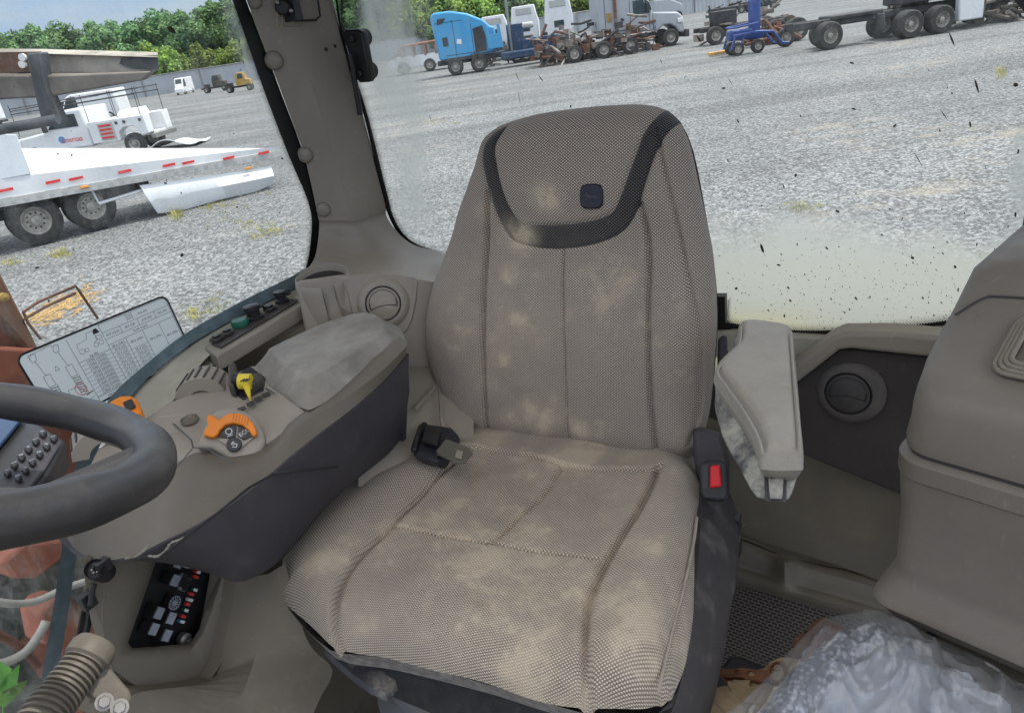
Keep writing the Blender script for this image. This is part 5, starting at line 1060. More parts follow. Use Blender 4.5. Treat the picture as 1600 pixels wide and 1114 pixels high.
# ================================================================ OPERATOR SEAT
st_ = thing('operator_seat', (-.5, .8, FZ), 'tractor seat in woven taupe fabric with a dark U shaped stripe and dust stains', 'seat', cab=True)
def spart(mb, name, mat, parent=None, **k): return mb.build(name, M[mat] if isinstance(mat, str) else mat, parent or st_, **k)
def gaus(d, w): return np.exp(-(d/w)**2)
def blobs(pl, L):
    B = [(pl.px(x, y), r, s) for x, y, r, s in L]
    def f(X):
        o = np.zeros(X.shape[:-1])
        for c, r, s in B: o = np.maximum(o, s*np.exp(-(np.linalg.norm(X-c, axis=-1)/r)**2))
        return o
    return f
# --- backrest
tl_ = R(14); BP = Plane((-.53, 1.055, -.72), (1, 0, 0), (0, math.sin(tl_), math.cos(tl_)))
if BP.en[1] > 0: BP.en = -BP.en
Tb = .052; q = lambda L: BP.pxs(L, -Tb)
LEFT = [(728, 668), (708, 648), (692, 610), (680, 575), (672, 530), (672, 500), (680, 458), (690, 425), (700, 398), (714, 360), (728, 322), (743, 285), (752, 258), (760, 228), (768, 212), (787, 197)]
TOP = [(787, 197), (810, 189), (837, 181), (868, 175), (900, 171), (935, 167), (965, 165), (1000, 164), (1025, 167), (1045, 174)]
RIGHT = [(1080, 712), (1096, 690), (1108, 650), (1114, 610), (1119, 550), (1122, 500), (1120, 450), (1113, 390), (1104, 340), (1095, 290), (1084, 238), (1073, 208), (1060, 186), (1045, 174)]
BOT = [(728, 668), (760, 677), (800, 681), (890, 692), (980, 706), (1040, 712), (1080, 712)]
sp = lambda L, n=60: resample(spline([np.array(p, float) for p in L], 200), n)
curves = [q(sp(L)) for L in (BOT, RIGHT, TOP, LEFT)]
Bi = lambda L: BP.pxs(sp(L, 50), -.01)
seamC = Bi([(881, 391), (883, 480), (886, 580), (890, 690)]); seamL = Bi([(771, 300), (766, 355), (762, 420), (761, 560), (763, 676)]); seamR = Bi([(1006, 320), (1014, 360), (1017, 410), (1018, 500), (1020, 582), (1027, 706)])
seamB = BP.pxs(sp([(1034, 205), (1047, 260), (1062, 330), (1076, 402), (1092, 470), (1101, 530), (1100, 590), (1095, 640), (1080, 690)], 60), -.03)
inner = [(789, 197), (779, 228), (783, 258), (792, 298), (802, 325), (815, 345), (832, 351), (870, 352), (905, 349), (940, 342), (962, 330), (974, 308), (985, 280), (1000, 238), (1012, 205), (1034, 166)]
outer = [(1059, 184), (1045, 205), (1034, 228), (1020, 265), (1010, 297), (1001, 325), (985, 352), (965, 368), (935, 380), (900, 387), (860, 389), (820, 383), (800, 372), (788, 350), (776, 315), (765, 275), (757, 245), (762, 217), (772, 205)]
bandP = BP.pxs(np.concatenate([sp(inner, 90), sp(outer, 90)]), -.008)
bi = BP.pxs(sp(inner, 60), -.008); bo = BP.pxs(sp(outer, 60), -.008)
cL = BP.px(716, 520); cR = BP.px(1060, 540)
def profB(X, d):
    g = -.013*(gaus(dist_poly(X, seamL), .0048)+gaus(dist_poly(X, seamR), .0048)+.5*gaus(dist_poly(X, seamC), .003)+.6*gaus(dist_poly(X, seamB), .0035)+.4*gaus(dist_poly(X, bi), .0035)+.4*gaus(dist_poly(X, bo), .0035))
    g = g+.010*(1-gaus(dist_poly(X, seamC), .09))*gaus(dist_poly(X, seamC), .16)
    g = g+.020*gaus(np.linalg.norm((X-cL)*np.array([1, .35]), axis=-1), .05)+.018*gaus(np.linalg.norm((X-cR)*np.array([1, .35]), axis=-1), .05)
    g = g+.010*gaus(X[..., 1]-.50, .10)-.008*gaus(X[..., 1]-.36, .05)
    return g+.0012*np.sin(X[..., 0]*61+X[..., 1]*23)*np.sin(X[..., 1]*47)
fx = lambda X: X[..., 0]; fy = lambda X: X[..., 1]
def bandf(X): s = dist_poly(X, bandP, True); return np.where(inside(X, bandP), s, -s)
dirtB = blobs(BP, [(800, 520, .16, .35), (858, 308, .024, 1.3), (815, 372, .03, 1.3), (800, 365, .028, 1), (760, 330, .02, .6), (800, 430, .03, .6), (812, 500, .028, .9), (790, 560, .02, .8), (830, 640, .03, 1), (800, 655, .025, .9), (770, 600, .04, .5), (1080, 690, .03, .7), (905, 670, .02, .6), (850, 655, .03, .8)])
mb = MB(); pillow(mb, BP, curves, 210, 250, Tb, .055, profB, {'fx': fx, 'fy': fy, 'band': bandf, 'dirt': dirtB})
bk = spart(mb, 'backrest', 'fabric', smooth=60)
def cord(mb, L, pl, n, r): mb.tube([pl.at(p, np.array(n)) for p in L], r, 6)
# emblem badge
bc = BP.px(929, 307); k = .0013; mb = MB(); sq = [(np.sign(math.cos(t))*abs(math.cos(t))**.55*.0205, np.sign(math.sin(t))*abs(math.sin(t))**.55*.0205) for t in np.linspace(0, 6.28, 40, endpoint=False)]
hB = float(profB(np.array([[bc]]), np.array([[1.0]]))[0, 0])+.002
mb.loft([[BP.at(bc+np.array(p)*s, np.array(h)) for p in sq] for s, h in ((1, -.012), (1, hB), (.93, hB+.002), (.90, hB+.0012))]); M['badge'] = surf('navy rubber badge', (.012, .014, .024), .45, .1, 30); bd = spart(mb, 'badge', 'badge', bk, smooth=30)
mb = MB(); deer = [(-.012, -.001), (-.006, .0015), (.002, .001), (.006, .003), (.008, .008), (.0095, .0035), (.0125, .003), (.009, .001), (.007, -.0015), (.010, -.006), (.005, -.003), (-.004, -.002), (-.009, -.005), (-.008, -.002)]
mb.prism([BP.at(bc+np.array(p)*np.array([-1, 1]), np.array(hB+.0011)) for p in deer], BP.en*.0008); spart(mb, 'deer_emblem', 'console', bd)

# --- cushion
CP = Plane((-.5, .8, -.705), (1, 0, 0), (0, math.cos(R(-2)), math.sin(R(-2)))); Tc = .06
if CP.en[2] < 0: CP.en = -CP.en
qc = lambda L, n=-Tc: CP.pxs(L, n)
LEFTc = [(517, 1016), (490, 995), (466, 970), (448, 945), (441, 915), (446, 880), (462, 845), (490, 805), (525, 772), (565, 745), (610, 728), (650, 716), (690, 702), (716, 690)]
BOTc = [(517, 1016), (540, 1021), (560, 1023), (600, 1028), (680, 1047), (760, 1068), (840, 1094), (910, 1113), (960, 1122), (1010, 1122), (1050, 1104)]
RIGHTc = [(1050, 1104), (1066, 1060), (1077, 1020), (1086, 975), (1091, 920), (1094, 870), (1096, 810), (1094, 760), (1088, 730)]
TOPc = [(716, 690), (740, 678), (800, 684), (890, 697), (980, 710), (1040, 714), (1070, 716), (1088, 730)]
cc_ = [qc(sp(L)) for L in (BOTc, RIGHTc, TOPc, LEFTc)]
sL = CP.pxs(sp([(742, 705), (716, 722), (690, 742), (655, 775), (610, 823), (575, 860), (545, 898), (525, 935), (514, 975), (510, 1005)], 70)); sR = CP.pxs(sp([(1030, 735), (1012, 775), (985, 820), (958, 862), (935, 905), (921, 945), (916, 1000), (913, 1060), (910, 1108)], 70))
sX = CP.pxs(sp([(610, 823), (680, 832), (765, 845), (850, 858), (935, 874)], 40)); sC = CP.pxs(sp([(880, 728), (850, 762), (815, 795), (790, 820), (765, 845)], 40)); sK = CP.pxs(sp([(742, 705), (800, 708), (870, 724), (940, 735), (1030, 740)], 40)); sP = CP.pxs(sp([(1092, 800), (1085, 860), (1070, 930), (1052, 1000), (1038, 1060), (1030, 1100)], 40), -.03)
bL = CP.pxs(sp([(690, 715), (600, 770), (520, 860), (480, 940)], 30)); bR = CP.pxs(sp([(1075, 740), (1045, 830), (1010, 920), (985, 1040)], 30))
def profC(X, d):
    g = -.017*(gaus(dist_poly(X, sL), .006)+gaus(dist_poly(X, sR), .0065))-.008*(gaus(dist_poly(X, sX), .003)+1.2*gaus(dist_poly(X, sC), .0055)+1.0*gaus(dist_poly(X, sK), .006)+.6*gaus(dist_poly(X, sP), .0035))
    g = g+.022*gaus(dist_poly(X, bL), .055)+.022*gaus(dist_poly(X, bR), .055)
    g = g-.008*gaus(np.linalg.norm(X-CP.px(830, 790), axis=-1), .12)+.006*gaus(dist_poly(X, sK), .03)
    return g+.0022*np.sin(X[..., 0]*43+X[..., 1]*17)*np.sin(X[..., 1]*39+1)
dirtC = blobs(CP, [(780, 900, .34, .62), (760, 940, .12, .75), (600, 880, .06, .6), (680, 1000, .07, .8), (1010, 870, .05, .95), (1000, 1000, .06, .9), (830, 1010, .08, .7), (720, 780, .05, .65), (560, 960, .05, .6), (1000, 720, .05, .7), (760, 690, .05, .9), (900, 715, .06, 1), (500, 900, .04, .5), (880, 1080, .06, .9), (760, 860, .05, .8)])
mb = MB(); pillow(mb, CP, cc_, 260, 230, Tc, .075, profC, {'fx': fx, 'fy': fy, 'band': lambda X: np.full(X.shape[:-1], -1.0), 'dirt': dirtC})
cu = spart(mb, 'seat_cushion', 'fabric', smooth=60)
mb = MB(); cord(mb, sP[3:], CP, -.012, .0022); M['pipe'] = surf('taupe piping', (.33, .29, .24), .85, .15, 40, .4); spart(mb, 'piping', 'pipe', cu)
# --- shell below the cushion: side panel with knobs, front skirt, bellows
sA = spline([pd(*q) for q in ((1096, 768, 1.26), (1093, 850, 1.15), (1087, 920, 1.09), (1076, 1000, 1.04), (1060, 1080, 1.0), (1040, 1135, .97))], 30); sB = spline([pd(*q) for q in ((1140, 770, 1.28), (1150, 800, 1.29), (1149, 870, 1.22), (1136, 950, 1.16), (1119, 1040, 1.10), (1092, 1085, 1.05), (1076, 1135, 1.02))], 30)
dn = np.array([-.02, 0, -.16])
mb = MB(); mb.grid([sA+np.array([-.04, 0, -.02]), sA, sA*.5+sB*.5+np.array([.0, 0, .006]), sB, sB+np.array([.004, 0, -.012]), sB+dn, sA+dn+np.array([-.04, 0, 0])]); sd_ = spart(mb, 'side_panel', surf('dusty charcoal panel', (.05, .046, .05), .55, .1, 8, .6, dcol=(.22, .2, .18), grain=500, dscale=22), smooth=40)
away = lambda x, y, t: tuple(pd(x, y, t))
mb = MB(); mb.prism([pd(x, y, 1.29) for x, y in ((1082, 668), (1100, 668), (1128, 676), (1140, 720), (1140, 775), (1096, 775), (1084, 720))], away(1110, 720, .04)); spart(mb, 'hinge_cover', 'console', sd_, bevel=.008)
for x, y, w_, h_, dd in ((1149, 818, .02, .03, 1.29), (1150, 852, .02, .03, 1.27), (1141, 905, .022, .045, 1.23)):
    c = pd(x, y, dd); mb = MB(); mb.box(c, (.016, w_, h_))
    for t in np.linspace(-.4, .4, 5): mb.box(c+np.array([0, -w_/2, t*h_]), (.014, .004, .002))
    spart(mb, 'adjuster_knob', 'black', sd_, bevel=.002)
mb = MB(); A = [pz(x, y, -.80) for x, y in ((508, 1012), (560, 1022), (680, 1050), (800, 1083), (920, 1118))]; B = [pz(x, y, -.86) for x, y in ((512, 1030), (555, 1062), (660, 1108), (760, 1150), (880, 1190))]; Cq = [p+np.array([.02, .10, -.05]) for p in B]
mb.grid([spline(A, 16), spline(B, 16), spline(Cq, 16)]); mb.grid([spline(A, 16), spline([p+np.array([.05, .25, 0]) for p in A], 16)]); spart(mb, 'front_skirt', 'skirt', smooth=40)
mb = MB(); mb.loft([[pz(x, y, z), pz(x+4, y+14, z-.01), pz(x+3, y+20, z-.015)+np.array([0, .03, 0]), pz(x, y+2, z)+np.array([0, .03, 0])] for x, y, z in ((506, 1012, -.80), (525, 1030, -.81), (548, 1050, -.82), (575, 1070, -.82), (602, 1082, -.83))]); spart(mb, 'pan_edge', surf('muddy pan edge', (.06, .06, .07), .6, .2, 10, 1.0, dcol=(.36, .33, .26), dscale=20))
mb = MB(); c0 = pz(610, 1095, -.93)+np.array([.11, .17, 0]); prof = []
for i in range(9): prof += [((.185 if i % 2 else .165), -.04*i), ((.185 if i % 2 else .165), -.04*i-.03)]
rings = [[c0+np.array([math.copysign(abs(math.cos(t))**.5, math.cos(t))*r, math.copysign(abs(math.sin(t))**.5, math.sin(t))*r, h]) for t in np.linspace(0, 6.283, 40, endpoint=False)] for r, h in prof]
mb.loft(rings); spart(mb, 'bellows', 'bellows', smooth=40)
mb = MB(); mb.tube([pz(785, 1084, -.85), pz(830, 1100, -.85), pz(870, 1118, -.86)], .009, 8); mb.lathe([(.006, 0), (.006, .004), (.001, .004)], pz(856, 1110, -.84), (-.2, -.6, .6), 10); spart(mb, 'release_bar', 'black')
# --- belt: retractor, tongue, buckle
mb = MB(); RT = [(652, 668), (668, 662), (705, 667), (708, 676), (690, 712), (682, 722), (645, 712), (642, 700)]; mb.prism([pz(x, y, -.66) for x, y in RT], (0, .02, -.03)); rt = spart(mb, 'belt_retractor', surf('dark blue grey plastic', (.022, .025, .032), .4, .1, 10, .2), bevel=.006)
mb = MB(); mb.tube([pz(646, 705, -.655), pz(650, 690, -.65), pz(658, 668, -.655), pz(664, 663, -.66)], .006, 6); mb.prism([pz(x, y, -.655) for x, y in ((664, 672), (690, 676), (684, 700), (660, 694))], (0, 0, .008)); spart(mb, 'webbing', 'black', rt, bevel=.002)
mb = MB(); mb.prism([pz(x, y, -.655) for x, y in ((697, 690), (706, 692), (735, 704), (739, 712), (724, 726), (716, 726), (683, 712), (682, 708))], (0, 0, .006)); tg = spart(mb, 'belt_tongue', surf('dusty olive plastic', (.13, .12, .095), .6, .1, 10, .3), rt, bevel=.002)
mb = MB(); mb.prism([pz(x, y, -.648) for x, y in ((714, 704), (724, 706), (721, 718), (711, 715))], (0, 0, .0015)); spart(mb, 'tongue_slot', 'trim', rt)
mb = MB(); mb.prism([pd(x, y, 1.50) for x, y in ((706, 645), (711, 650), (730, 700), (712, 700))], (.03, .03, 0)); spart(mb, 'recliner_bracket', 'black', rt, bevel=.002); mb = MB(); mb.lathe([(.014, 0), (.014, .01), (.007, .012), (.006, .02), (.001, .02)], pd(694, 662, 1.47), (-.1, -.5, .8), 14); spart(mb, 'pivot_bolt', surf('tan coated bolt', (.4, .33, .22), .6, .1, 20, .3), rt)
mb = MB(); BKp = [(1098, 720), (1130, 716), (1138, 726), (1140, 775), (1132, 784), (1098, 782), (1093, 772), (1093, 730)]; bpl = -.185
mb.prism([pd(x, y, 1.215) for x, y in BKp], tuple(pd(1115, 750, .03))); bkl = spart(mb, 'belt_buckle', 'black', bevel=.006, seg=3)
mb = MB(); mb.prism([pd(x, y, 1.2145) for x, y in ((1110, 727), (1125, 726), (1128, 760), (1109, 763))], tuple(-pd(1115, 750, .007))); spart(mb, 'release_button', 'red', bkl, bevel=.003)
mb = MB(); mb.prism([pd(x, y, 1.2145) for x, y in ((1098, 727), (1107, 726), (1106, 763), (1098, 763))], tuple(-pd(1115, 750, .002))); spart(mb, 'latch_slot', 'console', bkl)
# --- folding armrest on the seat's left side
zp = -.455; AP = Plane((-.13, .85, zp), (1, 0, 0), (0, 1, -.02))
if AP.en[2] < 0: AP.en = -AP.en
La = [(1188, 716), (1182, 690), (1170, 662), (1150, 632), (1128, 603), (1115, 585), (1117, 572), (1132, 556), (1146, 543), (1151, 530), (1152, 508)]; Ba = [(1188, 716), (1215, 718), (1256, 717)]; Ra = [(1256, 717), (1256, 690), (1252, 650), (1247, 590), (1243, 550), (1240, 516)]; Ta = [(1152, 508), (1175, 505), (1205, 508), (1230, 512), (1240, 516)]
am = spart(MB(), 'armrest', 'console') if False else None
body_ = MB(); top_o = [(1113, 590), (1130, 612), (1152, 640), (1172, 670), (1185, 700), (1190, 722), (1256, 722), (1246, 600), (1240, 520), (1150, 512), (1148, 545)]
bot_o = [(1119, 655), (1128, 690), (1140, 715), (1155, 740), (1168, 765), (1180, 782), (1236, 786), (1225, 640), (1215, 560), (1150, 540), (1135, 570)]
zb = -.50
T1 = [pz(x, y, zp-.035) for x, y in top_o]; 
B1 = [pv(1180, 783, pz(1190, 722, zp-.035)[1]+.004) if False else pz(x, y, -.515) for x, y in bot_o]
body_.loft([[p*1 for p in T1], [a*.5+b*.5 for a, b in zip(T1, B1)], B1]); ab = spart(body_, 'armrest', 'mud', bevel=.006, seg=3)
mb = MB(); pillow(mb, AP, [AP.pxs(sp(L), -.012) for L in (Ba, Ra, Ta, La)], 60, 90, .026, .017); pd_ = spart(mb, 'armrest_pad', 'padlight', ab, smooth=60)
mb = MB()
for L in ([(1192, 712), (1187, 690), (1178, 670), (1160, 640), (1136, 606), (1122, 586), (1124, 574), (1140, 560), (1152, 548), (1157, 532), (1158, 512)], [(1250, 712), (1250, 690), (1246, 640), (1240, 580), (1236, 520)]): cord(mb, AP.pxs(sp(L, 60), -.002), AP, -.0015, .0016)
spart(mb, 'seam', 'padlight', ab)
fn = np.cross(T1[6]-T1[5], B1[5]-T1[5]); fn /= np.linalg.norm(fn); fn *= np.sign(fn[1]); f0 = lambda x, y, o=0: pp(x, y, T1[5]-fn*(.003+o), fn)
mb = MB(); mb.prism([f0(x, y) for x, y in ((1194, 736), (1230, 737), (1229, 782), (1196, 781))], (0, -.003, 0)); sw = spart(mb, 'switch_bezel', 'console', ab, bevel=.002)
mb = MB(); mb.prism([f0(x, y, .003) for x, y in ((1201, 744), (1225, 745), (1223, 778), (1203, 777))], (0, -.005, .001)); spart(mb, 'rocker_switch', 'mud', ab, bevel=.002)
mb = MB(); mb.prism([pd(x, y, 1.36) for x, y in ((1122, 530), (1130, 523), (1136, 525), (1138, 560), (1130, 592), (1120, 590))], tuple(pd(1130, 550, .03))); spart(mb, 'armrest_hinge', 'console', ab, bevel=.004)

# ================================================================ ARMREST CONSOLE
co = thing('armrest_console', (-.85, .6, FZ), 'beige and charcoal armrest console with an orange throttle dial and worn grey pad', 'control console', cab=True)
def kpart(mb, name, mat, parent=None, **k): return mb.build(name, M[mat] if isinstance(mat, str) else mat, parent or co, **k)
zc = -.475
PT = Plane(pz(500, 560, zc), (1, 0, 0), (0, 1, 0))
if PT.en[2] < 0: PT.en = -PT.en
# padded rest
TOPp = [(398, 566), (440, 545), (490, 522), (540, 504), (580, 497), (608, 499)]; RTp = [(482, 636), (530, 610), (580, 578), (620, 548), (632, 530), (625, 510), (608, 499)]; LFp = [(396, 574), (398, 566)]; BTp = [(396, 574), (418, 598), (450, 622), (470, 632), (482, 636)]
mb = MB(); pillow(mb, PT, [PT.pxs(sp(L), -.02) for L in (BTp, RTp, TOPp, [(396, 574), (397, 570), (398, 566)])], 90, 80, .026, .034, lambda X, d: .006*np.clip(d/.034, 0, 1)**3, flat=True); kpart(mb, 'armrest_pad', 'pad', smooth=60)
# beige upper shell (rim lofted between the top outline and the step to the charcoal body)
TOPO = [(100, 792), (150, 690), (220, 640), (300, 600), (350, 592), (395, 572), (600, 500), (634, 528), (636, 540), (560, 600), (478, 650), (430, 672), (380, 660), (410, 690), (400, 720), (330, 745), (280, 740), (240, 760), (200, 800), (160, 830)]
rimU = [(636, 532), (600, 572), (540, 612), (482, 643), (450, 662), (436, 690), (420, 722), (380, 748), (330, 772), (280, 800), (240, 822), (200, 838), (150, 850), (110, 842), (98, 800), (130, 720), (180, 665), (250, 622), (320, 600), (398, 566), (500, 520), (600, 500)]
rimL = [(632, 560), (600, 596), (545, 640), (482, 682), (445, 712), (418, 735), (388, 757), (350, 782), (300, 810), (250, 836), (205, 856), (160, 872), (125, 862), (104, 838)]
mb = MB()
def zcon(x, y): return np.interp(x, [90, 200, 300, 420, 480, 636], [-.50, -.485, -.478, -.478, -.478, -.478])
def K(x, y, dz=0): return pp(x, y, np.array([-.86, .72, -.478+dz]), (.25, -.20, 1))
DECK = [(150, 700), (215, 660), (262, 628), (320, 602), (398, 568), (420, 600), (478, 640), (452, 660), (440, 676), (415, 690), (380, 700), (330, 700), (300, 706), (262, 730), (226, 742), (180, 770), (140, 790), (118, 770)]
deck = [K(x, y, -.012) for x, y in DECK]
mb.prism(deck, (0, 0, -.04)); kpart(mb, 'control_deck', 'trim2', bevel=.006, seg=3)
# side skirt of the deck: beige slope towards the seat, from the deck edge to the charcoal body
U = [K(x, y, -.014) for x, y in ((636, 534), (600, 566), (545, 602), (482, 640), (452, 662), (430, 690), (400, 706), (350, 708), (300, 712), (262, 736), (226, 748), (180, 775), (140, 795), (112, 800), (104, 780))]
Lw = [pu(x, y, u) for x, y, u in ((634, 556, -.742), (605, 590, -.745), (556, 634, -.75), (500, 676, -.755), (452, 714, -.76), (420, 742, -.765), (392, 762, -.77), (352, 792, -.775), (306, 820, -.79), (262, 842, -.81), (222, 862, -.84), (180, 874, -.88), (142, 872, -.93), (116, 856, -.98), (102, 836, -1.0))]
a, b = spline(U, 70), spline(Lw, 70); mid = a*.5+b*.5+np.array([.006, -.004, .008])
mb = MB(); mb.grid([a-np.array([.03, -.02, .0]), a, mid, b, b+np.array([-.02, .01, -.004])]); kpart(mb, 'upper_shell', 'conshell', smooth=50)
# charcoal lower body
LO = [pu(x, y, u) for x, y, u in ((630, 690, -.765), (610, 712, -.765), (560, 752, -.77), (510, 800, -.775), (470, 848, -.78), (440, 880, -.785), (385, 908, -.79), (330, 893, -.80), (285, 882, -.82), (240, 876, -.84), (205, 874, -.86), (175, 876, -.89), (140, 874, -.935), (114, 858, -.985), (100, 838, -1.005))]
b2 = spline([p+np.array([.004, 0, 0]) for p in Lw], 70); c2 = spline(LO, 70)
mb = MB(); under = c2+np.array([-.13, .03, .01]); mb.grid([b2+np.array([-.03, .02, 0]), b2, b2*.6+c2*.4+np.array([.008, 0, 0]), b2*.12+c2*.88, c2+np.array([-.012, 0, -.004]), under, b2+np.array([-.16, .06, 0])]); lb = kpart(mb, 'lower_body', 'console', smooth=45)
# back end of the console
mb = MB(); mb.prism([Lw[0], LO[0], LO[0]+np.array([-.16, .03, 0]), Lw[0]+np.array([-.16, .03, 0])], (0, .01, 0)); kpart(mb, 'end_cap', 'console')
mb = MB(); mb.tube([pu(x, y, -.755)+np.array([.010, 0, 0]) for x, y in ((628, 733-70), (520, 728), (420, 738), (380, 760), (330, 800), (290, 830), (240, 868))][1:], .0018, 5); kpart(mb, 'panel_seam', 'black', lb)
# dirty scuffs
M['scuff'] = surf('dried mud smear', (.24, .225, .19), .9, .3, 50)
mb = MB()
for L in ([(232, 866), (246, 867), (256, 862), (262, 855), (268, 846), (280, 842), (288, 838)], [(196, 870), (214, 866), (228, 856), (232, 850)]): mb.tube([p+np.array([.0015, -.002, 0]) for p in spline([pu(x, y, np.interp(x, [180, 222, 262, 306], [-.882, -.842, -.812, -.79])+.004) for x, y in L], 20)], [.0008+.0016*abs(math.sin(i*1.7)) for i in range(20)], 5)
for L in ([(232, 866), (246, 867), (256, 862), (262, 855), (268, 846), (280, 842), (288, 838)], [(196, 870), (214, 866), (228, 856), (232, 850)]): kpart(MB().tube([p+np.array([.0030, -.003, .001]) for p in spline([pu(x, y, np.interp(x, [180, 222, 262, 306], [-.882, -.842, -.812, -.79])+.004) for x, y in L], 20)], [.0008+.0016*abs(math.sin(i*1.7)) for i in range(20)], 5), 'mud_smear', 'scuff', lb)
# throttle dial with orange lever
dc = K(366, 678, .004); kd = np.linalg.norm(dc)/FPX; ax = np.array([.55, -.45, .7]); ax /= np.linalg.norm(ax)
DP = Plane(dc, np.cross([0, 0, 1.], ax), np.cross(ax, np.cross([0, 0, 1.], ax)))
if DP.en @ ax < 0: DP.en = -DP.en
Dp = lambda x, y, n=0: DP.at(DP.px(x, y), np.array(float(n)))
mb = MB(); HOU = [(306, 700), (318, 672), (326, 650), (340, 640), (362, 637), (384, 642), (400, 655), (412, 675), (416, 692), (408, 706), (390, 716), (366, 720), (352, 712), (330, 700)]
mb.prism([Dp(x, y, -.03) for x, y in HOU], DP.en*.032); dh = kpart(mb, 'dial_housing', 'trim2', bevel=.006, seg=3)
mb = MB(); oo = [(320, 684), (322, 676), (328, 668), (325, 660), (326, 654), (331, 651), (338, 656), (345, 660), (352, 654), (362, 650), (376, 650), (388, 655), (397, 665), (402, 676), (403, 684), (396, 686), (390, 676), (380, 668), (366, 665), (354, 668), (346, 676), (342, 684), (334, 688)]
mb.prism([Dp(x, y, .002) for x, y in oo], DP.en*.012); th = kpart(mb, 'throttle_ring', 'orange', bevel=.003, seg=3)
mb = MB()
for t in np.linspace(0, 1, 6): x = 368+22*t; y = 651+8*t; strip2(mb, DP, [DP.px(x, y), DP.px(x-2, y+11)], .0012, .0145)
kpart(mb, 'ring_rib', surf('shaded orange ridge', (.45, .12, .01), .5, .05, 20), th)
mb = MB(); mb.prism([Dp(x, y, .002) for x, y in ((343, 690), (345, 680), (352, 671), (364, 667), (378, 669), (390, 677), (396, 686), (376, 703), (370, 708), (362, 708), (356, 698))], DP.en*.004); kpart(mb, 'dial_face', 'trim', dh)
seg1 = [(343, 686), (346, 678), (352, 672), (364, 668), (371, 668), (369, 684), (362, 688), (356, 687)]; seg2 = [(374, 668), (383, 670), (391, 677), (396, 684), (382, 690), (376, 686), (372, 683)]
for S_ in (seg1, seg2): kpart(MB().prism([Dp(x, y, .0065) for x, y in S_], DP.en*.002), 'dial_button', 'black', dh, bevel=.0008)
kpart(MB().lathe([(10.5*kd, .006), (10.5*kd, .009), (9.6*kd, .010), (.001, .010)], Dp(367, 697), DP.en, 24), 'dial_button', 'black', dh, smooth=40)
mb = MB(); text_mesh(mb, 'ECO', DP, DP.px(383, 678), .0088, .35, .0092)
ic = DP.px(359, 677); strip2(mb, DP, [ic+.0045*np.array([math.cos(t), math.sin(t)]) for t in np.linspace(0, 6.28, 12)], .0009, .0092); strip2(mb, DP, [ic+np.array([-.004, -.007]), ic+np.array([.004, -.006])], .0009, .0092)
ic = DP.px(367, 697); strip2(mb, DP, [ic+np.array(p)*.0011 for p in ((-3, -3), (2, -5), (4, -1), (1, 0), (0, 4), (-3, 1), (0, -1))], .0009, .0104); kpart(mb, 'symbol', 'light', dh)
# round button, marks, thumb rollers and the yellow switch
mb = MB(); mb.lathe([(.0135, 0), (.0135, .004), (.0115, .005), (.011, .003), (.001, .003)], K(297, 658, -.012), (0, 0, 1), 26); rb = kpart(mb, 'round_button', 'trimlow', smooth=40)
KP = Plane(K(320, 650, -.0115), K(400, 612)-K(262, 664), np.cross([0, 0, 1.], K(400, 612)-K(262, 664)))
if KP.en[2] < 0: KP.en = -KP.en
mb = MB(); cpt = KP.px(297, 658); strip2(mb, KP, [cpt+.0118*np.array([math.cos(t), math.sin(t)]) for t in np.linspace(0, 6.28, 26)], .0012, .006); strip2(mb, KP, [cpt+np.array(p)*.001 for p in ((-4, -2), (-1, 2), (1, -1), (4, 2))], .0008, .004); kpart(mb, 'button_ring', 'black', rb)
mb = MB()
for L in ([(262, 655), (300, 690), (303, 702)], [(262, 655), (330, 634), (400, 600), (432, 618)], [(270, 742), (303, 702)], [(278, 612), (282, 624)], [(258, 656), (226, 668)], [(330, 634), (300, 606)], [(303, 702), (325, 704), (365, 728)]): strip2(mb, KP, [KP.px(*p) for p in L], .0022, .0030)
kpart(mb, 'panel_gap', 'black')
text = MB(); text_mesh(text, 'CCC', KP, KP.px(274, 679), .007, -.5, .0014); kpart(text, 'panel_mark', 'ink')
for i, (x, y) in enumerate(((308, 648), (322, 642), (392, 632), (404, 624), (416, 617), (378, 640))):
    q = KP.px(x, y); kpart(MB().prism([KP.at(q+np.array(p), np.array(0.)) for p in rrect(0, 0, .0125, .011, .002, 2)], KP.en*.003), 'key', 'darktrim' if i > 1 else 'console', bevel=.001)
def roller(c, axis, r, w_, arc, n, name):
    mb = MB(); a = np.array(axis)/np.linalg.norm(axis); t = np.cross(a, [0, 0, 1.]); t /= np.linalg.norm(t); u = np.cross(t, a); rings = []
    for q in np.linspace(arc[0], arc[1], n*4+1): d = math.cos(q)*t+math.sin(q)*u; rings.append([c+d*rr_-a*w_/2*s for rr_, s in ((r*.5, 1), (r, 1), (r, -1), (r*.5, -1))])
    mb.loft(rings); o = kpart(mb, name, 'trim', smooth=40); mb = MB()
    for q in np.linspace(arc[0], arc[1], n)[1:-1]: d = math.cos(q)*t+math.sin(q)*u; e = np.cross(a, d); mb.box(c+d*r, (w_*.8, .003, .004), ax=[a, e, d])
    kpart(mb, 'roller_rib', 'darktrim', o)
e1 = K(350, 622)-K(280, 612); e1 /= np.linalg.norm(e1)
roller(K(322, 618, -.035), np.array([.55, -.8, 0]), .042, .05, (.35, 2.8), 9, 'thumb_roller')
roller(K(165, 700, -.035), np.array([.8, -.5, 0]), .045, .06, (.2, 2.9), 9, 'thumb_roller')
mb = MB(); hz = [(362, 612), (363, 596), (372, 586), (392, 574), (416, 592), (412, 612), (380, 626)]; mb.prism([K(x, y, -.012) for x, y in hz], (0, 0, .003)); yh = kpart(mb, 'switch_well', 'black', bevel=.002)
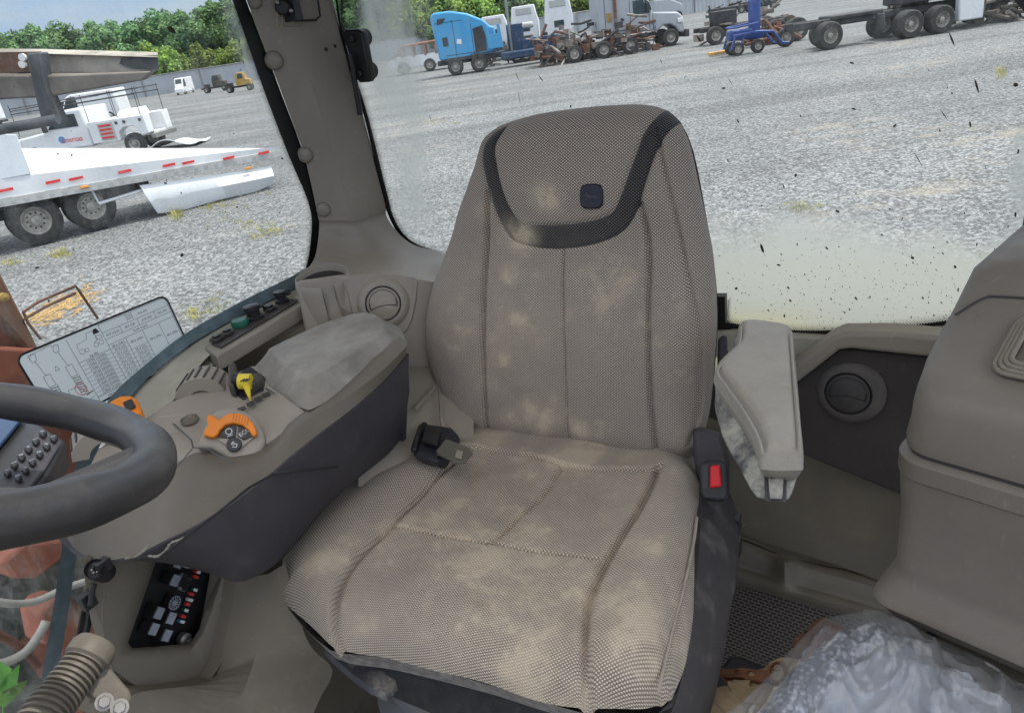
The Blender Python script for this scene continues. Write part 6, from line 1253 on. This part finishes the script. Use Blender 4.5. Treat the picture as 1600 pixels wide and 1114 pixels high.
mb = MB(); mb.prism([K(x, y, -.01) for x, y in ((383, 606), (392, 599), (414, 597), (412, 607), (386, 622))], (0, 0, .018)); mb.prism([K(x, y, -.01) for x, y in ((362, 590), (368, 583), (374, 586), (371, 622), (362, 620))], (0, 0, .022)); kpart(mb, 'switch_guard', surf('brown black plastic', (.06, .052, .042), .5, .1, 10, .2), yh, bevel=.003)
mb = MB(); mb.tube([K(366, 592, .012), K(384, 594, .012)], .010, 12); kpart(mb, 'switch_barrel', 'black', yh, smooth=40); mb = MB(); mb.tube([K(374, 596, .013), K(392, 596, .013)], .0125, 14); mb.prism([K(x, y, .016) for x, y in ((378, 600), (390, 600), (391, 620), (388, 620))], (0, 0, -.006)); yk = kpart(mb, 'toggle_knob', 'yellow', yh, smooth=40)
mb = MB()
for x in (379, 383, 387): mb.box(K(x, 594, .0262), (.0012, .010, .0015))
kpart(mb, 'grip_line', 'ink', yh)
# orange framed button further forward
mb = MB(); of = [(150, 640), (178, 622), (188, 617), (204, 616), (214, 622), (222, 640), (190, 656)]; mb.prism([K(x, y, .02) for x, y in of], (0, 0, -.03)); ob = kpart(mb, 'orange_frame', 'orange', bevel=.005, seg=3)
mb = MB(); mb.prism([K(x, y, .022) for x, y in ((192, 630), (206, 624), (213, 636), (198, 644))], (0, 0, .002)); kpart(mb, 'frame_button', 'black', ob, bevel=.001)

# ================================================================ STEERING WHEEL, DISPLAY, STICKER
sw_ = thing('steering_wheel', (-.58, .16, FZ), 'worn black steering wheel rim at the left edge of the view', 'steering wheel', cab=True)
wc = np.array([-.578, .162, -.185]); tn = np.array([math.sin(.123), math.sin(.507), 1.]); tn /= np.linalg.norm(tn); wa = np.cross(tn, [0, 1, 0]); wa /= np.linalg.norm(wa); wb = np.cross(tn, wa)
pt = [wc+.1715*(math.cos(t)*wa+math.sin(t)*wb) for t in np.linspace(0, 6.2832, 96, endpoint=False)]
mb = MB(); mb.tube(pt, [.0158+.0006*math.sin(i*.9) for i in range(96)], 22, closed=True); mb.build('rim', M['wheelrim'], sw_, smooth=60)
mb = MB(); hub = wc-tn*.06
for a in (0.4, 2.5, 4.6): p = wc+.172*(math.cos(a+1.6)*wa+math.sin(a+1.6)*wb); mb.tube([hub, hub*.4+p*.6-tn*.02, p], [.022, .016, .012], 10)
mb.build('spoke', M['rubber'], sw_, smooth=60) 
mb = MB(); mb.lathe([(.06, -.02), (.065, .01), (.05, .03), (.001, .034)], hub, tn, 28); mb.build('hub', M['rubber'], sw_, smooth=50)
mb = MB(); mb.tube([hub-tn*.02, hub-tn*.35+np.array([0, -.1, 0]), np.array([hub[0], hub[1]-.35, FZ])], [.04, .05, .06], 14); mb.build('column', M['rubber'], sw_, smooth=50)
dsp = thing('display_keypad', (-1.0, .3, FZ), 'black display housing with a ten key pad seen through the steering wheel', 'display', cab=True)
Dd = .86; DPp = Plane(pd(60, 705, Dd), pd(100, 690, Dd+.02)-pd(20, 720, Dd), pd(78, 670, Dd+.06)-pd(30, 745, Dd-.04))
if DPp.en @ pd(60, 705, 1) > 0: DPp.en = -DPp.en
dd_ = lambda x, y, n=0: DPp.at(DPp.px(x, y), np.array(float(n)))
mb = MB(); mb.prism([dd_(x, y) for x, y in ((-160, 640), (46, 652), (102, 688), (70, 745), (20, 800), (-160, 820))], -DPp.en*.03); mb.build('housing', M['black'], dsp, bevel=.004)
mb = MB(); mb.prism([dd_(x, y, .003) for x, y in ((-160, 640), (40, 657), (-20, 732), (-160, 790))], DPp.en*.004); mb.build('screen', M['navy'], dsp, bevel=.001)
mb = MB(); mb.prism([dd_(x, y, .001) for x, y in ((62, 677), (92, 690), (96, 697), (70, 740), (30, 790), (-30, 770), (0, 755))], DPp.en*.003); kb = mb.build('keypad', M['console'], dsp, bevel=.002)
for i in range(6):
    for j in range(2):
        x = 68-11*i+17*j; y = 688+12.5*i+8*j
        mb = MB(); mb.prism([dd_(x+a, y+b, .004) for a, b in ((-6, -1), (1, -6), (8, -2), (2, 5))], DPp.en*.005); kk = mb.build('key', M['black'], dsp, bevel=.0015)
        mb = MB(); o = DPp.px(x+1, y-1); strip2(mb, DPp, [o+np.array(p)*.0016 for p in [((-1, 0), (0, 1), (1, 0), (0, -1), (-1, 0)), ((-1.5, 0), (1.5, 0)), ((0, -1.5), (0, 1.5), (1, 0))][(i+j) % 3]], .0009, .0095); mb.build('key_symbol', M['relay'], kk)

wp_ = lambda x, y: pu(x, y, -1.176)
cTL, cTR, cBR = wp_(21, 557), wp_(257, 458), wp_(302, 557)
SPL = Plane(cTL, cTR-cTL, cTL-(cBR-cTR-(cBR-cTR) @ ((cTR-cTL)/np.linalg.norm(cTR-cTL))*((cTR-cTL)/np.linalg.norm(cTR-cTL)))*1.0-cTL)
if SPL.en[0] < 0: SPL.en = -SPL.en
A0 = SPL.px(22, 558); EX = SPL.px(257, 461)-A0; EY = SPL.px(301, 555)-SPL.px(257, 461)
ab_ = lambda a, b: A0+EX*a+EY*b
angd = math.atan2(EX[1], EX[0]); Wd = np.linalg.norm(EX); Hd = np.linalg.norm(EY)
decal = thing('capacity_sticker', tuple(wp_(160, 640)), 'white printed load and speed table stuck on the side window', 'sticker', cab=True)
def rr_ab(m, r): 
    out = []
    for cx_, cy_, a0 in ((1-m-r, m+r*2, -90), (1-m-r, 1-m-r*2, 0), (m+r, 1-m-r*2, 90), (m+r, m+r*2, 180)):
        for k in range(6): t = R(a0+18*k); out.append(ab_(cx_+r*math.cos(t), cy_+r*2*math.sin(t)))
    return out
mb = MB(); strip2(mb, SPL, rr_ab(.002, .05), .0036, .0021, closed=True); mb.build('border', M['ink'], decal)
mb = MB(); mb.prism([SPL.at(p, np.array(.0009)) for p in rr_ab(.0, .05)], SPL.en*.0006); mb.build('face', M['decal'], decal)
nI = .0018; mb = MB(); Ln = lambda L, w_=.0011, n=nI: strip2(mb, SPL, [ab_(*p) for p in L], w_*.55, n)
Ln([(.29, .04), (.29, .97)]); Ln([(.50, .03), (.50, .92)]); Ln([(.50, .15), (.985, .15)]); Ln([(.50, .25), (.985, .25)]); Ln([(.50, .33), (.985, .33)]); Ln([(.50, .03), (.985, .03), (.985, .92)]); Ln([(.29, .92), (.985, .92)]); Ln([(.29, .39), (.50, .39)])
for x in (.62, .745, .87): Ln([(x, .15), (x, .25)]); Ln([(x, .33), (x, .92)])
TX = lambda s, a, b, sz=.0064: text_mesh(mb, s, SPL, ab_(a, b), sz, angd, nI, squeeze=.95)
for s, a in (('419 (16.5)', .56), ('457 (18)', .683), ('610 (24)', .808), ('762 (30)', .928)): TX(s, a, .20)
TX('mm (in)', .80, .09); TX('km/h (mph)', .74, .29); TX('kg (lb)', .395, .36)
for i, s in enumerate(('14700 (32500)', '15900 (35000)', '17000 (37500)', '18100 (40000)', '19300 (42500)', '20400 (45000)', '21600 (47500)', '22700 (50000)', '23800 (52500)')): TX(s, .395, .42+.0575*i); Ln([(.29, .448+.0575*i), (.50, .448+.0575*i)], .0008)
for i, s in enumerate(('38.6 (24)»', '37.0 (23)', '35.4 (22)', '32.2 (20)', '30.6 (19)', '29.0 (18)', '27.4 (17)', '25.7 (16)', '24.1 (15)')): TX(s, .56, .37+.062*i); Ln([(.50, .40+.062*i), (.62, .40+.062*i)], .0008)
TX('38.6 (24)»', .683, .42)
for i, s in enumerate(('35.4 (22)', '33.8 (21)', '32.2 (20)', '30.6 (19)', '29.0 (18)', '27.4 (17)')): TX(s, .683, .55+.064*i); Ln([(.62, .518+.064*i), (.745, .518+.064*i)], .0008)
TX('38.6 (24)»', .808, .50); TX('37.0 (23)', .808, .80); TX('35.4 (22)', .808, .87); Ln([(.745, .765), (.87, .765)]); Ln([(.745, .835), (.87, .835)]); TX('38.6 (24)»', .928, .55)
TX('100 hrs. -7 km/h (-4 mph)', .46, .96); TX('32+ C(90+F): -2km/h (-1 mph)', .83, .96, .0056)
for k in range(4): Ln([(.69, .05+.02*k), (.705, .06+.02*k), (.72, .05+.02*k)], .001)
Ln([(.685, .04), (.685, .135)]); Ln([(.725, .04), (.725, .135)])
# tractor and towed load pictogram, axle pictogram, warning triangle
for cx_, cy_, r in ((.34, .27, .016), (.37, .275, .012), (.435, .26, .014), (.47, .255, .014)): Ln([(cx_+r*math.cos(t), cy_+r*2.2*math.sin(t)) for t in np.linspace(0, 6.28, 12)])
Ln([(.325, .23), (.33, .16), (.40, .14), (.41, .07), (.45, .07), (.46, .20), (.43, .22)]); Ln([(.45, .20), (.49, .20), (.485, .15), (.455, .15), (.45, .20)])
mb.prism([SPL.at(ab_(*p), np.array(nI)) for p in ((.448, .12), (.49, .12), (.48, .055), (.458, .055))], SPL.en*.0002)
for o in (0, .135):
    Ln([(.06+o, .10+o*.1), (.075+o, .05), (.10+o, .06), (.09+o, .14), (.065+o, .15), (.06+o, .10+o*.1)]); Ln([(.08+o, .14), (.09+o, .34), (.10+o, .36)]); Ln([(.075+o, .36), (.115+o, .36), (.115+o, .52), (.075+o, .52), (.075+o, .36)])
    for k in range(7): Ln([(.08+o, .54+.035*k), (.12+o, .555+.035*k)], .0022)
    Ln([(.08+o, .52), (.08+o, .8), (.12+o, .8), (.12+o, .52)])
Ln([(.06, .10), (.06, .05), (.20, .03), (.20, .07)]); Ln([(.12, .70), (.155, .72), (.155, .66), (.215, .66)]); Ln([(.15, .36), (.175, .36), (.163, .30), (.15, .36)]); Ln([(.235, .82), (.285, .80)], .003); Ln([(.12, .90), (.28, .88)])
mb.build('printed_table', M['ink'], decal)
mb = MB(); strip2(mb, SPL, [ab_(.225+.033*math.cos(t), .71+.085*math.sin(t)) for t in np.linspace(0, 6.28, 24)], .0009, .0021); strip2(mb, SPL, [ab_(.203, .65), ab_(.248, .77)], .0009, .0021); mb.build('prohibition_ring', M['redink'], decal)

# ================================================================ COOLER BOX
cb_ = thing('cooler_box', (.14, 1.0, FZ), 'large taupe plastic cooler box with a lipped lid and recessed handle', 'cooler box', cab=True)
c0 = pz(1401, 700, -.515); E1 = np.array([.94, -.34, 0]); E1 /= np.linalg.norm(E1); E2 = np.array([.34, .94, 0]); E2 /= np.linalg.norm(E2)
def boxring(i1, i2a, i2b, z, r=.03, wd=.46, dp=.42, n=6):     # rounded rectangle inset i1 at the sides, i2a in front, i2b at the back
    x0, x1, y0, y1 = i1, wd-i1, i2a, dp-i2b; out = []
    for cx_, cy_, a0 in ((x0+r, y0+r, 180), (x1-r, y0+r, 270), (x1-r, y1-r, 0), (x0+r, y1-r, 90)):
        for k in range(n+1): t = R(a0+90*k/n); out.append(c0+E1*(cx_+r*math.cos(t))+E2*(cy_+r*math.sin(t))+np.array([0, 0, z-c0[2]]))
    return out
zR = c0[2]
def facez(x, y, ins=0): p = pp(x, y, c0+E2*ins, E2); return p[2]
zbot = facez(1391, 897, .01); zfl = facez(1370, 945, -.02); zcap = facez(1407, 728, 0)
mb = MB(); mb.loft([boxring(-.002, -.002, .0, zR-.025), boxring(-.002, -.002, .0, zR-.045), boxring(.002, .002, .004, zbot+.10), boxring(.003, .003, .004, zbot+.015), boxring(.0, .0, .0, zbot), boxring(-.012, -.014, -.012, zbot-.02), boxring(-.015, -.017, -.015, zfl), boxring(-.005, -.005, 0, zfl-.02)], True); mb.build('box_body', M['cooler'], cb_, smooth=40)
mb = MB(); mb.loft([boxring(-.0, .0, 0, zR-.007, .035), boxring(-.006, -.006, -.004, zR-.012, .038), boxring(-.006, -.006, -.004, zR-.034, .038), boxring(.002, .002, .0, zR-.042, .035)]); mb.build('rim_lip', M['cooler'], cb_, smooth=40)
mb = MB(); mb.loft([boxring(.004, .004, .004, zR-.007), boxring(.004, .004, .004, zR)], True); mb.build('seal_gap', M['darktrim'], cb_)
lidp = [(0.0, .0, 0, 0.0, .035), (-.001, -.001, 0, .010, .036), (.0, .002, 0, .030, .042), (.0, .003, .0, .052, .045), (.001, .008, .0, .068, .045), (.002, .018, .0, .079, .042), (-.001, .048, .0, .087, .03), (-.003, .086, .005, .097, .022), (-.003, .142, .010, .120, .018), (-.001, .190, .015, .156, .022), (.008, .206, .025, .168, .03), (.035, .225, .045, .176, .04), (.08, .26, .08, .179, .04)]
mb = MB(); mb.loft([boxring(a, b, c, zR+z, r) for a, b, c, z, r in lidp]); ld = mb.build('lid', M['cooler'], cb_, smooth=50)
# line where the lid's rear cap starts
hp_ = lambda e1, t, n=0: c0+E1*e1+E2*np.interp(t, [.087, .094, .120, .156], [.048, .086, .142, .190])+np.array([0, 0, t])+n*(np.array([0, 0, .55])-E2*.83)
HPl = Plane(hp_(.2, .120, .0), E1, hp_(.2, .156)-hp_(.2, .120))
if HPl.en[2] < 0: HPl.en = -HPl.en
mb = MB(); mb.tube([HPl.at(HPl.px(*q), np.array(.002)) for q in ((1493, 493), (1502, 487), (1520, 476), (1534, 468), (1546, 464), (1575, 465), (1700, 474))], .0016, 6); mb.build('lid_seam', M['darktrim'], ld)
HPl = Plane(hp_(.2, .087, .0), E1, hp_(.2, .120)-hp_(.2, .087))
if HPl.en[2] < 0: HPl.en = -HPl.en
HPl.o = HPl.o+HPl.en*.003; hc = HPl.px(1548, 582); hx0, hy0 = hc; hx1, hy1 = hx0+.20, HPl.px(1585, 494)[1]
for i in range(4):
    s = .0045*i; o = rrect((hx0+hx1)/2, (hy0+hy1)/2, hx1-hx0-2*s, hy1-hy0-2*s, .016-s*.5, 6)
    mb = MB(); mb.tube([HPl.at(np.array(p), np.array(.002+.002*i)) for p in o], .0030, 8, closed=True); mb.build('handle_ridge', M['trimlow'], ld, smooth=60)
o = rrect((hx0+hx1)/2, (hy0+hy1)/2, hx1-hx0-.03, hy1-hy0-.03, .010, 6); mb = MB(); mb.prism([HPl.at(np.array(p), np.array(-.001)) for p in o], HPl.en*.004); mb.build('handle_recess', M['hose'], ld, bevel=.001)

# ================================================================ THINGS ON THE FLOOR AND BY THE DOOR
# clear plastic bag round a rolled grey pad
bg_ = thing('plastic_bag', tuple(pz(1380, 1060, -.785)), 'clear plastic bag wrapped round grey padding at the lower right', 'plastic bag', cab=True)
OUT = [(1135, 1118), (1160, 1098), (1200, 1060), (1225, 1030), (1258, 995), (1285, 972), (1330, 962), (1375, 956), (1405, 963), (1425, 975), (1440, 990), (1475, 1006), (1520, 1025), (1550, 1040), (1580, 1062), (1610, 1075), (1700, 1120)]
rings = []; sp_out = spline([np.array(p, float) for p in OUT], 150)
nb = 90
for j in range(nb):
    t = j/(nb-1); row = []
    for i, (x, y) in enumerate(sp_out):
        # outline at the back rising to a crest then running forwards and down, out of the frame
        px_ = x+(1390-x)*.10*t+ 20*t; py_ = y+t*(330+.15*abs(1390-x))
        z = -.785+.045*math.sin(math.pi*min(1, t*1.7+.02))**.8*(.55+.45*math.exp(-((x-1370)/190)**2)) - .10*max(0, t-.45)
        f = mnoise.noise(Vector((x*.009, t*2.4, 0)))*.018+mnoise.noise(Vector((x*.02+t*2, t*6, 3)))*.004+.016*(.35-abs(mnoise.noise(Vector((x*.010-t*3.0, t*2.0+x*.006, 7)))))+.006*(.3-abs(mnoise.noise(Vector((x*.028+t*5, t*5-x*.01, 2)))))
        f += .012*max(0, 1-abs(mnoise.noise(Vector((x*.008-t*4.0, t*3.0+x*.010, 7))))*5)**1.5+.004*max(0, 1-abs(mnoise.noise(Vector((x*.016+t*6, t*5-x*.006, 12))))*6)**1.5
        p = pz(px_, py_, -.785); row.append(p+np.array([0, 0, z+.785+f*min(1, t*6)]))
    rings.append(row)
Gb = np.array(rings); mb = MB(); mb.grid(Gb); mb.build('bag_film', M['film'], bg_, smooth=80)
def hexmat():
    m, t, b = nodes('silver bubble wrap'); tc = N(t, 'ShaderNodeTexCoord'); v = N(t, 'ShaderNodeTexVoronoi', Scale=120.0); t.links.new(tc.outputs['Object'], v.inputs['Vector'])
    t.links.new(mixc(t, ramp(t, v.outputs['Distance'], .2, .6), (.5, .52, .55), (.16, .17, .19)), b.inputs['Base Color']); b.inputs['Roughness'].default_value = .35; bp = N(t, 'ShaderNodeBump', Strength=.8, Distance=.004); bp.invert = True; t.links.new(v.outputs['Distance'], bp.inputs['Height']); t.links.new(bp.outputs[0], b.inputs['Normal']); return m
M['hex'] = hexmat()
mb = MB(); mb.tube([pz(1190, 1180, -.78), pz(1260, 1075, -.775), pz(1330, 1010, -.775), pz(1390, 985, -.78)], [.026, .024, .022, .014], 16); mb.build('bubble_roll', M['hex'], bg_, smooth=60)
mb = MB(); Gp = Gb[:, 36:120]*1.0-np.array([0, 0, .035]); mb.grid(Gp[8:]); mb.build('padding', M['padding'], bg_, smooth=80)
# tray, rags beside the seat
mb = MB(); TR = [(1085, 1114), (1110, 1060), (1140, 1020), (1160, 1022), (1200, 1040), (1140, 1150), (1090, 1160)]; mb.loft([[pz(x, y, -1.05) for x, y in TR], [pz(x, y, -1.05)*.97+np.array([0, 0, -.25]) for x, y in TR]]); o = mb.build('floor_tray', M['rubber'], bevel=.01); setp(o, 'black plastic tray on the floor right of the seat', 'tray')
def rag(pts, r, name, mat, label, cat, sx=1):
    mb = MB(); P = spline([pz(*p) for p in pts], 26); rings = []
    for i, p in enumerate(P):
        w_ = r*(.7+.5*math.sin(i*.55)**2); a = i*.22
        rings.append([p+np.array([math.cos(t+a)*w_*1.25, math.sin(t+a)*w_*.8, math.sin(t)*w_*.5*sx+.004*math.sin(3*t+i)]) for t in np.linspace(0, 6.283, 14, endpoint=False)])
    mb.loft(rings); o = mb.build(name, M[mat], smooth=60); return setp(o, label, cat)
rag([(1165, 1100, -.92), (1158, 1075, -.92), (1142, 1056, -.92), (1170, 1052, -.91), (1195, 1068, -.92)], .017, 'leather_glove', 'suede', 'reddish brown leather scrap lying beside the seat base', 'glove')
mb = MB(); ring = [pz(1212+14*math.cos(t), 1050+20*math.sin(t)*.8, -.90) for t in np.linspace(.6, 6.6, 26)]
mb.loft([[p+np.array([0, 0, .0]), p+np.array([.004, .004, 0]), p+np.array([.004, .008, -.035]), p+np.array([0, .004, -.035])] for p in ring]); o = mb.build('leather_cuff', M['suede'], smooth=60); setp(o, 'rolled brown suede cuff just left of the plastic bag', 'glove')
rag([(1210, 1075, -.92), (1240, 1055, -.93), (1262, 1030, -.94), (1270, 1000, -.95), (1290, 985, -.95)], .020, 'work_glove', 'suede', 'brown leather glove half hidden behind the top of the bag', 'glove')
rag([(1130, 1135, -.90), (1170, 1095, -.90), (1205, 1070, -.90), (1235, 1058, -.91)], .030, 'cloth_rag', 'brownpad', 'tan stained cloth poking out from under the bag', 'rag', .7)

# corrugated conduit with its bolted bracket
hz_ = thing('corrugated_hose', tuple(pz(90, 1114, -.95)), 'taupe corrugated conduit rising beside the door sill', 'hose', cab=True)
hd = .92; Hp = spline([pd(20, 1215, hd-.03), pd(62, 1130, hd-.015), pd(98, 1080, hd), pd(128, 1040, hd+.01), pd(143, 1018, hd+.015)], 170)
kh = hd/FPX; rad = [kh*(28-6*max(0, i/169-.1)+2.4*(1 if (i % 8) < 4 else -.6)) for i in range(170)]
mb = MB(); mb.tube(Hp, rad, 26); mb.build('conduit', M['hose'], hz_, smooth=60)
mb = MB(); t = Hp[-1]-Hp[-6]; mb.lathe([(kh*24, -.012), (kh*29, -.008), (kh*29, .004), (kh*25, .010), (kh*18, .010)], Hp[-1], t, 30); cl = mb.build('collar', M['hose'], hz_, smooth=40)
mb = MB(); BR = [(140, 1006), (152, 1012), (176, 1048), (202, 1078), (207, 1090), (200, 1108), (180, 1116), (160, 1105), (132, 1085), (128, 1040)]; mb.prism([pd(x, y, hd+.012) for x, y in BR], tuple(pd(160, 1060, .012))); br = mb.build('bracket', M['hose'], hz_, bevel=.004)
for x, y in ((163, 1096), (187, 1105)):
    mb = MB(); c = pd(x, y, hd+.010); ax = -c/np.linalg.norm(c); mb.lathe([(.0088, 0), (.0088, .002), (.001, .002)], c, ax, 18); mb.lathe([(.0062, .002), (.0062, .008), (.0054, .009), (.001, .009)], c, ax, 6); mb.build('bolt', M['steel'], br)

# ================================================================ CLOSE OUTSIDE THE SIDE PANE
# rusty red machine frame
rm = thing('rusty_machine', (*(G(30, 700)[:2]*.6), 0), 'rusty red brown machine just outside the side window at the left edge', 'machine')
Wn = lambda x, y, u: CAB @ Vector(pu(x, y, u))
def wm(L, u, th, name, mat, bev=.008):
    mb = MB(); P = [np.array(Wn(x, y, u)) for x, y in L]; mb.prism(P, -UX*th); return mb.build(name, M[mat], rm, cab=False, bevel=bev)
wm([(-30, 420), (0, 432), (22, 478), (45, 520), (68, 560), (130, 640), (150, 720), (160, 800), (60, 820), (-40, 800)], -1.75, .10, 'main_plate', 'redmach')
wm([(-30, 380), (4, 430), (40, 500), (62, 545), (52, 560), (20, 520), (-30, 470)], -1.72, .06, 'upright', 'rust')
wm([(-40, 540), (60, 545), (120, 560), (70, 600), (-40, 640)], -1.70, .05, 'cross_bar', 'redmach')
wm([(62, 560), (90, 545), (180, 520), (210, 505), (214, 512), (120, 560), (70, 575)], -1.80, .03, 'guard_plate', 'bluegrey')
wm([(-40, 800), (60, 820), (120, 800), (126, 850), (-40, 880)], -1.8, .12, 'lower_arm', 'redmach')
mb = MB(); mb.tube([np.array(Wn(x, y, -1.72)) for x, y in ((36, 488), (60, 472), (118, 447), (122, 452), (153, 498))], .0035, 6); mb.tube([np.array(Wn(x, y, -1.72)) for x, y in ((36, 500), (70, 480), (118, 458))], .0035, 6); mb.tube([np.array(Wn(x, y, -1.72)) for x, y in ((36, 486), (44, 505), (64, 530))], .0035, 6); mb.build('wire_guard', M['rust'], rm, cab=False)
mb = MB(); mb.lathe([(.009, 0), (.009, .01), (.001, .012)], np.array(Wn(4, 464, -1.70)), UX, 14); mb.build('bolt', M['ochre'], rm, cab=False)
mb = MB(); mb.box((*np.array(Wn(-80, 600, -1.8))[:2], .8), (.15, .15, 1.6)); mb.build('leg', M['redmach'], rm, cab=False)
# dark machinery and hoses low down outside
M['grime'] = surf('greasy grey machinery', (.13, .13, .125), .8, .5, 9, .6, dcol=(.30, .29, .27), dscale=14)
mb = MB(); u0 = -1.75; Pm = np.array([[np.array(Wn(x, y, u0-.25*((y-840)/280)+.06*mnoise.noise(Vector((x*.02, y*.02, 1)))+.04*mnoise.noise(Vector((x*.06, y*.06, 5))))) for x in np.linspace(-60, 170, 30)] for y in np.linspace(838, 1160, 34)])
mb.grid(Pm); mb.prism([np.array(Wn(x, y, u0-.45)) for x, y in ((-60, 1150), (170, 1150), (170, 1200), (-60, 1200))], (0, 0, -.1)); o = mb.build('machine_underside', M['grime'], cab=False, smooth=60); setp(o, 'greasy grey machine underside seen low through the side window', 'machinery')
M['hosewhite'] = surf('dirty white rubber hose', (.50, .47, .43), .6, .2, 12, .5)
def hoseout(L, u, r, label, mat='hosewhite'):
    mb = MB(); mb.tube(spline([np.array(Wn(x, y, u)) for x, y in L], 40), r, 10); o = mb.build('hydraulic_hose', M[mat], cab=False, smooth=60); setp(o, label, 'hose', group='hoses outside the side window')
hoseout([(-30, 935), (20, 943), (60, 938), (95, 922), (135, 908), (170, 900)], -1.56, .008, 'upper pale hose crossing outside the low side window')
hoseout([(-30, 1040), (10, 1034), (40, 1018), (62, 990), (72, 970)], -1.56, .009, 'curved pale hose outside the window above the green leaf')
hoseout([(-20, 985), (15, 1000), (40, 1018), (60, 1040)], -1.58, .009, 'short red hose crossing behind the curved pale hose', 'redmach')
for L, lab in (([(60, 960), (75, 940), (100, 930), (112, 960), (98, 1000), (70, 1010)], 'red painted casting outside the low window behind the hoses'), ([(40, 845), (98, 842), (104, 870), (60, 905), (20, 905), (0, 880)], 'faded orange red cover beneath the steering wheel outside')):
    mb = MB(); mb.prism([np.array(Wn(x, y, -1.60)) for x, y in L], -UX*.08); o = mb.build('painted_casting', surf('faded orange red paint', (.42, .13, .08), .7, .3, 8, .8, dcol=(.3, .28, .26), dscale=12), cab=False, bevel=.01); setp(o, lab, 'machine part')
M['weedleaf'] = leafmat('weed leaves', (.16, .42, .06), .2, 8)
wd = thing('weed_plant', tuple(np.array(Wn(10, 1200, -1.5))), 'bright green weed leaves at the lower left corner', 'plant')
for x, y, a, l in ((12, 1062, .4, .055), (2, 1050, 1.4, .05), (6, 1090, 2.4, .05), (22, 1075, -.2, .045), (-8, 1075, 3, .05)):
    mb = MB(); c = np.array(Wn(x, y, -1.48)); e1 = np.array(VX)*math.cos(a)+ZX*math.sin(a); e2 = np.cross(UX, e1)
    mb.add([c-e1*l*.5, c+e2*l*.3+UX*.01, c+e1*l*.6, c-e2*l*.3+UX*.01], [(0, 1, 2, 3)]); mb.build('leaf', M['weedleaf'], wd, cab=False)
mb = MB(); mb.tube([np.array(Wn(5, 1070, -1.49)), np.array(Wn(8, 1200, -1.5))], .003, 5); mb.build('stem', M['weedleaf'], wd, cab=False)
